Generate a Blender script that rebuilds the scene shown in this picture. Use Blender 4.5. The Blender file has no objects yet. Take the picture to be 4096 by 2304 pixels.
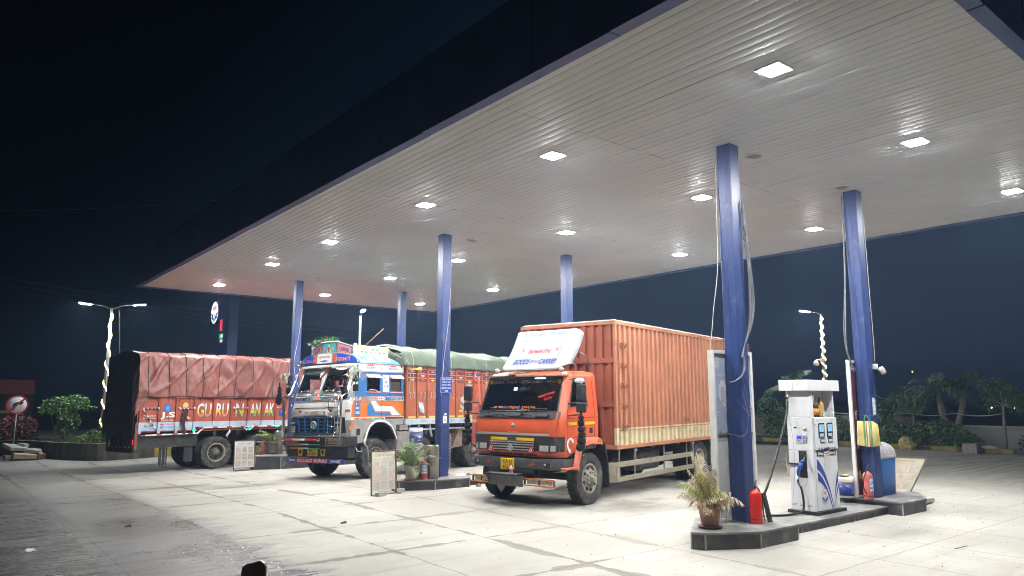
import bpy, bmesh, math, random
from mathutils import Vector, Matrix

scene = bpy.context.scene
PI = math.pi
R = math.radians

# ------------------------------------------------------------------ camera
cam_d = bpy.data.cameras.new("camera")
cam = bpy.data.objects.new("camera", cam_d)
scene.collection.objects.link(cam)
scene.camera = cam
cam_d.sensor_fit = 'HORIZONTAL'
cam_d.sensor_width = 36.0
cam_d.lens = 36.0 * 2875.3 / 4096.0
cam_d.clip_start = 0.05
cam_d.clip_end = 2000.0
_th, _pi, _ro = R(51.323), R(8.687), R(0.066)
_F = Vector((math.cos(_pi) * math.cos(_th), math.cos(_pi) * math.sin(_th), math.sin(_pi)))
_Rt = Vector((math.sin(_th), -math.cos(_th), 0))
_Up = _Rt.cross(_F)
_R2 = _Rt * math.cos(_ro) + _Up * math.sin(_ro)
_U2 = -_Rt * math.sin(_ro) + _Up * math.cos(_ro)
_m = Matrix((_R2, _U2, -_F)).transposed().to_4x4()
_m.translation = Vector((0, 0, 1.96))
cam.matrix_world = _m

# ------------------------------------------------------------------ night sky
world = bpy.data.worlds.new("World")
scene.world = world
world.use_nodes = True
wn = world.node_tree
wn.nodes.clear()
w_out = wn.nodes.new("ShaderNodeOutputWorld")
w_bg = wn.nodes.new("ShaderNodeBackground")
w_tc = wn.nodes.new("ShaderNodeTexCoord")
# glow of the lit station and town: brighter low down and towards the south-east
w_dot = wn.nodes.new("ShaderNodeVectorMath"); w_dot.operation = 'DOT_PRODUCT'
w_dot.inputs[1].default_value = (0.80, -0.20, -0.56)
w_ramp = wn.nodes.new("ShaderNodeValToRGB")
cr = w_ramp.color_ramp
cr.elements[0].position = 0.28; cr.elements[0].color = (0.0006, 0.0012, 0.0024, 1)
cr.elements[1].position = 0.92; cr.elements[1].color = (0.019, 0.032, 0.060, 1)
e = cr.elements.new(0.47); e.color = (0.0022, 0.0068, 0.0135, 1)
e = cr.elements.new(0.62); e.color = (0.0120, 0.0230, 0.0390, 1)
w_map = wn.nodes.new("ShaderNodeMath"); w_map.operation = 'MULTIPLY_ADD'
w_map.inputs[1].default_value = 0.62; w_map.inputs[2].default_value = 0.42
wn.links.new(w_tc.outputs['Generated'], w_dot.inputs[0])
wn.links.new(w_dot.outputs['Value'], w_map.inputs[0])
wn.links.new(w_map.outputs[0], w_ramp.inputs[0])
wn.links.new(w_ramp.outputs[0], w_bg.inputs[0])
w_bg.inputs[1].default_value = 1.0
wn.links.new(w_bg.outputs[0], w_out.inputs[0])

LAMP_E = 1520.0      # canopy lamp panels
POST_E = 1000.0      # street lamp heads

scene.view_settings.view_transform = 'Standard'
scene.view_settings.look = 'None'
scene.view_settings.exposure = 0.0
scene.view_settings.gamma = 1.0
scene.render.engine = 'CYCLES'
cy = scene.cycles
cy.use_denoising = True
cy.filter_width = 1.0
cy.max_bounces = 8
cy.diffuse_bounces = 4
cy.glossy_bounces = 4
cy.transmission_bounces = 6
cy.transparent_max_bounces = 12
cy.sample_clamp_indirect = 6.0
cy.caustics_reflective = False
cy.caustics_refractive = False
try:
    cy.use_light_tree = True
    cy.use_adaptive_sampling = True
    cy.adaptive_threshold = 0.004
except Exception:
    pass

rnd = random.Random(7)

def gz(y):
    """the forecourt falls gently away from the camera"""
    if y < 13: return 0.0
    return -0.026 * (min(y, 30) - 13)

# ------------------------------------------------------------------ materials
def lin(h):
    if not isinstance(h, str): return tuple(h)
    h = h.lstrip('#')
    out = []
    for i in (0, 2, 4):
        c = int(h[i:i + 2], 16) / 255
        out.append(c / 12.92 if c <= 0.04045 else ((c + 0.055) / 1.055) ** 2.4)
    return tuple(out)

class NT:
    def __init__(s, nt): s.t = nt
    def n(s, typ, **kw):
        nd = s.t.nodes.new(typ)
        for k, v in kw.items(): setattr(nd, k, v)
        return nd
    def put(s, sock, v):
        if hasattr(v, 'is_output') or isinstance(v, bpy.types.NodeSocket): s.t.links.new(v, sock)
        elif isinstance(v, (tuple, list)) and sock.type == 'RGBA': sock.default_value = (*v[:3], 1)
        else: sock.default_value = v
    def math(s, op, a, b=0.0, clamp=False):
        nd = s.n("ShaderNodeMath", operation=op, use_clamp=clamp)
        s.put(nd.inputs[0], a); s.put(nd.inputs[1], b)
        return nd.outputs[0]
    def mix(s, f, a, b):
        nd = s.n("ShaderNodeMix", data_type='RGBA')
        s.put(nd.inputs[0], f); s.put(nd.inputs[6], a); s.put(nd.inputs[7], b)
        return nd.outputs[2]
    def noise(s, vec, scale, detail=3, rough=0.55):
        nd = s.n("ShaderNodeTexNoise")
        s.put(nd.inputs['Vector'], vec)
        nd.inputs['Scale'].default_value = scale; nd.inputs['Detail'].default_value = detail
        nd.inputs['Roughness'].default_value = rough
        return nd.outputs[0]
    def step(s, v, a, b):
        nd = s.n("ShaderNodeMapRange", interpolation_type='SMOOTHSTEP')
        s.put(nd.inputs[0], v); s.put(nd.inputs[1], a); s.put(nd.inputs[2], b)
        return nd.outputs[0]
    def scale(s, vec, v3, rot=0.0):
        nd = s.n("ShaderNodeMapping")
        s.put(nd.inputs[0], vec); nd.inputs['Scale'].default_value = v3; nd.inputs['Rotation'].default_value = (0, 0, rot)
        return nd.outputs[0]

_mats = {}
def M(name, col, rough=0.5, metal=0.0, var=0.12, vscale=6.0, bump=0.0, bscale=40.0, dirt=None, emit=0.0, spec=0.5, coat=0.0, alpha=1.0, trans=0.0, stretch=None):
    """plain procedural material: base colour broken up by noise, optional dirt blotches (colour, amount, scale)"""
    if name in _mats: return _mats[name]
    col = lin(col)
    m = bpy.data.materials.new(name); m.use_nodes = True
    nt = NT(m.node_tree); b = m.node_tree.nodes["Principled BSDF"]
    tc = nt.n("ShaderNodeTexCoord").outputs['Object']
    if stretch: tc = nt.scale(tc, stretch)
    c = col
    if var > 0:
        nz = nt.noise(tc, vscale, 4, 0.6)
        lo = tuple(x * (1 - var) for x in col); hi = tuple(min(1, x * (1 + var)) for x in col)
        c = nt.mix(nt.step(nz, 0.3, 0.7), lo, hi)
    rg = rough
    if dirt:
        dc, amt, ds = lin(dirt[0]), dirt[1], dirt[2]
        dn = nt.step(nt.noise(tc, ds, 6, 0.65), 0.62 - 0.35 * amt, 0.78 - 0.15 * amt)
        dn = nt.math('MULTIPLY', dn, min(1.0, 0.35 + amt * 0.6))
        c = nt.mix(dn, c, dc)
        rg = nt.math('ADD', nt.math('MULTIPLY', dn, 0.35), rough, True)
    nt.put(b.inputs['Base Color'], c)
    nt.put(b.inputs['Roughness'], rg)
    b.inputs['Metallic'].default_value = metal
    b.inputs['Specular IOR Level'].default_value = spec
    if coat: b.inputs['Coat Weight'].default_value = coat; b.inputs['Coat Roughness'].default_value = 0.08
    if bump:
        bp = nt.n("ShaderNodeBump"); bp.inputs['Strength'].default_value = bump; bp.inputs['Distance'].default_value = 0.02
        nt.put(bp.inputs['Height'], nt.noise(tc, bscale, 5, 0.6)); nt.put(b.inputs['Normal'], bp.outputs[0])
    if emit:
        nt.put(b.inputs['Emission Color'], c); b.inputs['Emission Strength'].default_value = emit
    if alpha < 1: b.inputs['Alpha'].default_value = alpha
    if trans: b.inputs['Transmission Weight'].default_value = trans
    _mats[name] = m
    return m

def glow(name, col, strength):
    if name in _mats: return _mats[name]
    m = bpy.data.materials.new(name); m.use_nodes = True
    t = m.node_tree; t.nodes.clear()
    e = t.nodes.new("ShaderNodeEmission"); o = t.nodes.new("ShaderNodeOutputMaterial")
    e.inputs[0].default_value = (*lin(col), 1); e.inputs[1].default_value = strength
    t.links.new(e.outputs[0], o.inputs[0])
    _mats[name] = m
    return m

def glass(name, tint=(0.93, 0.96, 0.96), dens=0.05):
    """window pane: mostly see-through, reflects at grazing angles"""
    if name in _mats: return _mats[name]
    m = bpy.data.materials.new(name); m.use_nodes = True
    nt = NT(m.node_tree); m.node_tree.nodes.clear()
    tr = nt.n("ShaderNodeBsdfTransparent"); tr.inputs[0].default_value = (*[x * (1 - dens) for x in tint], 1)
    gl = nt.n("ShaderNodeBsdfGlossy"); gl.inputs['Roughness'].default_value = 0.03
    fr = nt.n("ShaderNodeFresnel"); fr.inputs[0].default_value = 1.5
    f2 = nt.math('ADD', fr.outputs[0], 0.03, True)
    mx = nt.n("ShaderNodeMixShader"); nt.put(mx.inputs[0], f2)
    m.node_tree.links.new(tr.outputs[0], mx.inputs[1]); m.node_tree.links.new(gl.outputs[0], mx.inputs[2])
    o = nt.n("ShaderNodeOutputMaterial"); m.node_tree.links.new(mx.outputs[0], o.inputs[0])
    _mats[name] = m
    return m

# ------------------------------------------------------------------ mesh builder
_txt = {}
def text_geo(s, bold=0.0, shear=0.0, space=1.0):
    key = (s, bold, shear, space)
    if key in _txt: return _txt[key]
    cu = bpy.data.curves.new("lettering", 'FONT')
    cu.body = s; cu.size = 1.0; cu.offset = bold; cu.shear = shear; cu.space_character = space
    cu.resolution_u = 3
    o = bpy.data.objects.new("lettering", cu); scene.collection.objects.link(o)
    dg = bpy.context.evaluated_depsgraph_get()
    me = o.evaluated_get(dg).to_mesh()
    vs = [(v.co.x, v.co.y) for v in me.vertices]; fs = [tuple(p.vertices) for p in me.polygons]
    o.evaluated_get(dg).to_mesh_clear()
    bpy.data.objects.remove(o); bpy.data.curves.remove(cu)
    if vs:
        x0 = min(v[0] for v in vs); x1 = max(v[0] for v in vs); y0 = min(v[1] for v in vs); y1 = max(v[1] for v in vs)
    else: x0 = x1 = y0 = y1 = 0
    _txt[key] = (vs, fs, (x0, x1, y0, y1))
    return _txt[key]

def basis(axis):
    a = Vector(axis).normalized()
    t = Vector((0, 0, 1)) if abs(a.z) < 0.9 else Vector((1, 0, 0))
    u = a.cross(t).normalized(); v = a.cross(u).normalized()
    return u, v

class MB:
    def __init__(s, mat=None): s.v = []; s.f = []; s.mi = []; s.mats = []; s.cur = 0; s.sm = []; s.smooth = False; s.use(mat) if mat else None
    def use(s, mat):
        if mat not in s.mats: s.mats.append(mat)
        s.cur = s.mats.index(mat); return s
    def add(s, vs, fs):
        b = len(s.v); s.v.extend([tuple(v) for v in vs])
        for f in fs: s.f.append(tuple(i + b for i in f)); s.mi.append(s.cur); s.sm.append(s.smooth)
    def box(s, x0, x1, y0, y1, z0, z1):
        s.add([(x0, y0, z0), (x1, y0, z0), (x1, y1, z0), (x0, y1, z0), (x0, y0, z1), (x1, y0, z1), (x1, y1, z1), (x0, y1, z1)],
              [(0, 3, 2, 1), (4, 5, 6, 7), (0, 1, 5, 4), (1, 2, 6, 5), (2, 3, 7, 6), (3, 0, 4, 7)])
    def bar(s, p, q, w, h, up=(0, 0, 1)):
        """rectangular bar from p to q, w across, h along up"""
        p, q = Vector(p), Vector(q); d = (q - p).normalized(); u = Vector(up)
        a = d.cross(u).normalized() * w / 2; b = a.cross(d).normalized() * h / 2
        s.add([p - a - b, p + a - b, p + a + b, p - a + b, q - a - b, q + a - b, q + a + b, q - a + b],
              [(0, 1, 2, 3), (7, 6, 5, 4), (0, 4, 5, 1), (1, 5, 6, 2), (2, 6, 7, 3), (3, 7, 4, 0)])
    def hexa(s, b, t):
        s.add(list(b) + list(t), [(3, 2, 1, 0), (4, 5, 6, 7), (0, 1, 5, 4), (1, 2, 6, 5), (2, 3, 7, 6), (3, 0, 4, 7)])
    def prism(s, pts, z0, z1, ax='z'):
        n = len(pts)
        def P(p, h): return {'z': (p[0], p[1], h), 'y': (p[0], h, p[1]), 'x': (h, p[0], p[1])}[ax]
        s.add([P(p, z0) for p in pts] + [P(p, z1) for p in pts],
              [tuple(reversed(range(n))), tuple(range(n, 2 * n))] + [(i, (i + 1) % n, n + (i + 1) % n, n + i) for i in range(n)])
    def poly(s, pts): s.add(pts, [tuple(range(len(pts)))])
    def decal(s, pts, o, u, v):
        """flat polygon given in u,v coordinates on a plane through o"""
        o, u, v = Vector(o), Vector(u), Vector(v)
        s.add([o + u * a + v * b for a, b in pts], [tuple(range(len(pts)))])
    def tube(s, pts, r, n=8, cap=True):
        pts = [Vector(p) for p in pts]; k = len(pts)
        rs = r if isinstance(r, (list, tuple)) else [r] * k
        vs = []; fs = []
        pu = None
        for i, p in enumerate(pts):
            d = (pts[min(i + 1, k - 1)] - pts[max(i - 1, 0)])
            if d.length < 1e-9: d = Vector((0, 0, 1))
            d.normalize()
            if pu is None: u, v = basis(d)
            else:
                u = (pu - d * pu.dot(d))
                if u.length < 1e-6: u, v = basis(d)
                u.normalize(); v = d.cross(u)
            pu = u
            for j in range(n):
                a = 2 * PI * j / n; vs.append(p + (u * math.cos(a) + v * math.sin(a)) * rs[i])
        for i in range(k - 1):
            for j in range(n):
                fs.append((i * n + j, i * n + (j + 1) % n, (i + 1) * n + (j + 1) % n, (i + 1) * n + j))
        if cap: fs.append(tuple(reversed(range(n)))); fs.append(tuple(range((k - 1) * n, k * n)))
        sm = s.smooth; s.smooth = True if n > 5 else sm; s.add(vs, fs); s.smooth = sm
    def lathe(s, prof, c=(0, 0, 0), axis=(0, 0, 1), n=24, close=False, open_=False):
        """prof: (radius, height along axis)"""
        c = Vector(c); a = Vector(axis).normalized(); u, v = basis(a); k = len(prof)
        vs = []; fs = []
        for r, h in prof:
            for j in range(n):
                t = 2 * PI * j / n; vs.append(c + a * h + (u * math.cos(t) + v * math.sin(t)) * r)
        for i in range(k - 1):
            for j in range(n): fs.append((i * n + j, (i + 1) * n + j, (i + 1) * n + (j + 1) % n, i * n + (j + 1) % n))
        if open_: pass
        elif not close:
            if prof[0][0] > 1e-6: fs.append(tuple(range(n)))
            if prof[-1][0] > 1e-6: fs.append(tuple(reversed(range((k - 1) * n, k * n))))
        else:
            for j in range(n): fs.append(((k - 1) * n + j, j, (j + 1) % n, (k - 1) * n + (j + 1) % n))
        sm = s.smooth; s.smooth = True; s.add(vs, fs); s.smooth = sm
    def disc(s, c, axis, r, n=16):
        c = Vector(c); u, v = basis(axis)
        s.add([c + (u * math.cos(2 * PI * j / n) + v * math.sin(2 * PI * j / n)) * r for j in range(n)], [tuple(range(n))])
    def ball(s, c, r, n=10, sx=1, sy=1, sz=1):
        vs = []; fs = []; m = max(4, n // 2 + 1); c = Vector(c)
        for i in range(m + 1):
            ph = PI * i / m
            for j in range(n):
                t = 2 * PI * j / n
                vs.append(c + Vector((r * sx * math.sin(ph) * math.cos(t), r * sy * math.sin(ph) * math.sin(t), r * sz * math.cos(ph))))
        for i in range(m):
            for j in range(n): fs.append((i * n + j, (i + 1) * n + j, (i + 1) * n + (j + 1) % n, i * n + (j + 1) % n))
        sm = s.smooth; s.smooth = True; s.add(vs, fs); s.smooth = sm
    def grid(s, fn, nu, nv):
        vs = [fn(i / nu, j / nv) for j in range(nv + 1) for i in range(nu + 1)]
        fs = [(j * (nu + 1) + i, j * (nu + 1) + i + 1, (j + 1) * (nu + 1) + i + 1, (j + 1) * (nu + 1) + i) for j in range(nv) for i in range(nu)]
        sm = s.smooth; s.smooth = True; s.add(vs, fs); s.smooth = sm
    def text(s, t, c, u, v, w=None, h=None, bold=0.0, shear=0.0, fn=None, space=1.0):
        """lettering fitted to a box w wide and h high, centred on c, running along u with v up"""
        vs, fs, (x0, x1, y0, y1) = text_geo(t, bold, shear, space)
        if not vs: return
        sx = w / (x1 - x0) if w else None; sy = h / (y1 - y0) if h else None
        sx = sx or sy; sy = sy or sx
        c, u, v = Vector(c), Vector(u).normalized(), Vector(v).normalized()
        out = []
        for x, y in vs:
            a = (x - (x0 + x1) / 2) * sx; b = (y - (y0 + y1) / 2) * sy
            if fn: a, b = fn(a, b)
            out.append(c + u * a + v * b)
        s.add(out, fs)
    def split(s, key=None):
        """separate builders: one per loose piece, or one per key(centre) of the loose pieces"""
        par = list(range(len(s.v)))
        def find(i):
            while par[i] != i: par[i] = par[par[i]]; i = par[i]
            return i
        for f in s.f:
            r = find(f[0])
            for i in f[1:]: par[find(i)] = r
        cen = {}
        for i, v in enumerate(s.v): cen.setdefault(find(i), []).append(v)
        k_of = {r: (key(Vector([sum(c) / len(vs) for c in zip(*vs)])) if key else r) for r, vs in cen.items()}
        out = {}
        for n, f in enumerate(s.f):
            b = out.setdefault(k_of[find(f[0])], (MB(), {})); m, mp = b; m.mats = s.mats; m.cur = s.mi[n]; m.smooth = s.sm[n]
            for i in f:
                if i not in mp: mp[i] = len(m.v); m.v.append(s.v[i])
            m.f.append(tuple(mp[i] for i in f)); m.mi.append(s.mi[n]); m.sm.append(s.sm[n])
        return [b[0] for b in out.values()]
    def build(s, name, parent=None, bevel=0.0, sharp=None, seg=2, split=None):
        if split: return [m.build(name, parent, bevel, sharp, seg) for m in s.split(None if split is True else split)][0]
        me = bpy.data.meshes.new(name)
        me.from_pydata(s.v, [], s.f)
        for m in s.mats: me.materials.append(m)
        me.polygons.foreach_set('material_index', s.mi)
        me.polygons.foreach_set('use_smooth', [bool(x) for x in s.sm])
        me.update()
        if sharp:
            me.polygons.foreach_set('use_smooth', [True] * len(s.f))
            me.set_sharp_from_angle(angle=R(sharp))
        o = bpy.data.objects.new(name, me); scene.collection.objects.link(o)
        if parent: o.parent = parent
        if bevel:
            md = o.modifiers.new("edge", 'BEVEL'); md.width = bevel; md.segments = seg; md.limit_method = 'ANGLE'; md.angle_limit = R(40)
            md.use_clamp_overlap = True
        return o

def tag(o, label=None, cat=None, group=None, kind=None):
    if label: o['label'] = label
    if cat: o['category'] = cat
    if group: o['group'] = group
    if kind or cat: o['kind'] = kind or 'thing'
    return o

def thing(name, loc, label, cat, group=None, rz=0.0, mat=None):
    o = bpy.data.objects.new(name, None); scene.collection.objects.link(o)
    o.empty_display_size = 0.2
    if mat is not None: o.matrix_world = mat
    else: o.location = loc; o.rotation_euler = (0, 0, rz)
    return tag(o, label, cat, group)

def copy_tree(o, parent=None):
    c = o.copy(); scene.collection.objects.link(c)
    if parent: c.parent = parent
    for ch in list(o.children): copy_tree(ch, c)
    return c

def on_slope(x, y, rz, z=None):
    """placement on the falling forecourt"""
    sl = -0.026 if 13 < y < 30 else 0.0
    nrm = Vector((0, -sl, 1)).normalized()
    dx = Vector((math.cos(rz), math.sin(rz), 0)); dx = (dx - nrm * dx.dot(nrm)).normalized()
    dy = nrm.cross(dx)
    m = Matrix((dx, dy, nrm)).transposed().to_4x4(); m.translation = Vector((x, y, gz(y) if z is None else z))
    return m

def bez(p0, p1, p2, p3, n=16):
    p0, p1, p2, p3 = map(Vector, (p0, p1, p2, p3)); out = []
    for i in range(n + 1):
        t = i / n; a = 1 - t
        out.append(p0 * a ** 3 + p1 * 3 * a * a * t + p2 * 3 * a * t * t + p3 * t ** 3)
    return out

def spline(pts, n=6):
    """smooth curve through points"""
    P = [Vector(p) for p in pts]; out = []
    for i in range(len(P) - 1):
        a = P[max(i - 1, 0)]; b = P[i]; c = P[i + 1]; d = P[min(i + 2, len(P) - 1)]
        for k in range(n):
            t = k / n
            out.append(0.5 * ((2 * b) + (c - a) * t + (2 * a - 5 * b + 4 * c - d) * t * t + (3 * b - a - 3 * c + d) * t ** 3))
    out.append(P[-1]); return out

FU, FV = (0, -1, 0), (0, 0, 1)      # reading directions on a face that looks towards -x
SU, SV = (1, 0, 0), (0, 0, 1)       # ... and on a face that looks towards -y
# ------------------------------------------------------------------ ground
def ground_mat():
    m = bpy.data.materials.new("broomed_concrete"); m.use_nodes = True
    nt = NT(m.node_tree); b = m.node_tree.nodes["Principled BSDF"]
    pos = nt.n("ShaderNodeNewGeometry").outputs['Position']
    sp = nt.n("ShaderNodeSeparateXYZ"); nt.put(sp.inputs[0], pos); x, y = sp.outputs[0], sp.outputs[1]
    big = nt.noise(pos, 0.33, 4); med = nt.noise(pos, 1.4, 5, 0.62); fine = nt.noise(pos, 22, 4, 0.7)
    streak = nt.noise(nt.scale(pos, (0.5, 5.5, 1), 0.06), 1.0, 5, 0.62)
    broom = nt.noise(nt.scale(pos, (1.2, 60, 1), 0.03), 1.0, 2)
    # dry slab colour
    c = nt.mix(nt.step(big, 0.32, 0.68), (0.312, 0.300, 0.262), (0.405, 0.393, 0.350))
    c = nt.mix(nt.math('MULTIPLY', nt.step(streak, 0.50, 0.68), 0.50), c, (0.29, 0.268, 0.205))
    c = nt.mix(nt.math('MULTIPLY', nt.step(med, 0.50, 0.66), 0.50), c, (0.33, 0.305, 0.235))
    c = nt.mix(nt.math('MULTIPLY', nt.step(fine, 0.52, 0.7), 0.36), c, (0.24, 0.225, 0.185))
    c = nt.mix(nt.math('MULTIPLY', nt.step(broom, 0.5, 0.8), 0.12), c, (0.22, 0.21, 0.19))
    # patchy darker bands in the bays where lorries stand
    def band(v, c0, w, s): return nt.math('SUBTRACT', 1.0, nt.step(nt.math('ABSOLUTE', nt.math('SUBTRACT', v, c0)), w, w + s))
    oil = nt.math('MULTIPLY', nt.step(nt.noise(pos, 0.7, 5, 0.6), 0.47, 0.66), nt.math('ADD', band(nt.math('SUBTRACT', y, nt.math('MULTIPLY', x, 0.25)), 7.9, 0.9, 1.6), band(nt.math('SUBTRACT', y, nt.math('MULTIPLY', x, 0.30)), 15.0, 1.0, 1.5), True))
    oil = nt.math('MULTIPLY', oil, nt.step(x, 6.5, 10.5))
    c = nt.mix(nt.math('MULTIPLY', oil, 0.62), c, (0.135, 0.128, 0.10))
    # darker, streaked outer yard beyond the canopy
    yard = nt.step(nt.math('ADD', x, nt.math('MULTIPLY', nt.math('SUBTRACT', med, 0.5), 5.0)), 16.5, 22.5)
    c = nt.mix(nt.math('MULTIPLY', yard, 0.75), c, nt.mix(nt.step(streak, 0.4, 0.65), (0.20, 0.19, 0.165), (0.33, 0.315, 0.275)))
    # slab joints: along y every 1.47 m, along x every 2.06 m
    wob = nt.math('MULTIPLY', nt.math('SUBTRACT', nt.noise(pos, 3.0, 4), 0.5), 0.06)
    def joint(v, off, per, w):
        d = nt.math('DIVIDE', nt.math('SUBTRACT', nt.math('ADD', v, wob), off - per / 2), per)
        d = nt.math('ABSOLUTE', nt.math('SUBTRACT', nt.math('FRACT', d), 0.5))
        return nt.math('MULTIPLY', d, per)
    jx = joint(x, 1.92, 1.475, 0); jy = joint(y, 8.53, 2.06, 0)
    line = nt.math('MAXIMUM', nt.math('SUBTRACT', 1.0, nt.step(jx, 0.003, 0.012)),
                   nt.math('MULTIPLY', nt.math('SUBTRACT', 1.0, nt.step(jy, 0.002, 0.010)), nt.math('GREATER_THAN', x, 3.2)))
    stain_w = nt.math('MULTIPLY', nt.step(nt.noise(pos, 0.9, 5, 0.6), 0.42, 0.75), 0.16)
    damp = nt.math('SUBTRACT', 1.0, nt.step(nt.math('SUBTRACT', nt.math('MINIMUM', jx, nt.math('ADD', jy, 0.01)), stain_w), 0.0, 0.022))
    damp = nt.math('MULTIPLY', nt.math('MULTIPLY', damp, nt.step(x, 9.5, 6.0)), nt.step(stain_w, 0.004, 0.02))
    c = nt.mix(nt.math('MULTIPLY', damp, 0.70), c, (0.15, 0.14, 0.105))
    # hosed-down lane on the outer side
    edge = nt.math('ADD', x, nt.math('MULTIPLY', nt.math('SUBTRACT', streak, 0.5), 1.7))
    edge = nt.math('ADD', edge, nt.math('MULTIPLY', nt.math('SUBTRACT', med, 0.5), 0.7))
    lane = nt.step(edge, 3.8, 3.4)
    far = nt.step(y, 27, 17)
    patch = nt.math('ADD', nt.math('SUBTRACT', 0.93, nt.math('MULTIPLY', nt.step(y, 11.0, 15.5), 0.24)), nt.math('ADD', nt.math('MULTIPLY', nt.math('SUBTRACT', streak, 0.5), 1.6), nt.math('MULTIPLY', nt.math('SUBTRACT', big, 0.5), 1.2)), True)
    lowx = nt.step(x, 3.2, 1.6)
    patch = nt.math('MAXIMUM', patch, nt.math('MULTIPLY', lowx, 0.9))
    wet = nt.math('MULTIPLY', nt.math('MULTIPLY', lane, patch), nt.math('ADD', nt.math('MULTIPLY', far, 0.7), 0.3), True)
    spill = nt.math('MULTIPLY', nt.step(nt.noise(nt.scale(pos, (0.35, 1.5, 1)), 1.0, 5, 0.6), 0.56, 0.64), nt.math('MULTIPLY', nt.step(y, 12.5, 15.5), nt.math('MULTIPLY', nt.step(x, 8.0, 5.5), nt.step(y, 24, 21))))
    wet = nt.math('MAXIMUM', wet, nt.math('MULTIPLY', spill, 0.7))
    wc = nt.mix(nt.step(streak, 0.43, 0.58), (0.022, 0.020, 0.018), (0.105, 0.097, 0.085))
    wc = nt.mix(nt.math('MULTIPLY', nt.step(fine, 0.52, 0.66), 0.45), wc, (0.17, 0.165, 0.155))
    c = nt.mix(wet, c, wc)
    c = nt.mix(nt.math('MULTIPLY', line, nt.math('ADD', 0.58, nt.math('MULTIPLY', wet, 0.25))), c, (0.045, 0.04, 0.032))
    # bare earth beyond the concrete
    soil = nt.step(nt.math('MAXIMUM', nt.math('SUBTRACT', x, 29.0), nt.math('SUBTRACT', y, 33.0)), 0.0, 2.0)
    c = nt.mix(soil, c, nt.mix(med, (0.05, 0.042, 0.03), (0.10, 0.085, 0.06)))
    nt.put(b.inputs['Base Color'], c)
    shine = nt.math('MULTIPLY', wet, nt.step(nt.math('ADD', streak, nt.math('MULTIPLY', fine, 0.25)), 0.90, 0.60))
    nt.put(b.inputs['Roughness'], nt.math('SUBTRACT', 0.88, nt.math('MULTIPLY', shine, 0.70)))
    b.inputs['Specular IOR Level'].default_value = 0.4
    bp = nt.n("ShaderNodeBump"); bp.inputs['Distance'].default_value = 0.03
    nt.put(bp.inputs['Strength'], nt.math('ADD', 0.32, nt.math('MULTIPLY', wet, 0.25)))
    rip = nt.noise(nt.scale(pos, (38, 60, 1)), 1.0, 2)
    h = nt.math('ADD', nt.math('MULTIPLY', nt.math('MULTIPLY', rip, wet), 0.55), nt.math('MULTIPLY', broom, 0.35)); h = nt.math('ADD', h, nt.math('ADD', nt.math('MULTIPLY', fine, 0.4), nt.math('MULTIPLY', streak, 0.5)))
    nt.put(bp.inputs['Height'], nt.math('SUBTRACT', h, nt.math('MULTIPLY', line, 0.5)))
    nt.put(b.inputs['Normal'], bp.outputs[0])
    return m

g = MB(ground_mat())
ys = [-400, -60, -10, 0, 5, 9, 13, 16, 19, 22, 25, 28, 30, 34, 45, 80, 200, 900]
xs = [-400, -80, -20, -5, 0, 5, 10, 15, 20, 25, 30, 40, 80, 200, 900]
for j, yy in enumerate(ys):
    for xx in xs: g.v.append((xx, yy, gz(yy)))
for j in range(len(ys) - 1):
    for i in range(len(xs) - 1):
        k = j * len(xs) + i; g.f.append((k, k + 1, k + 1 + len(xs), k + len(xs))); g.mi.append(0); g.sm.append(True)
tag(g.build("ground"), kind='structure')

# loose grit and crumbs on the concrete
gr = MB(M("grit", (0.11, 0.10, 0.085), 0.9))
for i in range(420):
    if i < 300: x, y = rnd.uniform(2.5, 17), rnd.uniform(3.2, 13.5)
    else: x, y = rnd.uniform(10, 20), rnd.uniform(3.0, 6.0)
    s = rnd.uniform(0.004, 0.013) * (1.6 if rnd.random() < 0.1 else 1); z = gz(y)
    a = [(x + s * math.cos(t + rnd.uniform(-.4, .4)), y + s * math.sin(t + rnd.uniform(-.4, .4)), z + 0.001) for t in (0, 1.6, 3.1, 4.7)]
    tp = (x + rnd.uniform(-s, s) * .3, y + rnd.uniform(-s, s) * .3, z + s * 0.8)
    gr.add(a + [tp], [(0, 1, 4), (1, 2, 4), (2, 3, 4), (3, 0, 4)])
tag(gr.build("grit"), kind='stuff', label='dark grit scattered over the pale concrete')

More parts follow.
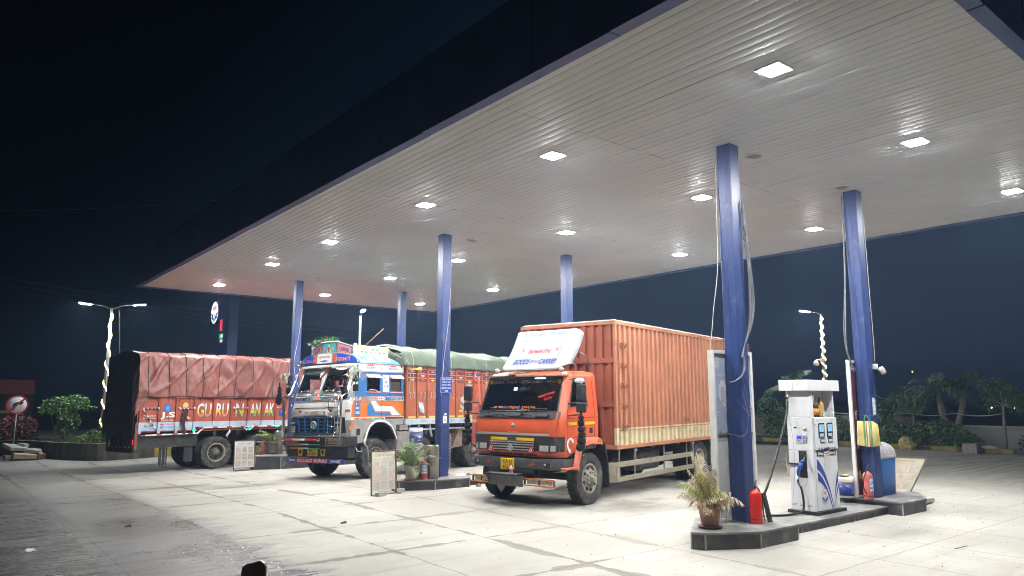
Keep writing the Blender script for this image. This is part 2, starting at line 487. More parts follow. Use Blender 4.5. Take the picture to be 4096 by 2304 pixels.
# ------------------------------------------------------------------ canopy
XL, XR, YN, YF, ZC = 5.417, 17.53, 2.39, 27.62, 5.83
can = thing("canopy", (XL, YN, ZC), 'big flat forecourt canopy with white ribbed soffit and dark blue fascia', 'canopy')
panel_m = M("white_strip_ceiling", (0.93, 0.935, 0.925), 0.5, var=0.04, vscale=0.6, bump=0.02, bscale=3)
so = MB(panel_m)
pw = 0.15; n_p = int(round((XR - XL) / pw)); pw = (XR - XL) / n_p
cuts = [0, 4.88, 9.7, 14.6, 19.6, YF - YN]
for i in range(n_p):
    x0 = i * pw; x1 = x0 + pw
    for k in range(len(cuts) - 1):
        y0, y1 = cuts[k], cuts[k + 1] - 0.004
        nsub = 6; dz = [rnd.gauss(0, 0.0016) for _ in range(nsub + 1)]; tw = [rnd.gauss(0, 0.0011) for _ in range(nsub + 1)]
        vs = []
        for q in range(nsub + 1):
            yy = y0 + (y1 - y0) * q / nsub
            a, b = dz[q] - tw[q], dz[q] + tw[q]
            vs += [(x0, yy, 0.010), (x0 + 0.003, yy, 0.002 + a), (x0 + 0.012, yy, a), (x0 + pw * .5, yy, (a + b) / 2 - 0.0015),
                   (x1 - 0.016, yy, b), (x1 - 0.007, yy, 0.002 + b), (x1 - 0.005, yy, 0.010), (x1, yy, 0.010)]
        fs = [(q * 8 + j, (q + 1) * 8 + j, (q + 1) * 8 + j + 1, q * 8 + j + 1) for q in range(nsub) for j in range(7)]
        so.smooth = True; so.add(vs, fs)
so.build("soffit", can, sharp=50)
fas_m = M("navy_fascia", (0.045, 0.075, 0.19), 0.42, var=0.15, vscale=1.5, bump=0.08, bscale=5)
f = MB(fas_m)
W_, L_ = XR - XL, YF - YN; e = 0.16; zt = 1.12
def fascia_side(p, q, nrm):
    """pressed sheets hung along one edge, each sheet slightly out of line"""
    p, q, nrm = Vector(p), Vector(q), Vector(nrm); L = (q - p).length; d = (q - p) / L; n = max(2, int(L / 1.22))
    for i in range(n):
        a = p + d * (L * i / n + 0.003); b = p + d * (L * (i + 1) / n - 0.003)
        j0, j1 = rnd.uniform(-.006, .006), rnd.uniform(-.006, .006); zb = -0.035 + rnd.uniform(-.006, .006)
        o0, o1 = nrm * (e + j0), nrm * (e + j1); t = nrm * 0.0
        f.hexa([a + t + Vector((0, 0, zb)), b + t + Vector((0, 0, zb)), b + o1 + Vector((0, 0, zb)), a + o0 + Vector((0, 0, zb))],
               [a + t + Vector((0, 0, zt)), b + t + Vector((0, 0, zt)), b + o1 + Vector((0, 0, zt)), a + o0 + Vector((0, 0, zt))])
fascia_side((0, 0, 0), (0, L_, 0), (-1, 0, 0)); fascia_side((W_, 0, 0), (W_, L_, 0), (1, 0, 0))
fascia_side((-e, 0, 0), (W_ + e, 0, 0), (0, -1, 0)); fascia_side((-e, L_, 0), (W_ + e, L_, 0), (0, 1, 0))
f.build("fascia", can)
dk = MB(M("canopy_deck", (0.2, 0.2, 0.2), 0.8)); dk.box(0.01, W_ - .01, 0.01, L_ - .01, 0.30, 0.36); dk.build("roof_deck", can)
# recessed speakers in the soffit
spk = []
for (sx, sy, lab) in ((10.0, 6.26, 'round white soffit speaker beside the top of the cable-draped front column'), (12.81, 6.24, 'round white soffit speaker by the column that carries the yellow bag'), (10.13, 14.25, 'round white soffit speaker by the column with the blue notice')):
    t = thing("ceiling_speaker", (sx, sy, ZC), lab, 'speaker', 'round speakers in the canopy soffit')
    a = MB(M("white_plastic", (0.72, 0.71, 0.68), 0.4)); a.lathe([(0.11, 0.012), (0.145, 0.012), (0.15, -0.012), (0.135, -0.022), (0.115, -0.022), (0.11, -0.008)], n=28, close=True); a.build("ring", t)
    a = MB(M("speaker_grille", (0.34, 0.33, 0.30), 0.6, var=0.3, vscale=60)); a.lathe([(0.0, -0.010), (0.112, -0.006), (0.112, 0.01)], n=28); a.build("grille", t)

# lamps
lamp_m = glow("lamp_panel", (0.985, 0.99, 1.0), LAMP_E)
lx = (7.45, 11.33, 15.52); ly = (4.34, 8.26, 12.1, 16.6, 20.5, 25.5)
rows = ('outer', 'middle', 'inner'); nums = ('first', 'second', 'third', 'fourth', 'fifth', 'sixth')
proto = None
for i, x in enumerate(lx):
    for j, y in enumerate(ly):
        lab = '%s lamp from the near end in the %s row of square canopy lights' % (nums[j], rows[i])
        if proto is None:
            t = thing("ceiling_lamp", (x, y, ZC), lab, 'ceiling light', 'square lamps in the canopy')
            a = MB(M("lamp_frame", (0.75, 0.75, 0.73), 0.35))
            for (p, q) in (((-.16, -.16), (.16, -.125)), ((-.16, .125), (.16, .16)), ((-.16, -.125), (-.125, .125)), ((.125, -.125), (.16, .125))):
                a.box(p[0], q[0], p[1], q[1], -0.026, 0.01)
            a.build("frame", t)
            a = MB(lamp_m); a.box(-.124, .124, -.124, .124, -0.031, -0.01); a.build("diffuser", t)
            proto = t
        else:
            t = copy_tree(proto); t.location = (x, y, ZC); t['label'] = lab

# ------------------------------------------------------------------ islands
gran = M("grey_granite", (0.055, 0.055, 0.060), 0.42, var=0.3, vscale=3, bump=0.05, bscale=30, dirt=((0.27, 0.26, 0.24), 0.42, 2.6))
gran_t = M("granite_top", (0.13, 0.128, 0.125), 0.55, var=0.3, vscale=4, bump=0.06, bscale=30, dirt=((0.36, 0.35, 0.32), 0.6, 2.2))
joint_m = M("cement_joint", (0.40, 0.39, 0.36), 0.9)
def island(loc, label, drop=0.0):
    t = thing("pump_island", loc, label, 'pump island', 'raised islands under the columns')
    end = [(-1.33, -0.09), (-1.25, -0.25), (-0.57, -0.63), (0.34, -0.63), (0.34, 0.56), (-0.42, 0.52)]
    def block(pts, name):
        a = MB(gran); a.prism(pts, -0.06 - drop, 0.19)
        a.use(joint_m)
        for p in pts:      # cement in the corner joints, standing just proud of the cladding
            a.box(p[0] - .009, p[0] + .009, p[1] - .009, p[1] + .009, -0.05 - drop, 0.188)
        cx = sum(p[0] for p in pts) / len(pts)
        b = MB(gran_t); b.prism([(cx + (p[0] - cx) * 1.025, p[1] * 1.04) for p in pts], 0.19, 0.222)
        o = a.build(name, t); b.build("slab_top", o, bevel=0.006)
    block(end, "end_block")
    block([(4.0 - p[0] - 0.02, p[1]) for p in reversed(end)], "end_block")
    a = MB(gran); a.box(0.36, 3.62, -0.37, 0.37, -0.06 - drop, 0.105)
    a.use(joint_m)
    for x in (0.9, 1.7, 2.5, 3.2): a.box(x - .006, x + .006, -0.374, -0.36, 0.0, 0.104)
    o = a.build("low_plinth", t)
    b = MB(gran_t); b.box(0.365, 3.615, -0.395, 0.395, 0.105, 0.138); b.build("slab_top", o, bevel=0.006)
    return t
island((9.32, 6.29, 0.0), 'long dark granite island carrying the white fuel pump')
island((9.32, 14.22, gz(14.22)), 'granite island beside the orange lorry with a potted palm and steel bin on its end')
island((9.32, 23.1, -.062), 'farthest granite island in front of the maroon lorry with a drooping palm on it', .22)

# ------------------------------------------------------------------ columns
blue = M("blue_column_paint", (0.023, 0.045, 0.148), 0.40, var=0.22, vscale=1.4, bump=0.05, bscale=4, dirt=((0.10, 0.12, 0.22), 0.25, 5.0))
def column(x, y, zb, label):
    t = thing("canopy_column", (x, y, zb), label, 'column', 'blue columns holding the canopy')
    a = MB(blue); H = ZC - zb + 0.01; w = 0.121; c = 0.012
    # two channels welded toe to toe: the seam runs up the middle of two faces
    a.prism([(-w, -w + c), (-w + c, -w), (w - c, -w), (w, -w + c), (w, -0.004), (w - .004, 0), (w, 0.004), (w, w - c), (w - c, w), (-w + c, w), (-w, w - c), (-w, 0.004), (-w + .004, 0), (-w, -0.004)], 0.0, H)
    a.build("shaft", t)
    b = MB(blue)
    for z in (0.95, 2.45):
        for (p, q) in (((-w - .004, -w - .004), (w + .004, -w)), ((-w - .004, w), (w + .004, w + .004)), ((-w - .004, -w), (-w, w)), ((w, -w), (w + .004, w))): b.box(p[0], q[0], p[1], q[1], z, z + 0.006)
    b.build("sheet_lap", t)
    return t
cols = [((9.32, 6.29), 0.222, 'blue steel column nearest the camera with a bundle of cables down it'),
        ((13.296, 6.29), 0.222, 'blue steel column with a white camera and a yellow striped bag hung on it'),
        ((9.32, 14.224), gz(14.22) + .222, 'blue steel column with a blue notice, left of the orange lorry'),
        ((13.296, 14.224), gz(14.22) + .222, 'blue steel column rising behind the orange container'),
        ((9.32, 23.1), .16, 'blue steel column in front of the maroon tarpaulin lorry'),
        ((13.296, 23.1), .16, 'blue steel column rising behind the green tarpaulin lorry')]
for (x, y), zb, lab in cols: column(x, y, zb, lab)
# ------------------------------------------------------------------ lorry parts
tyre_m = M("tyre_rubber", (0.030, 0.029, 0.027), 0.78, var=0.25, vscale=8, bump=0.12, bscale=60, dirt=((0.16, 0.15, 0.125), 0.55, 4))
dusty_steel = M("dusty_wheel_steel", (0.27, 0.25, 0.19), 0.6, var=0.25, vscale=7, dirt=((0.38, 0.35, 0.27), 0.55, 5), bump=0.1, bscale=30)
dark_steel = M("wheel_steel_dark", (0.13, 0.125, 0.11), 0.6, var=0.3, vscale=7, dirt=((0.25, 0.23, 0.19), 0.5, 5))
chassis_m = M("chassis_black", (0.02, 0.02, 0.02), 0.6, var=0.3, dirt=((0.10, 0.095, 0.08), 0.4, 4))
black_pl = M("black_plastic", (0.028, 0.029, 0.031), 0.42, var=0.15, dirt=((0.13, 0.125, 0.11), 0.3, 5))
rubber = M("black_rubber", (0.018, 0.018, 0.018), 0.6, var=0.1)
chrome = M("chrome", (0.75, 0.75, 0.74), 0.14, 1.0, var=0.05)
white_vinyl = M("white_vinyl", (0.78, 0.78, 0.76), 0.4, var=0.04)
yellow_vinyl = M("yellow_reflective", (0.80, 0.48, 0.02), 0.35, var=0.08, vscale=30)
red_vinyl = M("red_vinyl", (0.62, 0.03, 0.03), 0.4, var=0.06)
blue_vinyl = M("blue_vinyl", (0.02, 0.14, 0.55), 0.4, var=0.06)
black_ink = M("black_ink", (0.012, 0.012, 0.012), 0.5, var=0)
blue_ink = M("signwriter_blue", (0.004, 0.035, 0.22), 0.5)
plate_y = M("number_plate_yellow", (0.78, 0.50, 0.01), 0.4, var=0.08, vscale=12, dirt=((0.45, 0.30, 0.04), 0.35, 14))
pane = glass("window_glass")
lens_m = M("lamp_lens", (0.62, 0.62, 0.58), 0.12, 0.35, var=0.1, vscale=30, bump=0.1, bscale=30, coat=0.6)
tassel_m = M("black_wool", (0.006, 0.006, 0.007), 0.95, var=0.4, vscale=60, bump=0.6, bscale=90)
interior_m = M("cab_lining", (0.17, 0.16, 0.15), 0.85, var=0.3)

_whl = {}
def wheel(parent, x, y, r, w, side=-1, kind='front', rim=dusty_steel):
    """side -1: outer face looks towards -y"""
    key = (round(r, 3), w, side, kind, rim.name)
    if key not in _whl:
        rr = r * 0.56; ax = (0, side, 0); o = w / 2
        a = MB(rim)
        if kind == 'front':
            a.lathe([(rr + .012, o - .035), (rr + .012, o - .018), (rr - .012, o - .016), (rr - .03, o - .045), (rr - .05, o - .055), (rr * .62, o - .005), (rr * .46, o + .004), (rr * .44, o + .02), (rr * .26, o + .03), (rr * .25, o + .075), (rr * .16, o + .085), (0, o + .087)], axis=ax, n=40)
            fz = o - .022; fr = rr * .76; tip = o + .006
        else:
            a.lathe([(rr + .012, o - .03), (rr + .012, o - .012), (rr - .014, o - .012), (rr - .028, o - .05), (rr - .04, o - .09)], axis=ax, n=40, open_=True)
            a.use(M('dish_dark', (.055, .05, .042), .55, var=.3)); a.lathe([(rr - .04, o - .09), (rr - .05, o - .14), (rr * .70, o - .17), (rr * .48, o - .175), (rr * .46, o - .12)], axis=ax, n=40, open_=True)  # recessed dish of the rim, darker than the ring
            a.use(dark_steel); a.lathe([(rr * .46, o - .12), (rr * .34, o - .06), (rr * .33, o - .02), (0, o - .012)], axis=ax, n=24, open_=True); a.use(rim)
            fz = o - .165; fr = rr * .72; tip = o - .17
        hb = a
        for k in range(10):
            t = 2 * PI * k / 10; u, v = basis(ax); p = (u * math.cos(t) + v * math.sin(t)) * rr * (.47 if kind == 'front' else .52) + Vector(ax) * tip
            hb.tube([p, p + Vector(ax) * .035], .021, 6)
        hb.use(rubber)  # rim holes as dark discs, their shade put into the colour
        for k in range(8):
            t = 2 * PI * (k + .3) / 8; u, v = basis(ax); p = (u * math.cos(t) + v * math.sin(t)) * fr + Vector(ax) * (fz + .008)
            hb.tube([p - Vector(ax) * .01, p + Vector(ax) * .006], .03, 12)
        ty = MB(tyre_m)
        prof = [(rr - .01, -o + .035), (rr + .02, -o + .012), (r * .80, -o), (r * .93, -o + .006), (r * .985, -o + .022), (r, -o + .04)]
        for q in range(1, 5):
            c = -o + w * q / 5
            prof += [(r, c - .010), (r - .016, c - .006), (r - .016, c + .006), (r, c + .010)]
        prof += [(r, o - .04), (r * .985, o - .022), (r * .96, o - .010), (r * .93, o - .008), (r * .925, o - .003), (r * .80, o), (r * .70, o - .002), (r * .69, o - .006), (rr + .02, o - .012), (rr - .01, o - .035)]
        ty.lathe(prof, axis=ax, n=56, close=True)
        # shoulder lugs
        for k in range(44):
            t = 2 * PI * k / 44; u, v = basis(ax); e = u * math.cos(t) + v * math.sin(t); tt = -u * math.sin(t) + v * math.cos(t)
            for s in (-1, 1):
                c = e * (r * .982) + Vector(ax) * s * (o - .016)
                ty.bar(c - e * .022, c + e * .0025, .018, .026, tt)
        o1 = a.build("wheel", parent); o3 = ty.build("tyre", o1, sharp=35)
        _whl[key] = o1
    else:
        o1 = copy_tree(_whl[key], parent)
    o1.location = (x, y, r * 0.985)
    return o1

def tassel(parent, x, y, z0, z1, r=0.05):
    a = MB(tassel_m); n = max(4, int((z0 - z1) / 0.09)); loc = random.Random(int(z0 * 1000 + x * 77))
    a.tube([(x, y, z0 + .12), (x, y, z0)], .018, 6)
    for i in range(n):
        t = i / (n - 1); z = z0 + (z1 - z0) * (i + .5) / n; rr = r * (0.75 + 0.75 * t)
        for k in range(5): a.ball((x + loc.uniform(-.3, .3) * rr, y + loc.uniform(-.3, .3) * rr, z + loc.uniform(-.02, .02)), rr * loc.uniform(.8, 1.05), 8, sz=1.0)
    for k in range(60):
        t = loc.random(); an = loc.uniform(0, 2 * PI); rr = r * (.9 + .7 * t); z = z0 + (z1 - z0) * t
        p = Vector((x + math.cos(an) * rr, y + math.sin(an) * rr, z)); a.tube([p, p + Vector((math.cos(an) * .02, math.sin(an) * .02, -.05))], [.006, .002], 4)
    return a.build("tassel", parent)

silver = M("silver_badge", (.58, .58, .57), .3, .25, var=.05)
def emblem_t(parent, c, w, h, mat=silver, name="emblem"):
    """oval badge with a T inside, looking towards -x"""
    a = MB(mat); c = Vector(c); n = 28
    ring = [(c.x - .012, c.y + w * math.cos(2 * PI * k / n), c.z + h * math.sin(2 * PI * k / n)) for k in range(n + 1)]
    a.tube(ring, w * .13, 6, cap=False)
    L = [(-.8, .55), (.8, .55), (.72, .28), (.30, .22), (.22, -.82), (-.22, -.82), (-.30, .22), (-.72, .28)]
    a.prism([(c.y - p[0] * w * .86, c.z + p[1] * h * .86) for p in L], c.x - .02, c.x + .01, 'x')
    return a.build(name, parent)

def heart(n=24):
    return [(.0625 * 16 * math.sin(t) ** 3, .0625 * (13 * math.cos(t) - 5 * math.cos(2 * t) - 2 * math.cos(3 * t) - math.cos(4 * t))) for t in [2 * PI * k / n for k in range(n)]]

horse = [(-1, .05), (-.92, .28), (-.72, .35), (-.55, .30), (-.2, .34), (.15, .33), (.42, .42), (.62, .62), (.78, .60), (.98, .42), (.95, .30), (.76, .34), (.66, .20), (.62, .02), (.85, -.18), (1.0, -.42), (.93, -.46), (.72, -.20), (.45, -.14), (.30, -.12), (.60, -.50), (.52, -.54), (.14, -.16), (-.2, -.14), (-.45, -.12), (-.78, -.30), (-.95, -.60), (-1.02, -.55), (-.82, -.16), (-.72, .02), (-.86, .12)]

# ------------------------------------------------------------------ orange container lorry
YAW1 = R(14.3)
t1 = thing("container_lorry", (8.524, 10.686, 0), 'orange red lorry with a ribbed container and white roof shield', 'lorry', 'goods lorries in the forecourt', YAW1)
orange = M("orange_red_paint", (0.60, 0.098, 0.036), 0.34, var=0.10, vscale=2.2, dirt=((0.42, 0.13, 0.06), 0.35, 3.0), coat=0.25)
faded = M("sun_faded_red", (0.55, 0.13, 0.07), 0.5, var=0.15, vscale=3, dirt=((0.42, 0.2, 0.12), 0.4, 4))

zs = [.89, .965, 1.26, 1.31, 1.59, 1.70, 1.80, 1.87, 2.32, 2.37, 2.42, 2.455, 2.475]
def x0z(z):
    P = [(.89, .10), (.965, .07), (1.26, .07), (1.31, .055), (1.59, .10), (1.70, .155), (2.37, .44), (2.42, .50), (2.455, .60), (2.475, .80)]
    for (a, b), (c, d) in zip(P, P[1:]):
        if z <= c: return b + (d - b) * (z - a) / (c - a)
    return P[-1][1]
def hwz(z):
    P = [(.89, 1.01), (.965, 1.035), (1.31, 1.05), (1.59, 1.055), (1.70, 1.05), (2.37, .985), (2.42, .96), (2.455, .91), (2.475, .82)]
    for (a, b), (c, d) in zip(P, P[1:]):
        if z <= c: return b + (d - b) * (z - a) / (c - a)
    return P[-1][1]
fy = [0, .35, .62, .80, .87, .92, .955, .98, 1.0]     # fractions of half width across the front
def outline(z):
    hw = hwz(z); x0 = x0z(z); pts = []
    def fx(t): return x0 + .05 * t * t + .13 * max(0, (t - .80) / .20) ** 2.2
    for t in reversed(fy): pts.append((fx(t), -hw * t))
    for t in fy[1:]: pts.append((fx(t), hw * t))
    ws = x0 - x0z(1.70)
    side = [.40 + ws * .75, .62 + ws * .35, .85, 1.04, 1.12, 1.28, 1.42]
    hs = []
    for sx in side: hs.append((sx, hw))
    hs.append((1.47, hw - .03))
    rear = [(1.47, hw * .5), (1.47, 0), (1.47, -hw * .5)]
    pts += hs + rear + [(x, -y) for x, y in reversed(hs)]
    return pts
n_o = len(outline(1.0)); nf = 2 * len(fy) - 1
def zlow(x):
    if x < .52: return .89
    if x < .72: return .89 + (x - .52) / .20 * .17
    return 1.07
cabv = []
for z in zs:
    for (x, y) in outline(z): cabv.append((x, y, max(z, zlow(x)) if abs(y) > .9 else z))
def ws_col(i): return 4 <= i < nf - 1 - 4
iL = nf          # first side column on +y; sides hold 7 columns + 1 corner
near0 = n_o - 8  # first of the mirrored block (corner of -y side)
cabf = []
for k in range(len(zs) - 1):
    for i in range(n_o):
        j = (i + 1) % n_o; zc = (zs[k] + zs[k + 1]) / 2
        if 1.70 < zc < 2.37 and ws_col(i): continue
        # side windows: far side between columns 1..3 (door is open, so the opening runs to the sill); near side mirrored
        if 1.80 < zc < 2.32 and (iL <= i < iL + 3 or i in (n_o - 4, n_o - 3, n_o - 2)): continue
        if 1.07 < zc < 1.80 and iL <= i < iL + 5: continue
        if zc < .96 and nf + 7 <= i < n_o - 8: continue
        q = (k * n_o + i, k * n_o + j, (k + 1) * n_o + j, (k + 1) * n_o + i)
        cabf.append(q)
cabf.append(tuple(range((len(zs) - 1) * n_o, len(zs) * n_o)))
cb = MB(orange); cb.add(cabv, cabf); cb.build("cab", t1, sharp=32)

def ws_pt(s, z, off=0.0):
    """point on the windscreen, s = -1..1 across (towards -y..+y)"""
    hw = hwz(z); t = abs(s) * .87
    return Vector((x0z(z) + .05 * t * t + .13 * max(0, (t - .8) / .2) ** 2.2 - off, hw * s * .87, z))
a = MB(pane); a.grid(lambda u, v: ws_pt(u * 2 - 1, 1.705 + v * .66, -.004), 10, 4); ws = a.build("windscreen", t1)
a = MB(rubber)
loop = [ws_pt(-1 + 2 * k / 10, 1.71, .002) for k in range(11)] + [ws_pt(1, 1.71 + .65 * k / 5, .002) for k in range(1, 6)] + [ws_pt(1 - 2 * k / 10, 2.36, .002) for k in range(1, 11)] + [ws_pt(-1, 2.36 - .65 * k / 5, .002) for k in range(1, 6)]
a.tube(loop, .018, 6, cap=False); a.build("seal", ws)
# stickers inside the glass
def ws_text(s, y, z, w, h, mat, name=None, shear=0.1, tilt=0.0):
    a = MB(mat); sl = Vector((x0z(2.3) - x0z(1.8), 0, .5)).normalized(); p = Vector((x0z(z) + .012 - .012, y, z))
    vs, fs, (x0, x1, y0, y1) = text_geo(s, .012, shear)
    b = []
    for x, yy in vs:
        u = (x - (x0 + x1) / 2) / (x1 - x0) * w; v = (yy - (y0 + y1) / 2) / (y1 - y0) * h
        u, v = u * math.cos(tilt) - v * math.sin(tilt), u * math.sin(tilt) + v * math.cos(tilt)
        q = ws_pt((y - u) / (.87 * hwz(z)), z + v * sl.z, .006); b.append(q)
    a.add(b, fs); return a.build("sticker", ws)
ws_text("SRI LA", .60, 2.265, .26, .055, white_vinyl); ws_text("K", .435, 2.262, .05, .06, blue_vinyl)
ws_text("SHMI N", .27, 2.265, .24, .055, white_vinyl); ws_text("R", .075, 2.263, .045, .058, red_vinyl)
ws_text("ASIMHA SWAMY P", -.21, 2.266, .50, .055, white_vinyl); ws_text("R", -.495, 2.264, .05, .06, blue_vinyl); ws_text("ASANNA", -.65, 2.268, .24, .055, white_vinyl)
orange_v = M("orange_vinyl", (0.75, 0.16, 0.02), 0.4)
ws_text("SRI MA", .44, 1.775, .24, .07, orange_v); ws_text("R", .285, 1.775, .055, .075, blue_vinyl); ws_text("UTHI P", .11, 1.775, .25, .07, orange_v)
ws_text("R", -.055, 1.772, .055, .085, blue_vinyl); ws_text("ASANNA", -.27, 1.775, .33, .07, orange_v)
ws_text("Lovely Group", -.60, 2.02, .36, .07, red_vinyl, shear=.35, tilt=.30); ws_text("Darshan", -.66, 1.955, .17, .05, red_vinyl, shear=.35, tilt=.30)
a = MB(yellow_vinyl)
for yy in (.79, -.815):
    for k in range(6):
        an = k * PI / 3; c = ws_pt(yy / (.87 * hwz(2.265)), 2.265, .007); q = c + Vector((0, math.cos(an) * .025, math.sin(an) * .025))
        a.ball(q, .02, 8, sx=.15)
a.build("flower_sticker", ws, split=lambda c: c.y > 0)
a = MB(white_vinyl); p = [ws_pt(s, z, .006) for s, z in ((.20, 2.16), (.10, 2.16), (.10, 2.10), (.20, 2.10))]; a.poly(p); a.build("tax_sticker", ws)
# cowl with vents below the windscreen, wipers
a = MB(black_pl)
def cowl(u, v):
    z = 1.585 + v * .118; s = u * 2 - 1; hw = hwz(z); t = abs(s) * .93
    return (x0z(z) + .05 * t * t + .13 * max(0, (t - .8) / .2) ** 2.2 - .010, hw * s * .93, z)
a.grid(cowl, 16, 3)
a.use(rubber)
for y0, w in ((.62, .24), (.0, .30), (-.62, .30)): a.hexa([(.085, y0 - w / 2, 1.625), (.085, y0 + w / 2, 1.625), (.12, y0 + w / 2, 1.625), (.12, y0 - w / 2, 1.625)], [(.107, y0 - w / 2, 1.665), (.107, y0 + w / 2, 1.665), (.14, y0 + w / 2, 1.665), (.14, y0 - w / 2, 1.665)])
for y0 in (.32, -.30): a.tube([(.10, y0 + .09, 1.63), (.075, y0 + .07, 1.655), (.075, y0 - .07, 1.655), (.10, y0 - .09, 1.63)], .014, 6)
a.build("cowl", t1)
for (y0, y1) in ((.66, .12), (-.16, -.70)):
    a = MB(rubber); p = Vector((.10, y0, 1.66)); q = ws_pt((y0 - .22) / .92, 1.80, .03); e = ws_pt(y1 / .92, 1.755, .02); s = ws_pt((y0 - .02) / .92, 1.77, .02)
    a.tube([p, q], .011, 6); a.tube([s, e], .013, 6); a.build("wiper", t1)
# grille panel, lamps and badges
a = MB(black_pl)
def gp(u, v, off=.012):
    z = 1.0 + v * .262; s = u * 2 - 1; hw = hwz(z); t = abs(s)
    return (x0z(z) + .05 * t * t + .13 * max(0, (t - .8) / .2) ** 2.2 - off, hw * s * 1.004, z)
a.grid(gp, 26, 4)
a.use(rubber); a.box(.035, .075, -.52, .52, .985, 1.155)
gpo = a.build("grille_panel", t1, sharp=40)
a = MB(M("grille_slat", (0.40, 0.40, 0.39), 0.4, 0.3))
for z in (1.015, 1.062, 1.108, 1.150): a.box(.020, .045, -.50, .50, z - .010, z + .010)
a.build("grille_bars", gpo)
emblem_t(t1, (.012, .01, 1.045), .052, .052)
a = MB(yellow_vinyl); a.box(.036, .05, .11, .50, 1.178, 1.232); a.box(.036, .05, -.50, -.11, 1.178, 1.232); a.use(chrome); a.box(.038, .05, -.53, .53, 1.160, 1.172); a.build("reflective_strip", t1)
a = MB(M("badge_grey", (0.18, 0.18, 0.18), 0.35, 0.5)); a.box(.030, .048, -.105, .105, 1.175, 1.245); a.use(black_ink); a.text("TATA", (.027, 0, 1.214), FU, FV, .18, .05, bold=.02)
a.use(yellow_vinyl); a.text("ಕರ್ನಾಟಕ", (.027, 0, 1.158), FU, FV, .17, .03, bold=.01); a.build("name_badge", t1)
def lamp1(y0, y1, z0, z1, name="headlight"):
    a = MB(rubber); s = 1 if y0 > 0 else -1; m = abs((y0 + y1) / 2) / 1.04; xx = .06 + .05 * m * m + .13 * max(0, (m - .8) / .2) ** 2.2
    e = abs(max(abs(y0), abs(y1)) / 1.04); xe = .06 + .05 * e * e + .13 * max(0, (e - .8) / .2) ** 2.2; i = min(abs(y0), abs(y1)) / 1.04; xi = .06 + .05 * i * i + .13 * max(0, (i - .8) / .2) ** 2.2
    ya, xa, yb, xb = (y0, xi, y1, xe) if abs(y0) < abs(y1) else (y1, xi, y0, xe)
    a.hexa([(xa - .02, ya, z0), (xb - .02, yb, z0), (xb + .03, yb, z0), (xa + .03, ya, z0)], [(xa - .02, ya, z1), (xb - .02, yb, z1), (xb + .03, yb, z1), (xa + .03, ya, z1)])
    o = a.build(name, t1, bevel=.008)
    a = MB(lens_m); d = .012 if yb > ya else -.012
    a.hexa([(xa - .028, ya + d, z0 + .012), (xb - .028, yb - d, z0 + .012), (xb + .01, yb - d, z0 + .012), (xa + .01, ya + d, z0 + .012)], [(xa - .028, ya + d, z1 - .012), (xb - .028, yb - d, z1 - .012), (xb + .01, yb - d, z1 - .012), (xa + .01, ya + d, z1 - .012)])
    a.build("lens", o, bevel=.01); return o
for s in (1, -1):
    lamp1(s * .60, s * .815, .985, 1.115); lamp1(s * .83, s * .945, .985, 1.115, "side_lamp")
# white reflective strip, brand script, dot, model numbers
a = MB(white_vinyl); a.grid(lambda u, v: (lambda y, z: (x0z(z) + .05 * (y / 1.05) ** 2 + .13 * max(0, (abs(y) / 1.05 - .8) / .2) ** 2.2 - .006, y, z))(.93 - u * 1.75, 1.272 + v * .045), 16, 1); a.build("white_strip", t1)
a = MB(yellow_vinyl); a.text("ಶ್ರೀ ಮಾರುತಿ", (.046, 0, 1.335), FU, FV, .20, .03, bold=.01); a.use(M("pale_blue_dot", (0.15, 0.36, 0.52), 0.4)); a.lathe([(0, -.004), (.035, -.002), (.036, .006)], (.068, 0, 1.455), (1, 0, 0), 18); a.build("bonnet_badge", t1)
a = MB(white_vinyl); sx = .145
a.text("1212", (x0z(1.535) + .088, -.85, 1.542), FU, FV, .19, .052, bold=.03); a.text("LCV", (x0z(1.49) + .082, -.86, 1.488), FU, FV, .13, .04, bold=.03); a.build("model_lettering", t1)
a = MB(M("panel_gap", (0.03, 0.008, 0.005), 0.8))
def surf1(y, z, off=.002):
    t = abs(y) / hwz(z); return (x0z(z) + .05 * t * t + .13 * max(0, (t - .8) / .2) ** 2.2 - off, y, z)
for s in (1, -1): a.tube([surf1(s * .945, z) for z in (1.27, 1.4, 1.5, 1.585)], .004, 4)
a.tube([surf1(.93 - k * .186, 1.586) for k in range(11)], .004, 4)
for s in (-1,):
    a.tube([(.335, s * (hwz(z) + .001), z) for z in (.99, 1.3, 1.6, 1.72)] + [(.335 + (z - 1.72) * .48, s * (hwz(z) + .001), z) for z in (1.9, 2.1, 2.3, 2.37)], .004, 4)
    a.tube([(1.285, s * (hwz(z) + .001), z) for z in (2.36, 2.1, 1.7, 1.4, 1.24)], .004, 4); a.tube([(1.285, s * (hwz(1.24) + .001), 1.24), (.335, s * (hwz(1.24) + .001), 1.235)], .004, 4)
    a.tube([(.335, s * 1.056, 1.595), (1.42, s * 1.056, 1.595)], .004, 4)
a.build("panel_gap", t1)
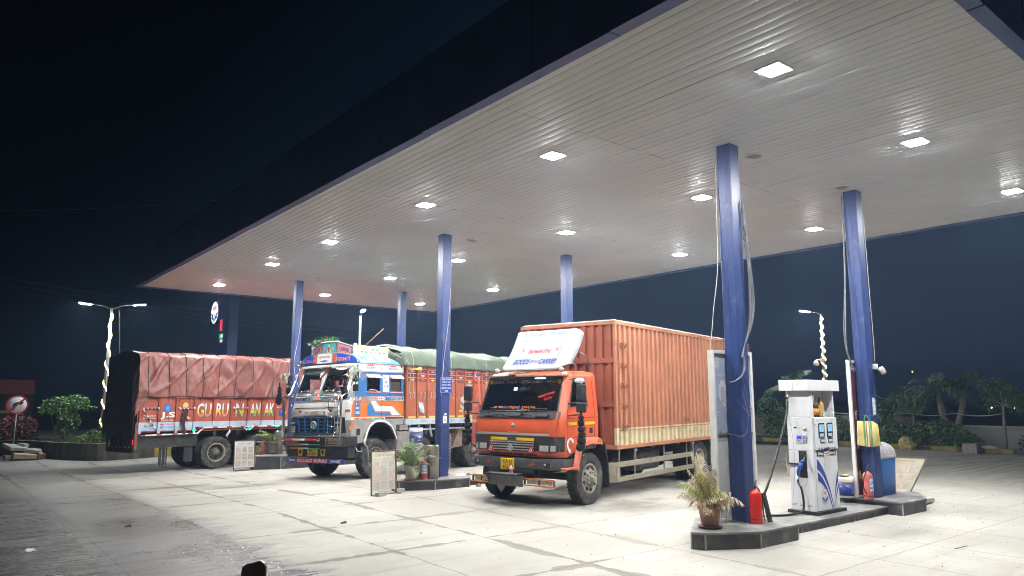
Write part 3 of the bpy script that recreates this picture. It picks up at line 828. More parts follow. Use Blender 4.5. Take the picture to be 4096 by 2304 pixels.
# lower lip slots, bumper, plates, shelf, bull bar
a = MB(rubber)
for y in (.42, .14, -.14, -.42): a.box(.062, .08, y - .12, y + .12, .915, .94)
a.build("air_slot", t1, split=True)
bm = M("bumper_grey", (0.050, 0.052, 0.056), 0.38, var=0.15, dirt=((0.16, 0.155, 0.14), 0.3, 4), coat=.2)
a = MB(bm)
def bump(u, v):
    s = u * 2 - 1; y = s * 1.03; t = abs(s); x = .0 + .03 * t * t + .16 * max(0, (t - .84) / .16) ** 2
    zz = [(.675, .03), (.69, .0), (.83, .0), (.862, .018), (.868, .09)][int(round(v * 4))]
    return (x + zz[1], y, zz[0])
a.grid(bump, 30, 4)
for s in (1, -1): a.hexa([(.20, s * 1.0, .68), (.20, s * 1.03, .68), (.55, s * 1.05, .68), (.55, s * 1.02, .68)], [(.20, s * 1.0, .86), (.20, s * 1.03, .86), (.55, s * 1.05, .86), (.55, s * 1.02, .86)])
a.box(.09, .30, -.97, .97, .68, .85)
bo = a.build("bumper", t1, sharp=40)
a = MB(rubber)
for s in (1, -1):
    a.box(-.004 + .02, .03, s * .76 - .11, s * .76 + .11, .705, .80)
a.use(lens_m)
for s in (1, -1): a.ball((.014, s * .78 + .02, .77), .022, 10)
a.build("fog_lamp", bo, bevel=.01, split=lambda c: c.y > 0)
a = MB(red_vinyl); a.text("ಜೈ", (-.003, .53, .765), (0, -1, .25), (0, .25, 1), .13, .055, bold=.03); a.text("ಜೈ", (-.003, -.49, .765), (0, -1, .35), (0, .35, 1), .14, .06, bold=.03); a.build("bumper_sticker", bo, split=lambda c: c.y > 0)
a = MB(plate_y); a.box(-.03, -.012, -.10, .215, .645, .855); po = a.build("number_plate", t1, bevel=.012)
a = MB(black_ink); a.text("KA 51", (-.0335, .05, .79), FU, FV, .21, .072, bold=.012); a.text("AG5700", (-.0335, .045, .70), FU, FV, .25, .075, bold=.012); a.build("plate_lettering", po)
steel_g = M("grey_bar_steel", (0.15, 0.15, 0.15), 0.45, 0.5, var=0.25, dirt=((0.28, 0.26, 0.22), 0.4, 5))
a = MB(steel_g)
a.hexa([(-.22, -.28, .575), (-.22, .44, .575), (.02, .44, .575), (.02, -.28, .575)], [(-.22, -.28, .592), (-.22, .44, .592), (.02, .44, .592), (.02, -.28, .592)])
a.bar((-.20, -.25, .57), (-.10, -.25, .40), .02, .04); a.bar((-.20, .41, .57), (-.10, .41, .40), .02, .04)
a.box(-.12, -.09, -.36, .42, .37, .55)
a.build("front_step", t1)
a = MB(black_pl); a.box(.0, .05, -.5, .5, .60, .68); a.box(.05, .2, .30, .42, .5, .68); a.box(.05, .2, -.42, -.30, .5, .68)
a.tube([(-.02, .58, .60), (-.05, .60, .66), (-.03, .62, .56)], .015, 6); a.build("tow_bracket", t1)
hz_or = M("hazard_stripe_orange", (0.62, 0.17, 0.05), 0.45, dirt=((0.65, 0.55, 0.12), 0.5, 30))
for y0, y1 in ((.86, .44), (-.36, -1.0)):
    a = MB(hz_or); lo, hi = min(y0, y1), max(y0, y1)
    for z in (.40, .515): a.box(-.06, -.025, lo, hi, z - .012, z + .012)
    a.use(black_pl)
    for y in (y0, y1, (y0 + y1) / 2): a.box(-.058, -.027, y - .012, y + .012, .41, .505)
    a.use(M("dirty_mesh_white", (0.42, 0.40, 0.35), 0.7, var=0.3, vscale=20)); a.box(-.045, -.035, lo + .03, hi - .05, .425, .495)
    a.build("guard_bar", t1)
# hazard triangles on the grille
for y in (.47, -.46):
    a = MB(M("triangle_red", (0.42, 0.02, 0.035), 0.35)); h = .165; w = .085
    o3 = [(y + w, .955), (y, .955 + h), (y - w, .955)]; cx, cz = y, .955 + h * .36; i3 = [(cx + (p[0] - cx) * .38, cz + (p[1] - cz) * .38) for p in o3]
    for k in range(3):
        k2 = (k + 1) % 3
        a.hexa([(-.004, *o3[k]), (-.004, *o3[k2]), (-.004, *i3[k2]), (-.004, *i3[k])], [(.016, *o3[k]), (.016, *o3[k2]), (.016, *i3[k2]), (.016, *i3[k])])
    a.use(white_vinyl)
    i4 = [(cx + (p[0] - cx) * .46, cz + (p[1] - cz) * .46) for p in o3]
    for k in range(3): a.tube([(-.006, *i4[k]), (-.006, *i4[(k + 1) % 3])], .004, 4)
    a.build("hazard_triangle", t1)
# near-side door furniture
a = MB(yellow_vinyl); a.box(.345, 1.28, -1.062, -1.056, 1.462, 1.515); a.build("reflective_strip", t1)
a = MB(rubber); a.box(1.10, 1.21, -1.058, -1.050, 1.30, 1.40); a.use(black_pl); a.box(1.115, 1.195, -1.068, -1.056, 1.345, 1.37); a.build("door_handle", t1)
def side_pt(x, z, off=.004): return (x, -(hwz(z) + off), z)
a = MB(pane); wl = [(.43, 1.805), (1.038, 1.805), (1.038, 2.318), (.60, 2.318)]
a.poly([side_pt(x, z, -.012) for x, z in wl]); a.build("side_window", t1)
a = MB(rubber); a.tube([side_pt(x, z, .001) for x, z in wl + [wl[0]]], .014, 6, cap=False); a.tube([side_pt(.66, 1.81, -.006), side_pt(.80, 2.315, -.006)], .008, 6); a.build("window_seal", t1)
a = MB(white_vinyl)   # leaping horse-head mark on the front corner
cx, cz = .40, 1.105
a.decal([(-.10, .02), (-.085, .08), (-.03, .125), (.05, .14), (.07, .12), (.0, .10), (-.05, .05), (-.055, .0), (-.02, -.05), (.02, -.075), (.03, -.055), (.035, -.14), (-.02, -.135), (-.075, -.08)], (cx, -1.052, cz), SU, SV)
for k in range(7):
    an = 1.45 - k * .23; p = (math.cos(an), math.sin(an)); a.decal([(p[0] * .03 + .03, p[1] * .05 + .05), (p[0] * .085 + .04, p[1] * .085 + .05), (p[0] * .085 + .05, p[1] * .085 + .035), (p[0] * .03 + .036, p[1] * .05 + .04)], (cx, -1.052, cz), SU, SV)
a.build("horse_head_mark", t1)
# wheel arch fenders and mud flap
a = MB(faded)
for s in (-1, 1):
    sec = [(.62, .90), (.70, 1.02), (.85, 1.10), (1.05, 1.13), (1.46, 1.09)]
    for (p, q) in zip(sec, sec[1:]): a.hexa([(p[0], s * 1.045, p[1]), (q[0], s * 1.045, q[1]), (q[0], s * 1.14, q[1] - .02), (p[0], s * 1.14, p[1] - .02)], [(p[0], s * 1.04, p[1] + .10), (q[0], s * 1.04, q[1] + .12), (q[0], s * 1.12, q[1] + .06), (p[0], s * 1.12, p[1] + .03)])
a.build("fender", t1, bevel=.01, split=lambda c: c.y > 0)
a = MB(M("indicator_amber", (0.55, 0.20, 0.03), 0.2, coat=.5)); a.box(1.28, 1.38, -1.155, -1.13, 1.13, 1.19); a.build("indicator", t1)
a = MB(faded); a.hexa([(.46, -1.06, .66), (.52, -1.14, .66), (.56, -1.14, .66), (.50, -1.06, .66)], [(.60, -1.06, 1.04), (.66, -1.14, 1.04), (.70, -1.14, 1.04), (.64, -1.06, 1.04)]); a.bar((.12, -1.08, .70), (.50, -1.10, .70), .10, .03); a.build("mud_guard", t1)
a = MB(chassis_m)
for s in (-1, 1):
    a.tube([(.52, s * 1.0, .65), (.50, s * 1.02, .40), (.62, s * 1.02, .40)], .015, 6)
    pr = [(1.50, 1.12), (1.56, 1.10), (1.66, .75), (1.70, .25), (1.68, .25), (1.63, .74), (1.53, 1.05)]
    a.prism([(p[0], p[1]) for p in pr], s * 1.10 - .03, s * 1.10 + .03, 'y'); a.prism(pr, s * .82, s * 1.08, 'y')
a.build("mud_flap", t1, split=True)
# mirrors
def mirrors(s, yo):
    a = MB(black_pl); y = s * yo
    a.tube([(.36, s * 1.05, 1.86), (.22, y, 1.88)], .013, 6); a.tube([(.36, s * 1.05, 1.64), (.22, y, 1.67)], .013, 6); a.tube([(.22, y, 1.62), (.22, y, 2.26)], .014, 6)
    o = a.build("mirror_arm", t1)
    a = MB(black_pl); a.box(.185, .245, y - .105, y + .105, 1.90, 2.20); a.build("mirror", o, bevel=.03, seg=3)
    a = MB(black_pl); a.box(.185, .245, y - .105, y + .105, 1.70, 1.88); a.build("mirror", o, bevel=.03, seg=3)
    a = MB(chrome); a.box(.244, .249, y - .09, y + .09, 1.92, 2.18); a.build("mirror_glass", o)
    tassel(t1, .20, y, 1.66, 1.06, .055)
mirrors(-1, 1.42); mirrors(1, 1.23)
a = MB(M("grey_mirror_back", (0.22, 0.22, 0.22), 0.4)); a.lathe([(0, .035), (.07, .03), (.10, 0), (.10, -.02)], (.33, -1.32, 2.27), (-.3, -.2, .9), 20); a.use(black_pl); a.tube([(.33, -1.30, 2.27), (.5, -1.0, 2.30)], .012, 6); a.build("kerb_mirror", t1)
a = MB(black_pl); a.hexa([(.10, .28, 2.30), (.10, .0, 2.33), (.16, .0, 2.33), (.16, .28, 2.30)], [(.09, .24, 2.37), (.09, -.02, 2.40), (.15, -.02, 2.40), (.15, .24, 2.37)]); a.bar((.12, .15, 2.40), (.52, -.30, 2.47), .06, .02); a.build("front_mirror", t1, bevel=.015)
# open far-side door
dr = MB(orange); Ld = .92
dr.box(0, Ld, -.02, .02, 1.0, 1.80)
for (p, q, w) in (((.02, 0, 1.8), (.16, 0, 2.35), .05), ((.16, 0, 2.35), (Ld - .05, 0, 2.37), .05), ((Ld - .03, 0, 2.37), (Ld - .03, 0, 1.8), .05)): dr.bar(p, q, .04, w, (1, 0, 0) if abs(p[0] - q[0]) < .2 else (0, 0, 1))
dr.use(yellow_vinyl); dr.box(.05, Ld - .04, .021, .026, 1.46, 1.515)
dr.use(interior_m); dr.box(.08, Ld - .1, -.035, -.021, 1.1, 1.72)
do = dr.build("door", t1, bevel=.012); do.location = (.36, 1.05, 0); do.rotation_euler = (0, 0, R(48))
# cab interior
a = MB(interior_m); a.box(.16, 1.44, -.98, .98, 1.0, 1.06); a.box(1.40, 1.45, -.98, .98, 1.0, 2.40); a.box(.24, .62, -.95, .95, 1.06, 1.66); a.box(.3, 1.40, -.93, .93, 2.36, 2.385); a.build("cab_lining", t1)
for y in (.52, -.52):
    a = MB(M("seat_vinyl", (0.10, 0.035, 0.03), 0.6)); a.box(.85, 1.32, y - .26, y + .26, 1.25, 1.45); a.hexa([(1.18, y - .25, 1.44), (1.18, y + .25, 1.44), (1.34, y + .25, 1.44), (1.34, y - .25, 1.44)], [(1.30, y - .22, 2.02), (1.30, y + .22, 2.02), (1.38, y + .22, 2.02), (1.38, y - .22, 2.02)]); a.build("seat", t1, bevel=.04)
a = MB(rubber); u, v = basis((-.5, 0, .86)); c = Vector((.62, .50, 1.74)); a.tube([c + (u * math.cos(2 * PI * k / 24) + v * math.sin(2 * PI * k / 24)) * .21 for k in range(25)], .016, 6, cap=False); a.tube([c, (.45, .5, 1.5)], .025, 6); a.build("steering_wheel", t1)
a = MB(M("dash_cloth", (0.42, 0.44, 0.47), 0.7)); a.box(.30, .56, .10, .62, 1.66, 1.72); a.use(M("orange_flowers", (0.5, 0.2, 0.03), 0.8)); [a.ball((.34, -.02 - k * .07, 1.71), .035, 8) for k in range(3)]; a.build("dashboard_shelf", t1)
a = MB(glow('cab_fill_dim', (1, .9, .8), 4.0)); a.box(.9, 1.06, -.08, .08, 2.335, 2.358); a.build("cab_fill_light", t1)  # added glowing panel that lifts the dark cab interior
# roof: horn, clearance lamps, wind shield
for y in (.74, -.80):
    a = MB(M("dusty_lamp", (0.45, 0.36, 0.30), 0.5)); a.ball((.53, y, 2.49), .05, 12); a.tube([(.53, y, 2.43), (.53, y, 2.48)], .03, 8); a.build("roof_lamp", t1)
shield_m = M("white_fibreglass", (0.29, 0.30, 0.315), 0.5, var=0.05, vscale=2.5, dirt=((0.24, 0.23, 0.21), 0.2, 4))
def shp(s, t, off=0.0):
    x = .60 + .66 * t + .05 * math.sin(PI * t) ; z = 2.49 + .83 * t - .03 * math.sin(PI * t)
    w = .80 + .02 * t; e = abs(s)
    b = max(0, (e - .86) / .14); x += .16 * b ** 1.5 * (1 - .25 * t)
    n = Vector((-.78, 0, .62)); p = Vector((x, s * w, z)) + n * off; return p
a = MB(shield_m); N = 24; Mv = 12
def sh(u, v):
    s = u * 2 - 1; t = v
    # rounded top corners, cut-back lower corners
    if abs(s) > .86: t = min(t, 1 - ((abs(s) - .86) / .14) ** 2 * .10); t = max(t, ((abs(s) - .80) / .20) * .20)
    elif abs(s) > .80: t = max(t, ((abs(s) - .80) / .20) * .20)
    return shp(s, t)
a.grid(sh, N, Mv); wo = a.build("roof_shield", t1)
md = wo.modifiers.new("thick", 'SOLIDIFY'); md.thickness = 0.012; md.offset = -1
a = MB(shield_m)
for s in (.62, -.62): a.grid(lambda u, v, s=s: shp(s * (1.06 - .16 * v) + (u - .5) * .035, .03 + v * .80, .020 if .2 < u < .8 else .001), 4, 8)
def sh_text(t, y, tt, w, h, mat, bold=.01, shear=0.0):
    a = MB(mat); vs, fs, (x0, x1, y0, y1) = text_geo(t, bold, shear)
    a.add([shp((y - ((x - (x0 + x1) / 2) / (x1 - x0) * w)) / .81, tt + ((yy - (y0 + y1) / 2) / (y1 - y0) * h) / 1.06, .02) for x, yy in vs], fs); return a.build("lettering", wo)
a.build("stiffening_rib", wo)
sh_text("DIAMOND", .0, .91, 1.02, .085, M("emboss_shade_grey", (0.22, 0.23, 0.25), 0.5), .035)  # flat letters, shading of the embossing put into a darker grey
sh_text("SRI MARUTHI", .0, .49, .54, .105, M("signwriter_red", (0.36, 0.02, 0.015), 0.5), .022, .15)
a = MB(_mats["signwriter_red"])
for s in (1, -1):
    for k in range(2): q = [(s * .36, .50 + k * .045), (s * .44, .53 + k * .045), (s * .42, .49 + k * .045)]; a.poly([shp(y / .81, t, .02) for y, t in q])
a.build("flag_mark", wo)
sh_text("GOODS", .31, .225, .38, .155, blue_ink, .035, .12); sh_text("2+1", .0, .235, .20, .07, blue_ink, .03, .25); sh_text("CARRIER", -.335, .225, .42, .15, blue_ink, .035, .12)
a = MB(steel_g)
for s in (1, -1):
    a.tube([shp(s * .8, .62, -.02), (1.38, s * .86, 2.75), (1.42, s * .86, 2.46)], .016, 6); a.tube([shp(s * .7, .22, -.02), (1.0, s * .80, 2.60), (1.02, s * .80, 2.46)], .016, 6)
a.build("shield_stay", t1, split=True)

# container
ctn = M("container_orange_brown", (0.40, 0.168, 0.090), 0.55, var=0.14, vscale=1.6, bump=0.06, bscale=14, dirt=((0.36, 0.17, 0.10), 0.4, 2.4))
ctn_f = M("container_front", (0.30, 0.085, 0.045), 0.6, var=0.16, vscale=1.6, bump=0.06, bscale=14, dirt=((0.20, 0.075, 0.045), 0.4, 2.4))
cream = M("cream_paint", (0.62, 0.53, 0.33), 0.55, var=0.12, vscale=3, dirt=((0.36, 0.28, 0.15), 0.5, 5))
X0, X1, HW, Z0, Z1 = 1.93, 9.90, 1.18, .95, 3.52
def corr(n, depth, width):
    """corrugation profile over 0..width as (pos, offset)"""
    out = []; p = width / n
    for i in range(n):
        b = i * p; out += [(b, 0), (b + p * .36, 0), (b + p * .42, depth), (b + p * .82, depth), (b + p * .88, 0)]
    out.append((width, 0)); return out
def ribbed(a, prof, f, z0, z1):
    vs = []
    for (p, d) in prof: vs += [f(p, d, z0), f(p, d, z1)]
    a.add(vs, [(2 * i, 2 * i + 2, 2 * i + 3, 2 * i + 1) for i in range(len(prof) - 1)])
pr = corr(36, .052, X1 - X0 - .16)
a = MB(ctn)
for s in (-1, 1):
    ribbed(a, pr, lambda p, d, z: (X0 + .08 + p, s * (HW - .058 + d), z), 1.36, 3.44)
    a.use(cream); ribbed(a, pr, lambda p, d, z: (X0 + .08 + p, s * (HW - .058 + d), z), 1.03, 1.36)
    a.box(X0 + .01, X0 + .08, min(s * (HW - .062), s * HW), max(s * (HW - .062), s * HW), 1.04, 1.36); a.use(ctn)
body = a.build("container", t1)
a = MB(ctn)
for s in (-1, 1):
    lo, hi = min(s * (HW - .06), s * (HW + .004)), max(s * (HW - .06), s * (HW + .004))
    a.box(X0, X1, lo, hi, Z0, 1.03); a.box(X0, X1, lo, hi, 3.44, Z1)
    a.box(X0 + .004, X0 + .082, min(s * (HW - .055), s * HW), max(s * (HW - .055), s * HW), 1.362, 3.44); a.box(X1 - .08, X1, lo, hi, 1.03, 3.44)
    nr = 36
a.box(X0, X0 + .06, -HW + .06, HW - .06, Z0, 1.03); a.box(X0, X0 + .06, -HW + .06, HW - .06, 3.44, Z1)
a.box(X0 + .02, X1 - .02, -HW + .06, HW - .06, Z0 + .02, Z0 + .06)
a.box(X1 - .04, X1 - .01, -HW + .06, HW - .06, 1.03, 3.44)
a.build("frame", body, bevel=.006)
a = MB(ctn_f); prf = corr(11, .045, 2 * HW - .14)
ribbed(a, prf, lambda p, d, z: (X0 + .055 - d, HW - .07 - p, z), 1.03, 3.44)
for z in (1.78, 2.66): a.box(X0 - .006, X0 + .012, -HW + .06, HW - .06, z, z + .11)
a.build("front_wall", body)
a = MB(M("roof_sheet", (0.62, 0.60, 0.56), 0.5, var=.1)); rp = corr(60, .025, X1 - X0 - .04)
vs = []
for (p, d) in rp: vs += [(X0 + .02 + p, -HW + .03, Z1 + .002 + d), (X0 + .02 + p, HW - .03, Z1 + .002 + d)]
a.add(vs, [(2 * i, 2 * i + 1, 2 * i + 3, 2 * i + 2) for i in range(len(rp) - 1)])
for s in (-1, 1):
    vs = []
    for (p, d) in rp: vs += [(X0 + .02 + p, s * (HW - .03), Z1 - .01), (X0 + .02 + p, s * (HW - .03), Z1 + .002 + d)]
    a.add(vs, [(2 * i, 2 * i + 2, 2 * i + 3, 2 * i + 1) for i in range(len(rp) - 1)])
a.build("roof", body)
for (x, z) in ((2.10, 3.05), (2.10, 2.64), (2.10, 2.24), (2.10, 1.83), (2.10, 1.42), (5.10, 1.51)):
    a = MB(ctn_f); y = -HW - .0; a.box(x, x + .26, y - .075, y - .02, z, z + .014)
    for q in (x + .06, x + .19): a.prism([(q - .008, z), (q + .008, z), (q + .008, z - .09), (q - .008, z - .09)], y - .06, y - .05, 'y'); a.hexa([(q - .01, y - .07, z - .005), (q + .01, y - .07, z - .005), (q + .01, y - .005, z - .095), (q - .01, y - .005, z - .095)], [(q - .01, y - .06, z), (q + .01, y - .06, z), (q + .01, y + .005, z - .08), (q - .01, y + .005, z - .08)])
    a.build("foothold", body)
a = MB(M("rope_line", (0.30, 0.12, 0.07), 0.8)); a.tube([(X0 + .1 + k * .25, -HW - .006 - .004 * (k % 2), 1.325 - .003 * (k % 3)) for k in range(31)], .008, 5); a.build("rope", body)
# chassis, guards, tank, wheels
a = MB(chassis_m)
for s in (-1, 1): a.box(.5, X1 - .2, s * .42 - .04, s * .42 + .04, .66, .90)
for x in (1.0, 2.2, 3.6, 5.0, 6.2, 7.6, 9.2): a.box(x - .04, x + .04, -1.1, 1.1, .90, .948); a.box(x - .05, x + .05, -.4, .4, .68, .86)
a.tube([(.9, -.9, .48), (.9, .9, .48)], .06, 8); a.tube([(6.2, -.9, .48), (6.2, .9, .48)], .08, 8); a.ball((6.2, 0, .48), .2, 12)
a.tube([(1.5, 0, .72), (6.2, 0, .52)], .05, 8); a.box(.3, 1.4, -.4, .4, .55, 1.0)
a.build("chassis", t1)
a = MB(M("fuel_tank", (0.055, 0.055, 0.055), 0.5, dirt=((.16, .15, .13), .5, 4))); a.box(3.2, 4.3, -.98, -.52, .42, .86); a.build("fuel_tank", t1, bevel=.1, seg=3)
a = MB(chassis_m); a.lathe([(.0, .0), (.13, .0), (.16, .03), (.16, .47), (.13, .5), (0, .5)], (2.2, -.75, .65), (1, 0, 0), 20); a.build("air_tank", t1)
gd = M("guard_khaki", (0.23, 0.205, 0.15), 0.6, var=0.15, dirt=((.32, .29, .22), .5, 5))
for s in (-1, 1):
    a = MB(gd); y = s * 1.15
    a.box(1.95, 5.66, y - .015, y + .015, .60, .705); a.box(1.95, 5.66, y - .015, y + .015, .32, .42)
    a.box(1.90, 2.08, y - .015, y + .015, .321, .704) if False else None
    a.hexa([(1.93, y - .014, .42), (2.07, y - .014, .42), (2.07, y + .014, .42), (1.93, y + .014, .42)], [(1.93, y - .014, .60), (2.07, y - .014, .60), (2.07, y + .014, .60), (1.93, y + .014, .60)])
    a.hexa([(1.78, y - s * .22 - .01, .32), (1.94, y - .01, .32), (1.94, y + .01, .32), (1.78, y - s * .22 + .01, .32)], [(1.78, y - s * .22 - .01, .70), (1.94, y - .01, .70), (1.94, y + .01, .70), (1.78, y - s * .22 + .01, .70)])
    a.box(5.62, 5.655, y - .014, y + .014, .42, .60)
    for x in (2.12, 2.78, 4.18, 5.40): a.box(x - .02, x + .02, y - s * .04 - .012, y - s * .04 + .012, .32, .949)
    a.build("side_guard", t1, bevel=.006)
a = MB(M("strap_grey", (.32, .31, .29), .8))
for x in (2.78, 5.72): a.ball((x, -1.13, .90), .045, 10); a.tube([(x, -1.13, .90), (x + .02, -1.14, .62)], .012, 6)
a.build("rope_knot", t1, split=lambda c: c.x > 4)
wheel(t1, 1.015, -.985, .475, .245, -1, 'front'); wheel(t1, 1.015, .985, .475, .245, 1, 'front')
for s in (-1, 1):
    wheel(t1, 6.2, s * .99, .475, .245, s, 'rear'); wheel(t1, 6.2, s * .70, .475, .245, s, 'rear')
a = MB(chassis_m)
for s in (-1, 1):
    a.prism([(5.60, .93), (5.62, .93), (5.62, .30), (5.60, .30)], s * .9 - .22, s * .9 + .22, 'y'); a.prism([(6.80, .93), (6.82, .93), (6.82, .30), (6.80, .30)], s * .9 - .22, s * .9 + .22, 'y')
a.build("rear_mud_flap", t1, split=True)
# charm, brush and bottle at the front step
a = MB(M("tarnished_metal", (.20, .19, .18), .5, .6)); a.decal([(p[0] * .085, p[1] * .085) for p in heart()], (-.135, .12, .33), FU, FV); a.decal([(p[0] * .085, p[1] * .085) for p in heart()], (-.115, .12, .33), (0, 1, 0), FV)
hp = heart(); a.add([(-.135, .12 - p[0] * .085, .33 + p[1] * .085) for p in hp] + [(-.115, .12 - p[0] * .085, .33 + p[1] * .085) for p in hp], [(i, (i + 1) % 24, 24 + (i + 1) % 24, 24 + i) for i in range(24)])
a.tube([(-.125, .12, .40), (-.115, .12, .52)], .006, 5); a.build("heart_charm", t1)
bt = thing("small_bottle", t1.matrix_basis @ Vector((0, 0, 0)), 'small white bottle standing by the yellow number plate of the orange lorry', 'bottle')
bt.matrix_world = Matrix.Translation((8.524, 10.686, 0)) @ Matrix.Rotation(YAW1, 4, 'Z') @ Matrix.Translation((-.09, -.08, .594))
a = MB(M("milky_plastic", (.66, .62, .58), .4)); a.lathe([(0, 0), (.032, 0), (.036, .01), (.036, .10), (.014, .135), (.014, .15)], n=16); a.build("body", bt)
a = MB(M("pink_label", (.62, .14, .18), .5)); a.lathe([(.0372, .03), (.0372, .09)], n=16); a.build("label_band", bt)
a = MB(red_vinyl); a.lathe([(.016, .148), (.016, .17), (0, .172)], n=12); a.build("cap", bt)
# ------------------------------------------------------------------ people
skin_m = M("brown_skin", (0.23, 0.115, 0.07), 0.55, var=0.1, vscale=20)
hair_m = M("black_hair", (0.012, 0.010, 0.009), 0.6, var=0.3, vscale=80)
def person(matrix, label, shirt, trousers, J, E, rad, skin_j, leg_j, face_dir, head):
    """one continuous skinned body; J joints, E bones, rad radii; face towards face_dir"""
    names = list(J); idx = {n: i for i, n in enumerate(names)}
    me = bpy.data.meshes.new("person"); me.from_pydata([J[n] for n in names], [(idx[a], idx[b]) for a, b in E], []); me.update()
    tmp = bpy.data.objects.new("person", me); scene.collection.objects.link(tmp)
    sk = tmp.modifiers.new("skin", 'SKIN'); tmp.modifiers.new("sub", 'SUBSURF').levels = 1; tmp.modifiers["sub"].render_levels = 1
    lay = me.skin_vertices[0].data if me.skin_vertices else None
    if lay is None:
        bm = bmesh.new(); bm.from_mesh(me); bm.verts.layers.skin.verify(); bm.to_mesh(me); bm.free(); lay = me.skin_vertices[0].data
    for n in names:
        r = rad[n]; lay[idx[n]].radius = r if isinstance(r, tuple) else (r, r); lay[idx[n]].use_root = (n == 'pelvis')
    dg = bpy.context.evaluated_depsgraph_get(); dg.update()
    m2 = bpy.data.meshes.new_from_object(tmp.evaluated_get(dg)); bpy.data.objects.remove(tmp)
    m2.name = "person"; m2.materials.clear()
    for m in (shirt, trousers, skin_m): m2.materials.append(m)
    P = [(Vector(J[n]), n) for n in names]
    for p in m2.polygons:
        n = min(P, key=lambda q: (q[0] - p.center).length_squared)[1]
        p.material_index = 2 if n in skin_j else (1 if n in leg_j else 0); p.use_smooth = True
    o = bpy.data.objects.new("person", m2); scene.collection.objects.link(o); o.matrix_world = matrix
    tag(o, label, 'person')
    h = Vector(head); f = Vector(face_dir).normalized(); sd = f.cross(Vector((0, 0, 1))).normalized()
    a = MB(hair_m); a.ball(h - f * .018 + Vector((0, 0, .028)), .104, 14, sx=.92, sy=.92, sz=1.0)
    hv = [(i, v) for i, v in enumerate(a.v)]
    keep = set(i for i, v in hv if (Vector(v) - h).dot(f) < .045 and v[2] > h.z - .05 or v[2] > h.z + .07)
    a.f = [q for q in a.f if all(i in keep for i in q)]; a.mi = [0] * len(a.f); a.sm = [True] * len(a.f)
    a.build("hair", o)
    a = MB(skin_m); a.bar(h + f * .085 + Vector((0, 0, .01)), h + f * .112 - Vector((0, 0, .022)), .026, .022); a.ball(h + sd * .088, .026, 8, sx=.5, sy=.8); a.ball(h - sd * .088, .026, 8, sx=.5, sy=.8); a.build("nose_and_ears", o)
    a = MB(M("eye_white", (.6, .58, .55), .3))
    for s in (1, -1): a.ball(h + f * .085 + sd * s * .034 + Vector((0, 0, .012)), .014, 8)
    a.use(black_ink)
    for s in (1, -1): a.ball(h + f * .097 + sd * s * .034 + Vector((0, 0, .012)), .006, 6)
    a.build("eyes", o)
    a = MB(M("lips", (.16, .06, .045), .5)); a.ball(h + f * .092 - Vector((0, 0, .05)), .022, 8, sx=.9, sy=.9, sz=.35); a.build("mouth", o)
    return o
def seated(fwd=-1, lean=0.0, armL=None, armR=None, turn=(-1, 0, 0)):
    """joints of a seated figure, hips at the origin, facing -x"""
    J = {'pelvis': (0, 0, .02), 'waist': (-.02 + lean * .1, 0, .20), 'chest': (-.03 + lean * .25, 0, .40), 'neck': (-.02 + lean * .35, 0, .555), 'chin': (-.035 + lean * .4, 0, .635), 'head': (-.03 + lean * .4, 0, .73)}
    Rd = {'pelvis': (.16, .12), 'waist': (.15, .11), 'chest': (.175, .12), 'neck': .058, 'chin': (.068, .075), 'head': (.082, .098)}
    E = [('pelvis', 'waist'), ('waist', 'chest'), ('chest', 'neck'), ('neck', 'chin'), ('chin', 'head')]
    sk = {'neck', 'chin', 'head'}; lg = {'pelvis'}
    for s, t, arm in ((1, 'a', armL), (-1, 'b', armR)):
        sh, el, wr, fd = arm
        for nme, p, r in (('sh', sh, .062), ('el', el, .045), ('fa', tuple(el[k] * .45 + wr[k] * .55 for k in range(3)), .040), ('wr', wr, .027)):
            J[nme + t] = p; Rd[nme + t] = r
        E += [('chest', 'sh' + t), ('sh' + t, 'el' + t), ('el' + t, 'fa' + t), ('fa' + t, 'wr' + t)]
        w = Vector(wr); d = Vector(fd).normalized(); sd = d.cross(Vector((0, 0, 1))).normalized()
        J['pm' + t] = tuple(w + d * .075); Rd['pm' + t] = (.034, .018); E.append(('wr' + t, 'pm' + t)); sk |= {'wr' + t, 'pm' + t, 'fa' + t}
        for k in range(4):
            b = w + d * .085 + sd * (k - 1.5) * .019; L = (.062, .074, .070, .054)[k]
            J['k%d%s' % (k, t)] = tuple(b + d * L * .5); J['f%d%s' % (k, t)] = tuple(b + d * L * .85 - Vector((0, 0, L * .4)))
            Rd['k%d%s' % (k, t)] = .009; Rd['f%d%s' % (k, t)] = .008; E += [('pm' + t, 'k%d%s' % (k, t)), ('k%d%s' % (k, t), 'f%d%s' % (k, t))]; sk |= {'k%d%s' % (k, t), 'f%d%s' % (k, t)}
        J['th' + t] = tuple(w + d * .05 + sd * s * .05); Rd['th' + t] = .010; E.append(('pm' + t, 'th' + t)); sk.add('th' + t)
        J['hp' + t] = (-.06, s * .10, 0); J['kn' + t] = (-.44, s * .13, .03); J['an' + t] = (-.52, s * .13, -.38); J['to' + t] = (-.66, s * .14, -.43)
        Rd.update({'hp' + t: .088, 'kn' + t: .066, 'an' + t: .042, 'to' + t: (.04, .03)}); E += [('pelvis', 'hp' + t), ('hp' + t, 'kn' + t), ('kn' + t, 'an' + t), ('an' + t, 'to' + t)]; lg |= {'hp' + t, 'kn' + t, 'an' + t, 'to' + t}
    return J, E, Rd, sk, lg

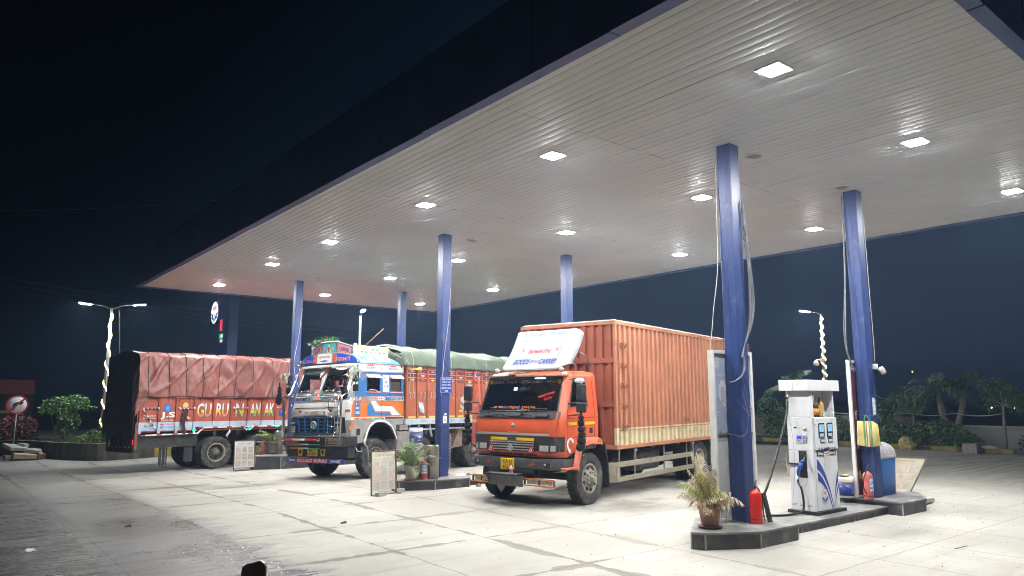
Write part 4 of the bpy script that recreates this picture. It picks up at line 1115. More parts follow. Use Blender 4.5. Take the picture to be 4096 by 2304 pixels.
# ------------------------------------------------------------------ painted lorry with green tarpaulin
YAW2 = R(17)
O2 = (7.935, 17.98)
m2w = on_slope(*O2, YAW2)
t2 = thing("painted_lorry", None, 'gaily painted white, blue and orange lorry with a green tarpaulin', 'lorry', 'goods lorries in the forecourt', mat=m2w)
wht = M("white_gloss_paint", (0.79, 0.785, 0.75), 0.35, var=0.05, vscale=3, dirt=((0.55, 0.53, 0.48), 0.2, 4), coat=.15)
gry = M("grey_cab_paint", (0.33, 0.33, 0.31), 0.5, var=0.1, vscale=3, dirt=((0.22, 0.21, 0.19), 0.35, 4))
blu = M("cab_blue", (0.03, 0.16, 0.40), 0.38, var=0.12, vscale=3, dirt=((0.12, 0.2, 0.32), 0.25, 5))
lbl = M("sky_blue_paint", (0.10, 0.25, 0.43), 0.4, var=0.08, vscale=3)
org = M("bright_orange_paint", (0.64, 0.17, 0.025), 0.4, var=0.08, vscale=3)
navy = M("sign_blue", (0.012, 0.075, 0.46), 0.35, var=0.08)
pink = M("pink_paint", (0.74, 0.27, 0.25), 0.45, var=0.1)
teal = M("teal_paint", (0.06, 0.40, 0.40), 0.45, var=0.1)
paint_y = M("yellow_paint", (0.70, 0.50, 0.08), 0.45, var=0.1)
mag = M("magenta_paint", (0.55, 0.03, 0.22), 0.45, var=0.1)
grn = M("green_paint", (0.04, 0.33, 0.14), 0.45, var=0.1)
dull = M("dull_steel", (0.42, 0.42, 0.41), 0.32, 0.7, var=0.2, vscale=12, dirt=((.3, .28, .25), .3, 9))

z2 = [.92, 1.0, 1.2, 1.35, 1.50, 1.57, 1.82, 2.0, 2.1, 2.2, 2.24, 2.62, 2.70, 2.74, 2.86, 2.96]
def interp(P, z):
    if z <= P[0][0]: return P[0][1]
    for (a, b), (c, d) in zip(P, P[1:]):
        if z <= c: return b + (d - b) * (z - a) / (c - a)
    return P[-1][1]
FX = [(.92, -.02), (1.57, -.07), (1.82, -.065), (1.90, -.03), (2.0, .0), (2.16, .02), (2.88, .31), (2.96, .33)]
HW2 = [(.92, 1.08), (1.5, 1.12), (2.1, 1.12), (2.96, 1.10)]
ff = [0, .03, .40, .78, .84, .90, .95, 1.0]
side_x = [.60, .66, .77, .95, 1.13, 1.35, 1.55, 1.70, 1.77, 1.80, 1.96, 2.06]
def out2(z):
    hw = interp(HW2, z); x0 = interp(FX, z)
    def fx(t): return x0 + .03 * t * t + .17 * max(0, (t - .78) / .22) ** 2
    p = [(fx(t), -hw * t) for t in reversed(ff)] + [(fx(t), hw * t) for t in ff[1:]]
    hs = [(max(x, x0 + .24 + .01 * k), hw) for k, x in enumerate(side_x)]
    return p + hs + [(2.06, hw * .4), (2.06, -hw * .4)] + [(x, -y) for x, y in reversed(hs)]
nF2 = 2 * len(ff) - 1; nS2 = len(side_x); nO2 = len(out2(1.0))
def zl2(x):
    return interp([(.60, .92), (.63, .99), (.77, 1.31), (.95, 1.415), (1.13, 1.44), (1.35, 1.41), (1.55, 1.31), (1.70, 1.10), (1.77, .97), (1.785, .97), (1.80, 1.35), (2.1, 1.35)], x)
vs = [(x, y, max(z, zl2(x)) if (abs(y) > 1.0 and x > .5) else z) for z in z2 for (x, y) in out2(z)]
cab2 = MB(wht)
cab2.add(vs, [])
for k in range(len(z2) - 1):
    zc = (z2[k] + z2[k + 1]) / 2
    for i in range(nO2):
        j = (i + 1) % nO2; front = i < nF2 - 1
        nearS = i >= nO2 - nS2 - 0 and i < nO2 - 1; c = nO2 - 1 - i if nearS else i - nF2     # side column index counted from the front
        if front and 2.2 < zc < 2.86 and 3 <= i < nF2 - 4 and i not in (6, 7): continue
        sidef = nearS or (nF2 <= i < nF2 + nS2 - 1)
        cc = (c - 1) if nearS else c
        if sidef and 2.24 < zc < 2.62 and (1 <= cc < 4 or 6 <= cc < 10): continue
        if not front and not sidef and zc < 1.3 and (nF2 + nS2 - 1 <= i < nO2 - nS2): continue
        if zc < 1.5: cab2.use(gry if not front else gry)
        elif zc < 1.57: cab2.use(wht)
        elif zc < 2.0: cab2.use(org if sidef or i in (nF2 - 1, nO2 - 1) else wht)
        elif zc < 2.1: cab2.use(wht)
        elif zc < 2.74: cab2.use(wht if front else blu)
        else: cab2.use(wht)
        cab2.f.append((k * nO2 + i, k * nO2 + j, (k + 1) * nO2 + j, (k + 1) * nO2 + i)); cab2.mi.append(cab2.cur); cab2.sm.append(True)
cab2.build("cab", t2, sharp=32)
def fxs(y, z, off=.006):
    t = min(1, abs(y) / interp(HW2, z)); return interp(FX, z) + .03 * t * t + .17 * max(0, (t - .78) / .22) ** 2 - off
def f2(y, z, off=.006): return Vector((fxs(y, z, off), y, z))
def s2(x, z, off=.006): return Vector((x, -(interp(HW2, z) + off), z))
def front_strip(a, y0, y1, z0, z1, off=.006, n=10):
    a.grid(lambda u, v: f2(y0 + (y1 - y0) * u, z0 + (z1 - z0) * v, off), n, 2)
def side_poly(a, pts, off=.006): a.poly([s2(x, z, off) for x, z in pts])
def side_rect(a, x0, x1, z0, z1, off=.006): side_poly(a, [(x0, z0), (x1, z0), (x1, z1), (x0, z1)], off)
# windscreens and side glass
for (ya, yb) in ((.90, .06), (-.06, -.90)):
    a = MB(pane); front_strip(a, ya, yb, 2.215, 2.85, -.02); w = a.build("windscreen", t2)
    a = MB(dull); lp = [f2(ya, 2.215), f2(yb, 2.215), f2(yb, 2.85), f2(ya, 2.85), f2(ya, 2.215)]
    a.tube([lp[0].lerp(lp[1], k / 6) if False else f2(ya + (yb - ya) * k / 6, 2.21) for k in range(7)], .016, 6); a.tube([f2(ya + (yb - ya) * k / 6, 2.855) for k in range(7)], .016, 6)
    a.tube([f2(ya, z) for z in (2.21, 2.5, 2.86)], .018, 6); a.tube([f2(yb, z) for z in (2.21, 2.5, 2.86)], .018, 6); a.build("frame", w)
a = MB(pane); a.poly([s2(x, z, -.02) for x, z in ((1.55, 2.24), (1.96, 2.24), (1.96, 2.62), (1.55, 2.62))]); sw = a.build("side_window", t2)
a = MB(M("window_mesh", (.12, .12, .12), .6, var=.6, vscale=70)); a.poly([s2(x, z, -.03) for x, z in ((1.56, 2.25), (1.95, 2.25), (1.95, 2.50), (1.56, 2.50))]); a.build("patterned_screen", sw)
a = MB(pink)
for (x0, x1) in ((.62, 1.15), (1.50, 2.0)):
    a.hexa([s2(x0, 2.60, .004), s2(x1, 2.60, .004), s2(x1, 2.585, .09), s2(x0, 2.585, .09)], [s2(x0, 2.68, .0), s2(x1, 2.68, 0), s2(x1, 2.595, .095), s2(x0, 2.595, .095)])
    a.use(wht)
    for k in range(6): q = x0 + (x1 - x0) * (k + .3) / 6.2; a.hexa([s2(q, 2.60, .006), s2(q + .035, 2.60, .006), s2(q + .035, 2.583, .092), s2(q, 2.583, .092)], [s2(q, 2.684, 0), s2(q + .035, 2.684, 0), s2(q + .035, 2.598, .098), s2(q, 2.598, .098)])
    a.use(pink); a.hexa([s2(x0, 2.20, 0), s2(x1, 2.20, 0), s2(x1, 2.20, .035), s2(x0, 2.20, .035)], [s2(x0, 2.235, 0), s2(x1, 2.235, 0), s2(x1, 2.235, .035), s2(x0, 2.235, .035)])
a.build("window_awning", t2, split=lambda c: c.x > 1.3)
# white board with letters between the windows
a = MB(wht); a.hexa([s2(1.24, 2.22, 0), s2(1.47, 2.22, 0), s2(1.47, 2.22, .015), s2(1.24, 2.22, .015)], [s2(1.24, 2.68, 0), s2(1.47, 2.68, 0), s2(1.47, 2.68, .015), s2(1.24, 2.68, .015)]); bo = a.build("letter_board", t2)
a = MB(red_vinyl)
for t, x, z in (("R", 1.31, 2.60), ("B", 1.41, 2.37)): a.text(t, s2(x, z, .019), SU, SV, .055, .07, bold=.02)
a.use(dull)
for t, x, z in (("S", 1.40, 2.60), ("B", 1.31, 2.37)): a.text(t, s2(x, z, .019), SU, SV, .055, .07, bold=.02)
a.ball(s2(1.355, 2.49, .016), .055, 10, sy=.1, sz=.8); a.use(blue_vinyl)
for k in range(3): a.hexa([s2(1.30, 2.30 - k * .025, .016), s2(1.41, 2.30 - k * .025, .016), s2(1.41, 2.30 - k * .025, .018), s2(1.30, 2.30 - k * .025, .018)], [s2(1.30, 2.307 - k * .025, .016), s2(1.41, 2.307 - k * .025, .016), s2(1.41, 2.307 - k * .025, .018), s2(1.30, 2.307 - k * .025, .018)])
a.build("lettering", bo)
# side art: heart panel, orange field, chevrons, pattern belts
a = MB(blu); side_rect(a, .23, .43, 1.585, 1.99); a.use(red_vinyl); side_rect(a, .232, .428, 1.585, 1.62, .008); side_rect(a, .232, .428, 1.955, 1.99, .008)
a.decal([(p[0] * .028, p[1] * .028) for p in heart()], s2(.375, 1.905, .009), SU, SV)
a.use(white_vinyl); a.text("I", s2(.285, 1.905, .009), SU, SV, .018, .055, bold=.02); a.text("IND", s2(.33, 1.80, .009), SU, SV, .12, .06, bold=.03); a.text("ORE", s2(.33, 1.685, .009), SU, SV, .14, .065, bold=.03); a.build("heart_panel", t2)
a = MB(blu); side_poly(a, [(.68, 1.60), (1.55, 1.60), (1.62, 1.68), (.98, 1.68), (.80, 1.95), (.68, 1.88)], .005)
a.use(dull); side_poly(a, [(.74, 1.99), (.98, 1.99), (1.12, 1.87), (1.62, 1.87), (1.98, 1.60), (1.55, 1.60), (1.48, 1.70), (.95, 1.70)], .007)
a.use(wht); side_poly(a, [(.80, 1.975), (.965, 1.975), (1.10, 1.845), (1.59, 1.845), (1.90, 1.615), (1.60, 1.615), (1.51, 1.725), (.97, 1.725)], .009)
a.build("chevron_art", t2)
def belt(a, f, n, cols, h, seed):
    """strip of small painted lozenges; f(u, v) gives points, u 0..1 along"""
    lr = random.Random(seed)
    for k in range(n):
        u0, u1 = k / n, (k + 1) / n; um = (u0 + u1) / 2
        a.use(cols[(k // 3 + lr.randint(0, 1)) % len(cols)]); a.poly([f(u0, .12, 0), f(u1, .12, 0), f(u1, .88, 0), f(u0, .88, 0)])
        a.use(cols[(k + 2 + lr.randint(0, 3)) % len(cols)]); a.poly([f(u0 + .1 / n, .5, .003), f(um, .2, .003), f(u1 - .1 / n, .5, .003), f(um, .8, .003)])
cl = [teal, pink, navy, lbl, mag, wht, paint_y, red_vinyl]
a = MB(teal); belt(a, lambda u, v, o: f2(1.06 - 2.12 * u, 2.0 + .1 * v, .008 + o), 34, cl, .1, 3)
belt(a, lambda u, v, o: s2(.24 + 1.8 * u, 2.0 + .1 * v, .006 + o), 26, [teal, mag, teal, pink, wht, org, navy], .1, 5)
belt(a, lambda u, v, o: s2(.20 + 1.1 * u, 1.495 + .07 * v, .006 + o), 12, [paint_y, red_vinyl, red_vinyl, teal, teal, paint_y, pink], .07, 8)
a.use(dull); a.tube([s2(.2 + k * .186, 2.0, .008) for k in range(11)], .009, 5); a.tube([s2(.2 + k * .186, 2.1, .008) for k in range(11)], .009, 5); a.tube([f2(1.1 - .22 * k, 2.1, .012) for k in range(11)], .010, 5); a.tube([f2(1.1 - .22 * k, 2.0, .012) for k in range(11)], .010, 5)
a.use(M("dark_slot", (.05, .05, .05), .6)); side_rect(a, 1.33, 2.04, 1.51, 1.56, .007)
a.build("painted_belt", t2)
# white valance strip with script
a = MB(wht); side_rect(a, .36, 2.04, 2.765, 2.93, .008); a.use(pink)
for k in range(22): x = .36 + k * .076; side_poly(a, [(x, 2.925), (x + .04, 2.925), (x + .06, 2.955), (x + .02, 2.955)], .010)
a.use(M("cream_oval", (.70, .60, .50), .5)); 
for x0, x1 in ((.52, 1.02), (1.38, 1.88)): side_poly(a, [((x0 + x1) / 2 + (x1 - x0) / 2 * math.cos(t) * (1.0), 2.845 + .058 * math.sin(t)) for t in [2 * PI * k / 20 for k in range(20)]], .010)
side_poly(a, [(1.20 + .055 * math.cos(2 * PI * k / 16), 2.845 + .055 * math.sin(2 * PI * k / 16)) for k in range(16)], .010)
a.use(blue_vinyl); a.text("सावरिया", s2(.77, 2.845, .013), SU, SV, .36, .07, bold=.012); a.text("ट्रांसपोर्ट", s2(1.63, 2.845, .013), SU, SV, .36, .07, bold=.012); a.use(red_vinyl); a.text("ॐ", s2(1.20, 2.845, .013), SU, SV, .06, .06, bold=.01)
for x in (.77, 1.63): side_poly(a, [(x - .14, 2.90), (x + .14, 2.90), (x + .08, 2.925), (x - .08, 2.925)], .012)
a.use(dull); a.tube([s2(.34, 2.76, .01), s2(2.05, 2.76, .01)], .012, 5)
a.build("script_strip", t2)
# lower side: arch trim, step hole, corner board
a = MB(M("crimped_tin", (.62, .62, .60), .35, .2, var=.35, vscale=40, bump=.4, bscale=60))
arch = [(.61, .92), (.635, 1.0), (.70, 1.17), (.78, 1.31), (.95, 1.42), (1.13, 1.445), (1.35, 1.415), (1.55, 1.31), (1.68, 1.12), (1.755, .97)]
for s in (1, -1):
    for (p, q) in zip(arch, arch[1:]):
        d = Vector((q[0] - p[0], 0, q[1] - p[1])).normalized(); n = Vector((-d.z, 0, d.x)) * .055
        A, B = Vector((p[0], 0, p[1])), Vector((q[0], 0, q[1])); y = s * 1.13
        a.hexa([A + Vector((0, y, 0)), B + Vector((0, y, 0)), B + n + Vector((0, y, 0)), A + n + Vector((0, y, 0))], [A + Vector((0, y + s * .02, 0)), B + Vector((0, y + s * .02, 0)), B + n + Vector((0, y + s * .006, 0)), A + n + Vector((0, y + s * .006, 0))])
a.build("arch_trim", t2, split=lambda c: c.y > 0)
a = MB(rubber)
for s in (1, -1):
    prf = [(p[0] + .01, p[1] + .0) for p in arch]
    for (p, q) in zip(prf, prf[1:]): a.hexa([(p[0], s * .62, p[1]), (q[0], s * .62, q[1]), (q[0], s * 1.10, q[1]), (p[0], s * 1.10, p[1])], [(p[0], s * .62, p[1] + .03), (q[0], s * .62, q[1] + .03), (q[0], s * 1.10, q[1] + .03), (p[0], s * 1.10, p[1] + .03)])
a.build("wheel_housing", t2, split=lambda c: c.y > 0)
a = MB(rubber); side_rect(a, .33, .45, 1.11, 1.28, .005); a.use(dull); a.tube([s2(x, z, .006) for x, z in ((.32, 1.10), (.46, 1.10), (.46, 1.29), (.32, 1.29), (.32, 1.10))], .008, 5); a.build("step_hole", t2)
a = MB(org); c = f2(-1.10, 1.45, .01); a.decal([(-.10, -.05), (.0, .03), (-.04, .12), (.03, .06), (.14, .11), (.06, .02), (.08, -.05), (.0, -.04), (-.05, -.12)], s2(.17, 1.36, .012) + Vector((-.02, 0, 0)), SU, SV); a.build("bird_mark", t2)
a = MB(M("indicator_brown", (.40, .14, .03), .3, coat=.4)); a.hexa([f2(-1.02, 1.70, .012), f2(-1.10, 1.70, .012), f2(-1.10, 1.70, -.03), f2(-1.02, 1.70, -.03)], [f2(-1.02, 1.77, .012), f2(-1.10, 1.77, .012), f2(-1.10, 1.77, -.03), f2(-1.02, 1.77, -.03)]); a.build("indicator", t2)
# grille
a = MB(M("grille_back", (.012, .02, .035), .5)); front_strip(a, 1.02, -1.02, 1.18, 1.575, .008, 20); go = a.build("grille", t2)
grb = M("grille_blue", (.010, .10, .25), .3, var=.12, dirt=((.1, .14, .18), .25, 6), coat=.3)
a = MB(grb); x = -.10
for y in (.665, .40, .135, -.135, -.40, -.665): 
    yb = y * .90; a.hexa([(x + .0, yb - .02, 1.20), (x, yb + .02, 1.20), (x + .03, yb + .02, 1.20), (x + .03, yb - .02, 1.20)], [(x - .005, y - .02, 1.575), (x - .005, y + .02, 1.575), (x + .03, y + .02, 1.575), (x + .03, y - .02, 1.575)])
for k, z in enumerate((1.20, 1.29, 1.38, 1.47, 1.565)): w = .60 + .07 * k / 4; a.box(x - .004 + .0015 * k, x + .03, -w, w, z - .014, z + .014)
for s in (1, -1): a.box(-.075, -.055, min(s * .72, s * 1.0), max(s * .72, s * 1.0), 1.42, 1.55)
a.build("grille_bars", go, bevel=.006)
emblem_t(go, (x - .012, 0, 1.385), .10, .085, silver, "emblem")
a = MB(black_pl)
for s in (1, -1): a.box(-.07, -.05, min(s * .74, s * 1.0), max(s * .74, s * 1.0), 1.20, 1.40)
a.use(lens_m)
for s in (1, -1): a.box(-.078, -.06, min(s * .78, s * .94), max(s * .78, s * .94), 1.23, 1.36)
a.use(dull)
for s in (1, -1): a.ball((-.085, s * .86, 1.205), .06, 10, sx=.4, sy=1.6, sz=.5); a.ball((-.09, s * .86, 1.44), .06, 10, sx=.4, sy=1.6, sz=.4)
a.build("lamp_pod", go, split=lambda c: c.y > 0)
# front panel details
a = MB(wht); a.box(-.085, -.07, -.43, .43, 1.635, 1.755); np_ = a.build("name_plate", t2, bevel=.008)
a = MB(red_vinyl); a.text("मुक्ति", (-.088, 0, 1.715), FU, FV, .20, .045, bold=.01); a.text("जय", (-.088, .34, 1.70), FU, FV, .07, .05, bold=.01); a.text("माता", (-.088, -.34, 1.70), FU, FV, .08, .05, bold=.01)
a.use(grn); a.text("TATA", (-.088, .0, 1.67), FU, FV, .30, .04, bold=.03); a.build("lettering", np_)
a = MB(red_vinyl)
for y in (.60, -.56): a.decal([(-.07, -.03), (.07, -.03), (.085, .03), (.045, .0), (.025, .045), (.0, .005), (-.025, .045), (-.045, .0), (-.085, .03)], (-.078, y, 1.74), FU, FV)
a.use(black_ink); a.text("SE BS", (-.076, -.83, 1.70), FU, FV, .22, .05, bold=.01); a.build("crown_sticker", t2, split=lambda c: (c.y > 0) + (c.y < -.65))
a = MB(M("panel_gap", (.1, .1, .1), .7)); a.tube([f2(1.05 - .21 * k, 1.825, .003) for k in range(11)], .006, 4); a.tube([f2(1.05 - .21 * k, 1.60, .003) for k in range(11)], .005, 4); a.tube([s2(1.20, z, .010) for z in (1.5, 1.8, 2.1)], .004, 4); a.build("panel_gap", t2)
# bumper with lamp boxes and decoration
blkp = M("bumper_black", (.022, .024, .028), .4, var=.2, dirt=((.12, .12, .11), .3, 5))
a = MB(blkp); a.box(-.12, .30, -1.20, 1.20, .85, 1.10); a.box(.0, .25, -1.16, 1.16, .56, .85); b2 = a.build("bumper", t2, bevel=.03, seg=3)
for s in (1, -1):
    a = MB(M("lamp_box", (.05, .05, .052), .5)); a.box(-.145, -.11, min(s * .50, s * 1.17), max(s * .50, s * 1.17), .87, 1.07); lb = a.build("lamp_box", b2)
    a = MB(M("amber_lens", (.62, .26, .08), .15, coat=.6)); a.box(-.165, -.14, min(s * .60, s * .83), max(s * .60, s * .83), .91, 1.045); a.build("indicator", lb, bevel=.012)
    a = MB(lens_m); a.box(-.165, -.14, min(s * .86, s * 1.05), max(s * .86, s * 1.05), .90, 1.045); a.build("headlight", lb, bevel=.02)
    a = MB(dull)
    for z in (.885, .94, .995, 1.055): a.tube([(-.175, s * .53, z), (-.175, s * 1.14, z)], .007, 5)
    for y in (.53, .84, 1.14): a.tube([(-.178, s * y, .88), (-.178, s * y, 1.06)], .007, 5)
    a.build("lamp_guard", lb)
a = MB(red_vinyl)
for (y0, y1, m) in ((1.02, .70, red_vinyl), (.70, .22, wht), (.22, -.22, red_vinyl)): a.use(m); a.tube([(-.19, y0, 1.01), (-.19, y1, 1.015)], .032, 8)
a.use(chrome); a.ball((-.19, -.30, 1.015), .05, 10); a.ball((-.19, 1.08, 1.015), .045, 10)
for z in (.90, .80):
    for (y0, y1, m) in ((.85, .45, org), (.45, .12, wht), (.12, -.30, grn)): a.use(m); a.tube([(-.17, y0, z - .01 * (y0 < .2)), (-.17, y1, z)], .019, 6)
a.build("flag_colour_bars", b2)
a = MB(plate_y); a.box(-.03, -.008, -.06, .32, .595, .775); pl = a.build("number_plate", b2, bevel=.01)
a = MB(black_ink); a.text("MP17", (-.0325, .13, .735), FU, FV, .24, .055, bold=.012); a.text("H3228", (-.0325, .13, .65), FU, FV, .28, .07, bold=.012); a.build("plate_lettering", pl)
for y in (.60, -.27):
    a = MB(plate_y); a.hexa([(-.028, y + .07, .60), (-.028, y - .07, .60), (-.01, y - .07, .60), (-.01, y + .07, .60)], [(-.028, y + .095, .775), (-.028, y - .095, .775), (-.01, y - .095, .775), (-.01, y + .095, .775)]); tg = a.build("tiger_tag", b2, bevel=.006)
    a = MB(black_ink); q = [(-.055, .06), (-.03, .05), (0, .06), (.03, .05), (.055, .06), (.05, .0), (.025, -.05), (0, -.065), (-.025, -.05), (-.05, 0)]
    a.decal([(p[0], p[1]) for p in q], (-.0295, y, .695), FU, FV); a.use(plate_y)
    for s in (1, -1): a.decal([(s * .012, .008), (s * .04, .03), (s * .036, .012)], (-.031, y, .695), FU, FV)
    a.decal([(-.012, -.03), (.012, -.03), (0, -.045)], (-.031, y, .695), FU, FV); a.build("face_mark", tg)
a = MB(navy); a.box(-.06, -.04, -1.09, 1.06, .42, .54); rk = a.build("slogan_board", b2, bevel=.005)
a = MB(M("signboard_red", (.50, .03, .05), .45)); a.box(-.063, -.061, -.52, .70, .424, .536); a.use(white_vinyl)
a.text("ROAD KING", (-.0655, .09, .482), FU, FV, 1.16, .085, bold=.02, shear=.2)
for y in (-.80, .88): a.decal([(p[0] * .21 if y < 0 else -p[0] * .15, p[1] * .085) for p in (horse if y < 0 else list(reversed(horse)))], (-.0635, y, .475), FU, FV)
a.build("lettering", rk)
# chrome crash bars, chains
a = MB(chrome)
for s in (1, -1):
    a.tube([(-.21, s * 1.10, 1.08), (-.21, s * 1.12, 2.10), (.02, s * 1.13, 2.22), (.30, s * 1.14, 2.86), (.34, s * 1.15, 2.98), (.32, s * 1.36, 3.02)] if s > 0 else [(-.21, s * 1.10, 1.08), (-.21, s * 1.12, 2.10), (.02, s * 1.13, 2.22), (.30, s * 1.14, 2.90)], .026, 8)
    a.tube([(-.23, s * 1.02, 1.10), (-.23, s * 1.03, 2.08)], .018, 8)
    a.tube([(-.10, s * .40, 2.13), (-.20, s * 1.12, 2.13)], .014, 6)
a.tube([(-.20, 1.12, 2.13), (-.20, -1.12, 2.13)], .016, 6); a.tube([(-.2, 1.1, 1.115), (-.2, -1.1, 1.115)], .016, 6)
for y in (-.62, -.86): 
    a.tube([(-.19, y, 1.16), (-.19, y, 2.06)], .009, 6); a.ball((-.2, y, 1.20), .03, 8); a.ball((-.2, y, 2.05), .022, 8)
for k in range(3): a.tube([(-.19, -.62, 1.35 + k * .24), (-.19, -.86, 1.35 + k * .24)], .009, 6)
a.tube([(-.17, .86, 1.14), (-.17, .86, 2.06)], .008, 6)
for k in range(16): a.ball((-.21, 1.0 - k * .13, 2.155), .018, 6)
a.build("crash_bar", t2)
# wipers and sill ornaments, pennant and windscreen trims
a = MB(chrome)
for y in (.7, .45, -.3, -.55): a.ball(f2(y, 2.24, .03), .03, 8)
a.tube([f2(.75, 2.24, .03), f2(.35, 2.30, .03)], .01, 5); a.tube([f2(-.2, 2.24, .03), f2(-.6, 2.28, .03)], .01, 5); a.build("wiper", t2)
a = MB(wht); a.poly([f2(y, z, .035) for y, z in ((.22, 2.90), (-.13, 2.90), (.14, 2.58))]); a.use(red_vinyl); a.tube([f2(-.14, 2.89, .04), f2(.14, 2.57, .04)], .018, 6); a.build("pennant", t2)
a = MB(teal); front_strip(a, .86, .20, 2.72, 2.82, .016, 8); a.use(wht); front_strip(a, .76, .26, 2.745, 2.825, .02, 8); a.use(black_ink); a.text("जय माता दी", f2(.5, 2.785, .026), FU, (.37, 0, .93), .40, .05, bold=.01); a.build("sun_strip", t2)
a = MB(pink); a.poly([f2(y, z, .03) for y, z in ((.20, 2.02), (-.12, 2.02), (-.10, 2.30), (.16, 2.30))]); a.use(teal)
for s in (.20, -.12): a.poly([f2(y, z, .034) for y, z in ((s + .03, 2.02), (s - .03, 2.02), (s * .85 - .03, 2.30), (s * .85 + .03, 2.30))])
a.build("centre_banner", t2)
# visor and roof sign
a = MB(wht)
def plan(y): return .18 + .03 * (y / 1.1) ** 2 + .14 * max(0, (abs(y) - .62) / .5) ** 2
N = 28
vs = []
for k in range(N + 1):
    y = 1.14 - 2.28 * k / N; sc = .012 * abs(math.sin(k * PI / 1.4)); x = plan(y)
    vs += [(x + .10, y * .985, 2.965), (x, y, 2.95), (x - .01, y, 2.895 - sc)]
a.add(vs, [(3 * k + j, 3 * k + j + 1, 3 * k + j + 4, 3 * k + j + 3) for k in range(N) for j in (0, 1)]); a.build("scalloped_visor", t2)
def top(y): return 2.985 + .285 * math.sqrt(max(0, 1 - (abs(y) / 1.15) ** 2.3))
a = MB(dull); vs = []
for k in range(N + 1): y = 1.14 - 2.28 * k / N; vs += [(plan(y) - .0, y, 2.965), (plan(y) + .02, y, top(y)), (plan(y) + .10, y * .99, top(y) + .01)]
a.add(vs, [(3 * k + j, 3 * k + j + 1, 3 * k + j + 4, 3 * k + j + 3) for k in range(N) for j in (0, 1)])
sg = a.build("roof_sign", t2)
def sgp(y, z, off=.012): return Vector((plan(y) + .02 * (z - 2.965) / .3 - off, y, z))
def sign_panel(y0, y1, m, off=.012, zb=2.99, in_t=.018):
    a = MB(m); n = 10; lo = [sgp(y0 + (y1 - y0) * k / n, zb, off) for k in range(n + 1)]; hi = [sgp(y0 + (y1 - y0) * k / n, max(zb + .01, top(y0 + (y1 - y0) * k / n) - in_t), off) for k in range(n + 1)]
    a.add(lo + hi, [(k, k + 1, n + 2 + k, n + 1 + k) for k in range(n)]); return a
def sg_text(a, t, y, z, w, h, bold=.02): 
    vs, fs, (x0, x1, y0, y1) = text_geo(t, bold, 0.0)
    a.add([sgp(y - ((p - (x0 + x1) / 2) / (x1 - x0) * w), z + (q - (y0 + y1) / 2) / (y1 - y0) * h, .018) for p, q in vs], fs)
a = sign_panel(1.08, .47, navy); a.use(pink); sg_text(a, "ALL INDIA", .72, 3.065, .46, .085); a.build("sign_panel", sg)
a = sign_panel(-.47, -1.08, navy); a.use(pink); sg_text(a, "PERMIT", -.70, 3.075, .46, .10); a.build("sign_panel", sg)
a = sign_panel(.28, -.28, wht); a.use(red_vinyl); sg_text(a, "श्री साई बाबा", 0, 3.155, .42, .08, .012); a.use(black_ink)
a.use(blue_vinyl); a.poly([sgp(y, z, .018) for y, z in ((.17, 3.055), (.0, 3.075), (-.17, 3.055), (-.10, 3.035), (.10, 3.035))]); a.build("sign_panel", sg)
a = MB(red_vinyl)
for y in (.38, -.38): 
    for k in range(5): a.ball(sgp(y, 3.03 + k * .042, .02), .028, 8, sx=.5, sz=.8); 
    a.use(M("lamp_orange", (.6, .2, .05), .3)); 
    a.poly([sgp(q, z, .008) for q, z in ((y + .06, 2.995), (y - .06, 2.995), (y - .06, 3.22), (y + .06, 3.22))]); a.use(red_vinyl)
a.build("red_marker_lamp", sg, split=lambda c: c.y > 0)
# blue domed roof
a = MB(lbl)
def rh(y): return .295 * max(0, 1 - (abs(y) / 1.126) ** 3.6) ** .5
def roof(u, v):
    x = .30 + 1.76 * u; y = -1.125 + 2.25 * v; k = 1 - max(0, (x - 1.55) / .52) ** 2.2 * .85
    return (x, y, 2.95 + rh(y) * k)
a.grid(roof, 20, 40); ro = a.build("roof", t2)
a = MB(white_vinyl)
def rf_text(a, t, x, dz, w, h, bold=.03, sh=.1):
    vs, fs, (x0, x1, y0, y1) = text_geo(t, bold, sh); out = []
    for p, q in vs:
        xx = x + (p - (x0 + x1) / 2) / (x1 - x0) * w; hh = dz + (q - (y0 + y1) / 2) / (y1 - y0) * h
        y = -1.126 * max(0, 1 - (hh / .295) ** 2) ** (1 / 3.6); kk = 1 - max(0, (xx - 1.55) / .52) ** 2.2 * .85
        out.append((xx, y - .010, 2.95 + hh * kk + .008))
    a.add(out, fs)
rf_text(a, "4825", 1.30, .125, .50, .125); rf_text(a, "TATA", .80, .085, .26, .055); rf_text(a, "●", .80, .155, .22, .05)
a.build("lettering", ro)
# head board above the cab
hb = MB(dull)
def hp(y): return .34 + max(0, abs(y) - .29) * .22
def ht(y): return 3.56 - max(0, abs(y) - .29) * .30
pts = [(-.78), (-.29), (.29), (.78)]
for y0, y1 in zip(pts, pts[1:]): hb.hexa([(hp(y0), y0, 3.22), (hp(y0) + .03, y0, 3.22), (hp(y1) + .03, y1, 3.22), (hp(y1), y1, 3.22)], [(hp(y0), y0, ht(y0)), (hp(y0) + .03, y0, ht(y0)), (hp(y1) + .03, y1, ht(y1)), (hp(y1), y1, ht(y1))])
for y0, y1 in zip(pts, pts[1:]): hb.tube([(hp(y0) - .01, y0, ht(y0) + .005), (hp(y1) - .01, y1, ht(y1) + .005)], .02, 6)
hbo = hb.build("head_board", t2)
def hbp(y, z, off=.008): return Vector((hp(y) - off, y, z))
def hpan(y0, y1, m, iz=.035):
    a = MB(m); a.poly([hbp(y0, 3.22 + iz), hbp(y1, 3.22 + iz), hbp(y1, ht(y1) - iz), hbp(y0, ht(y0) - iz)]); return a
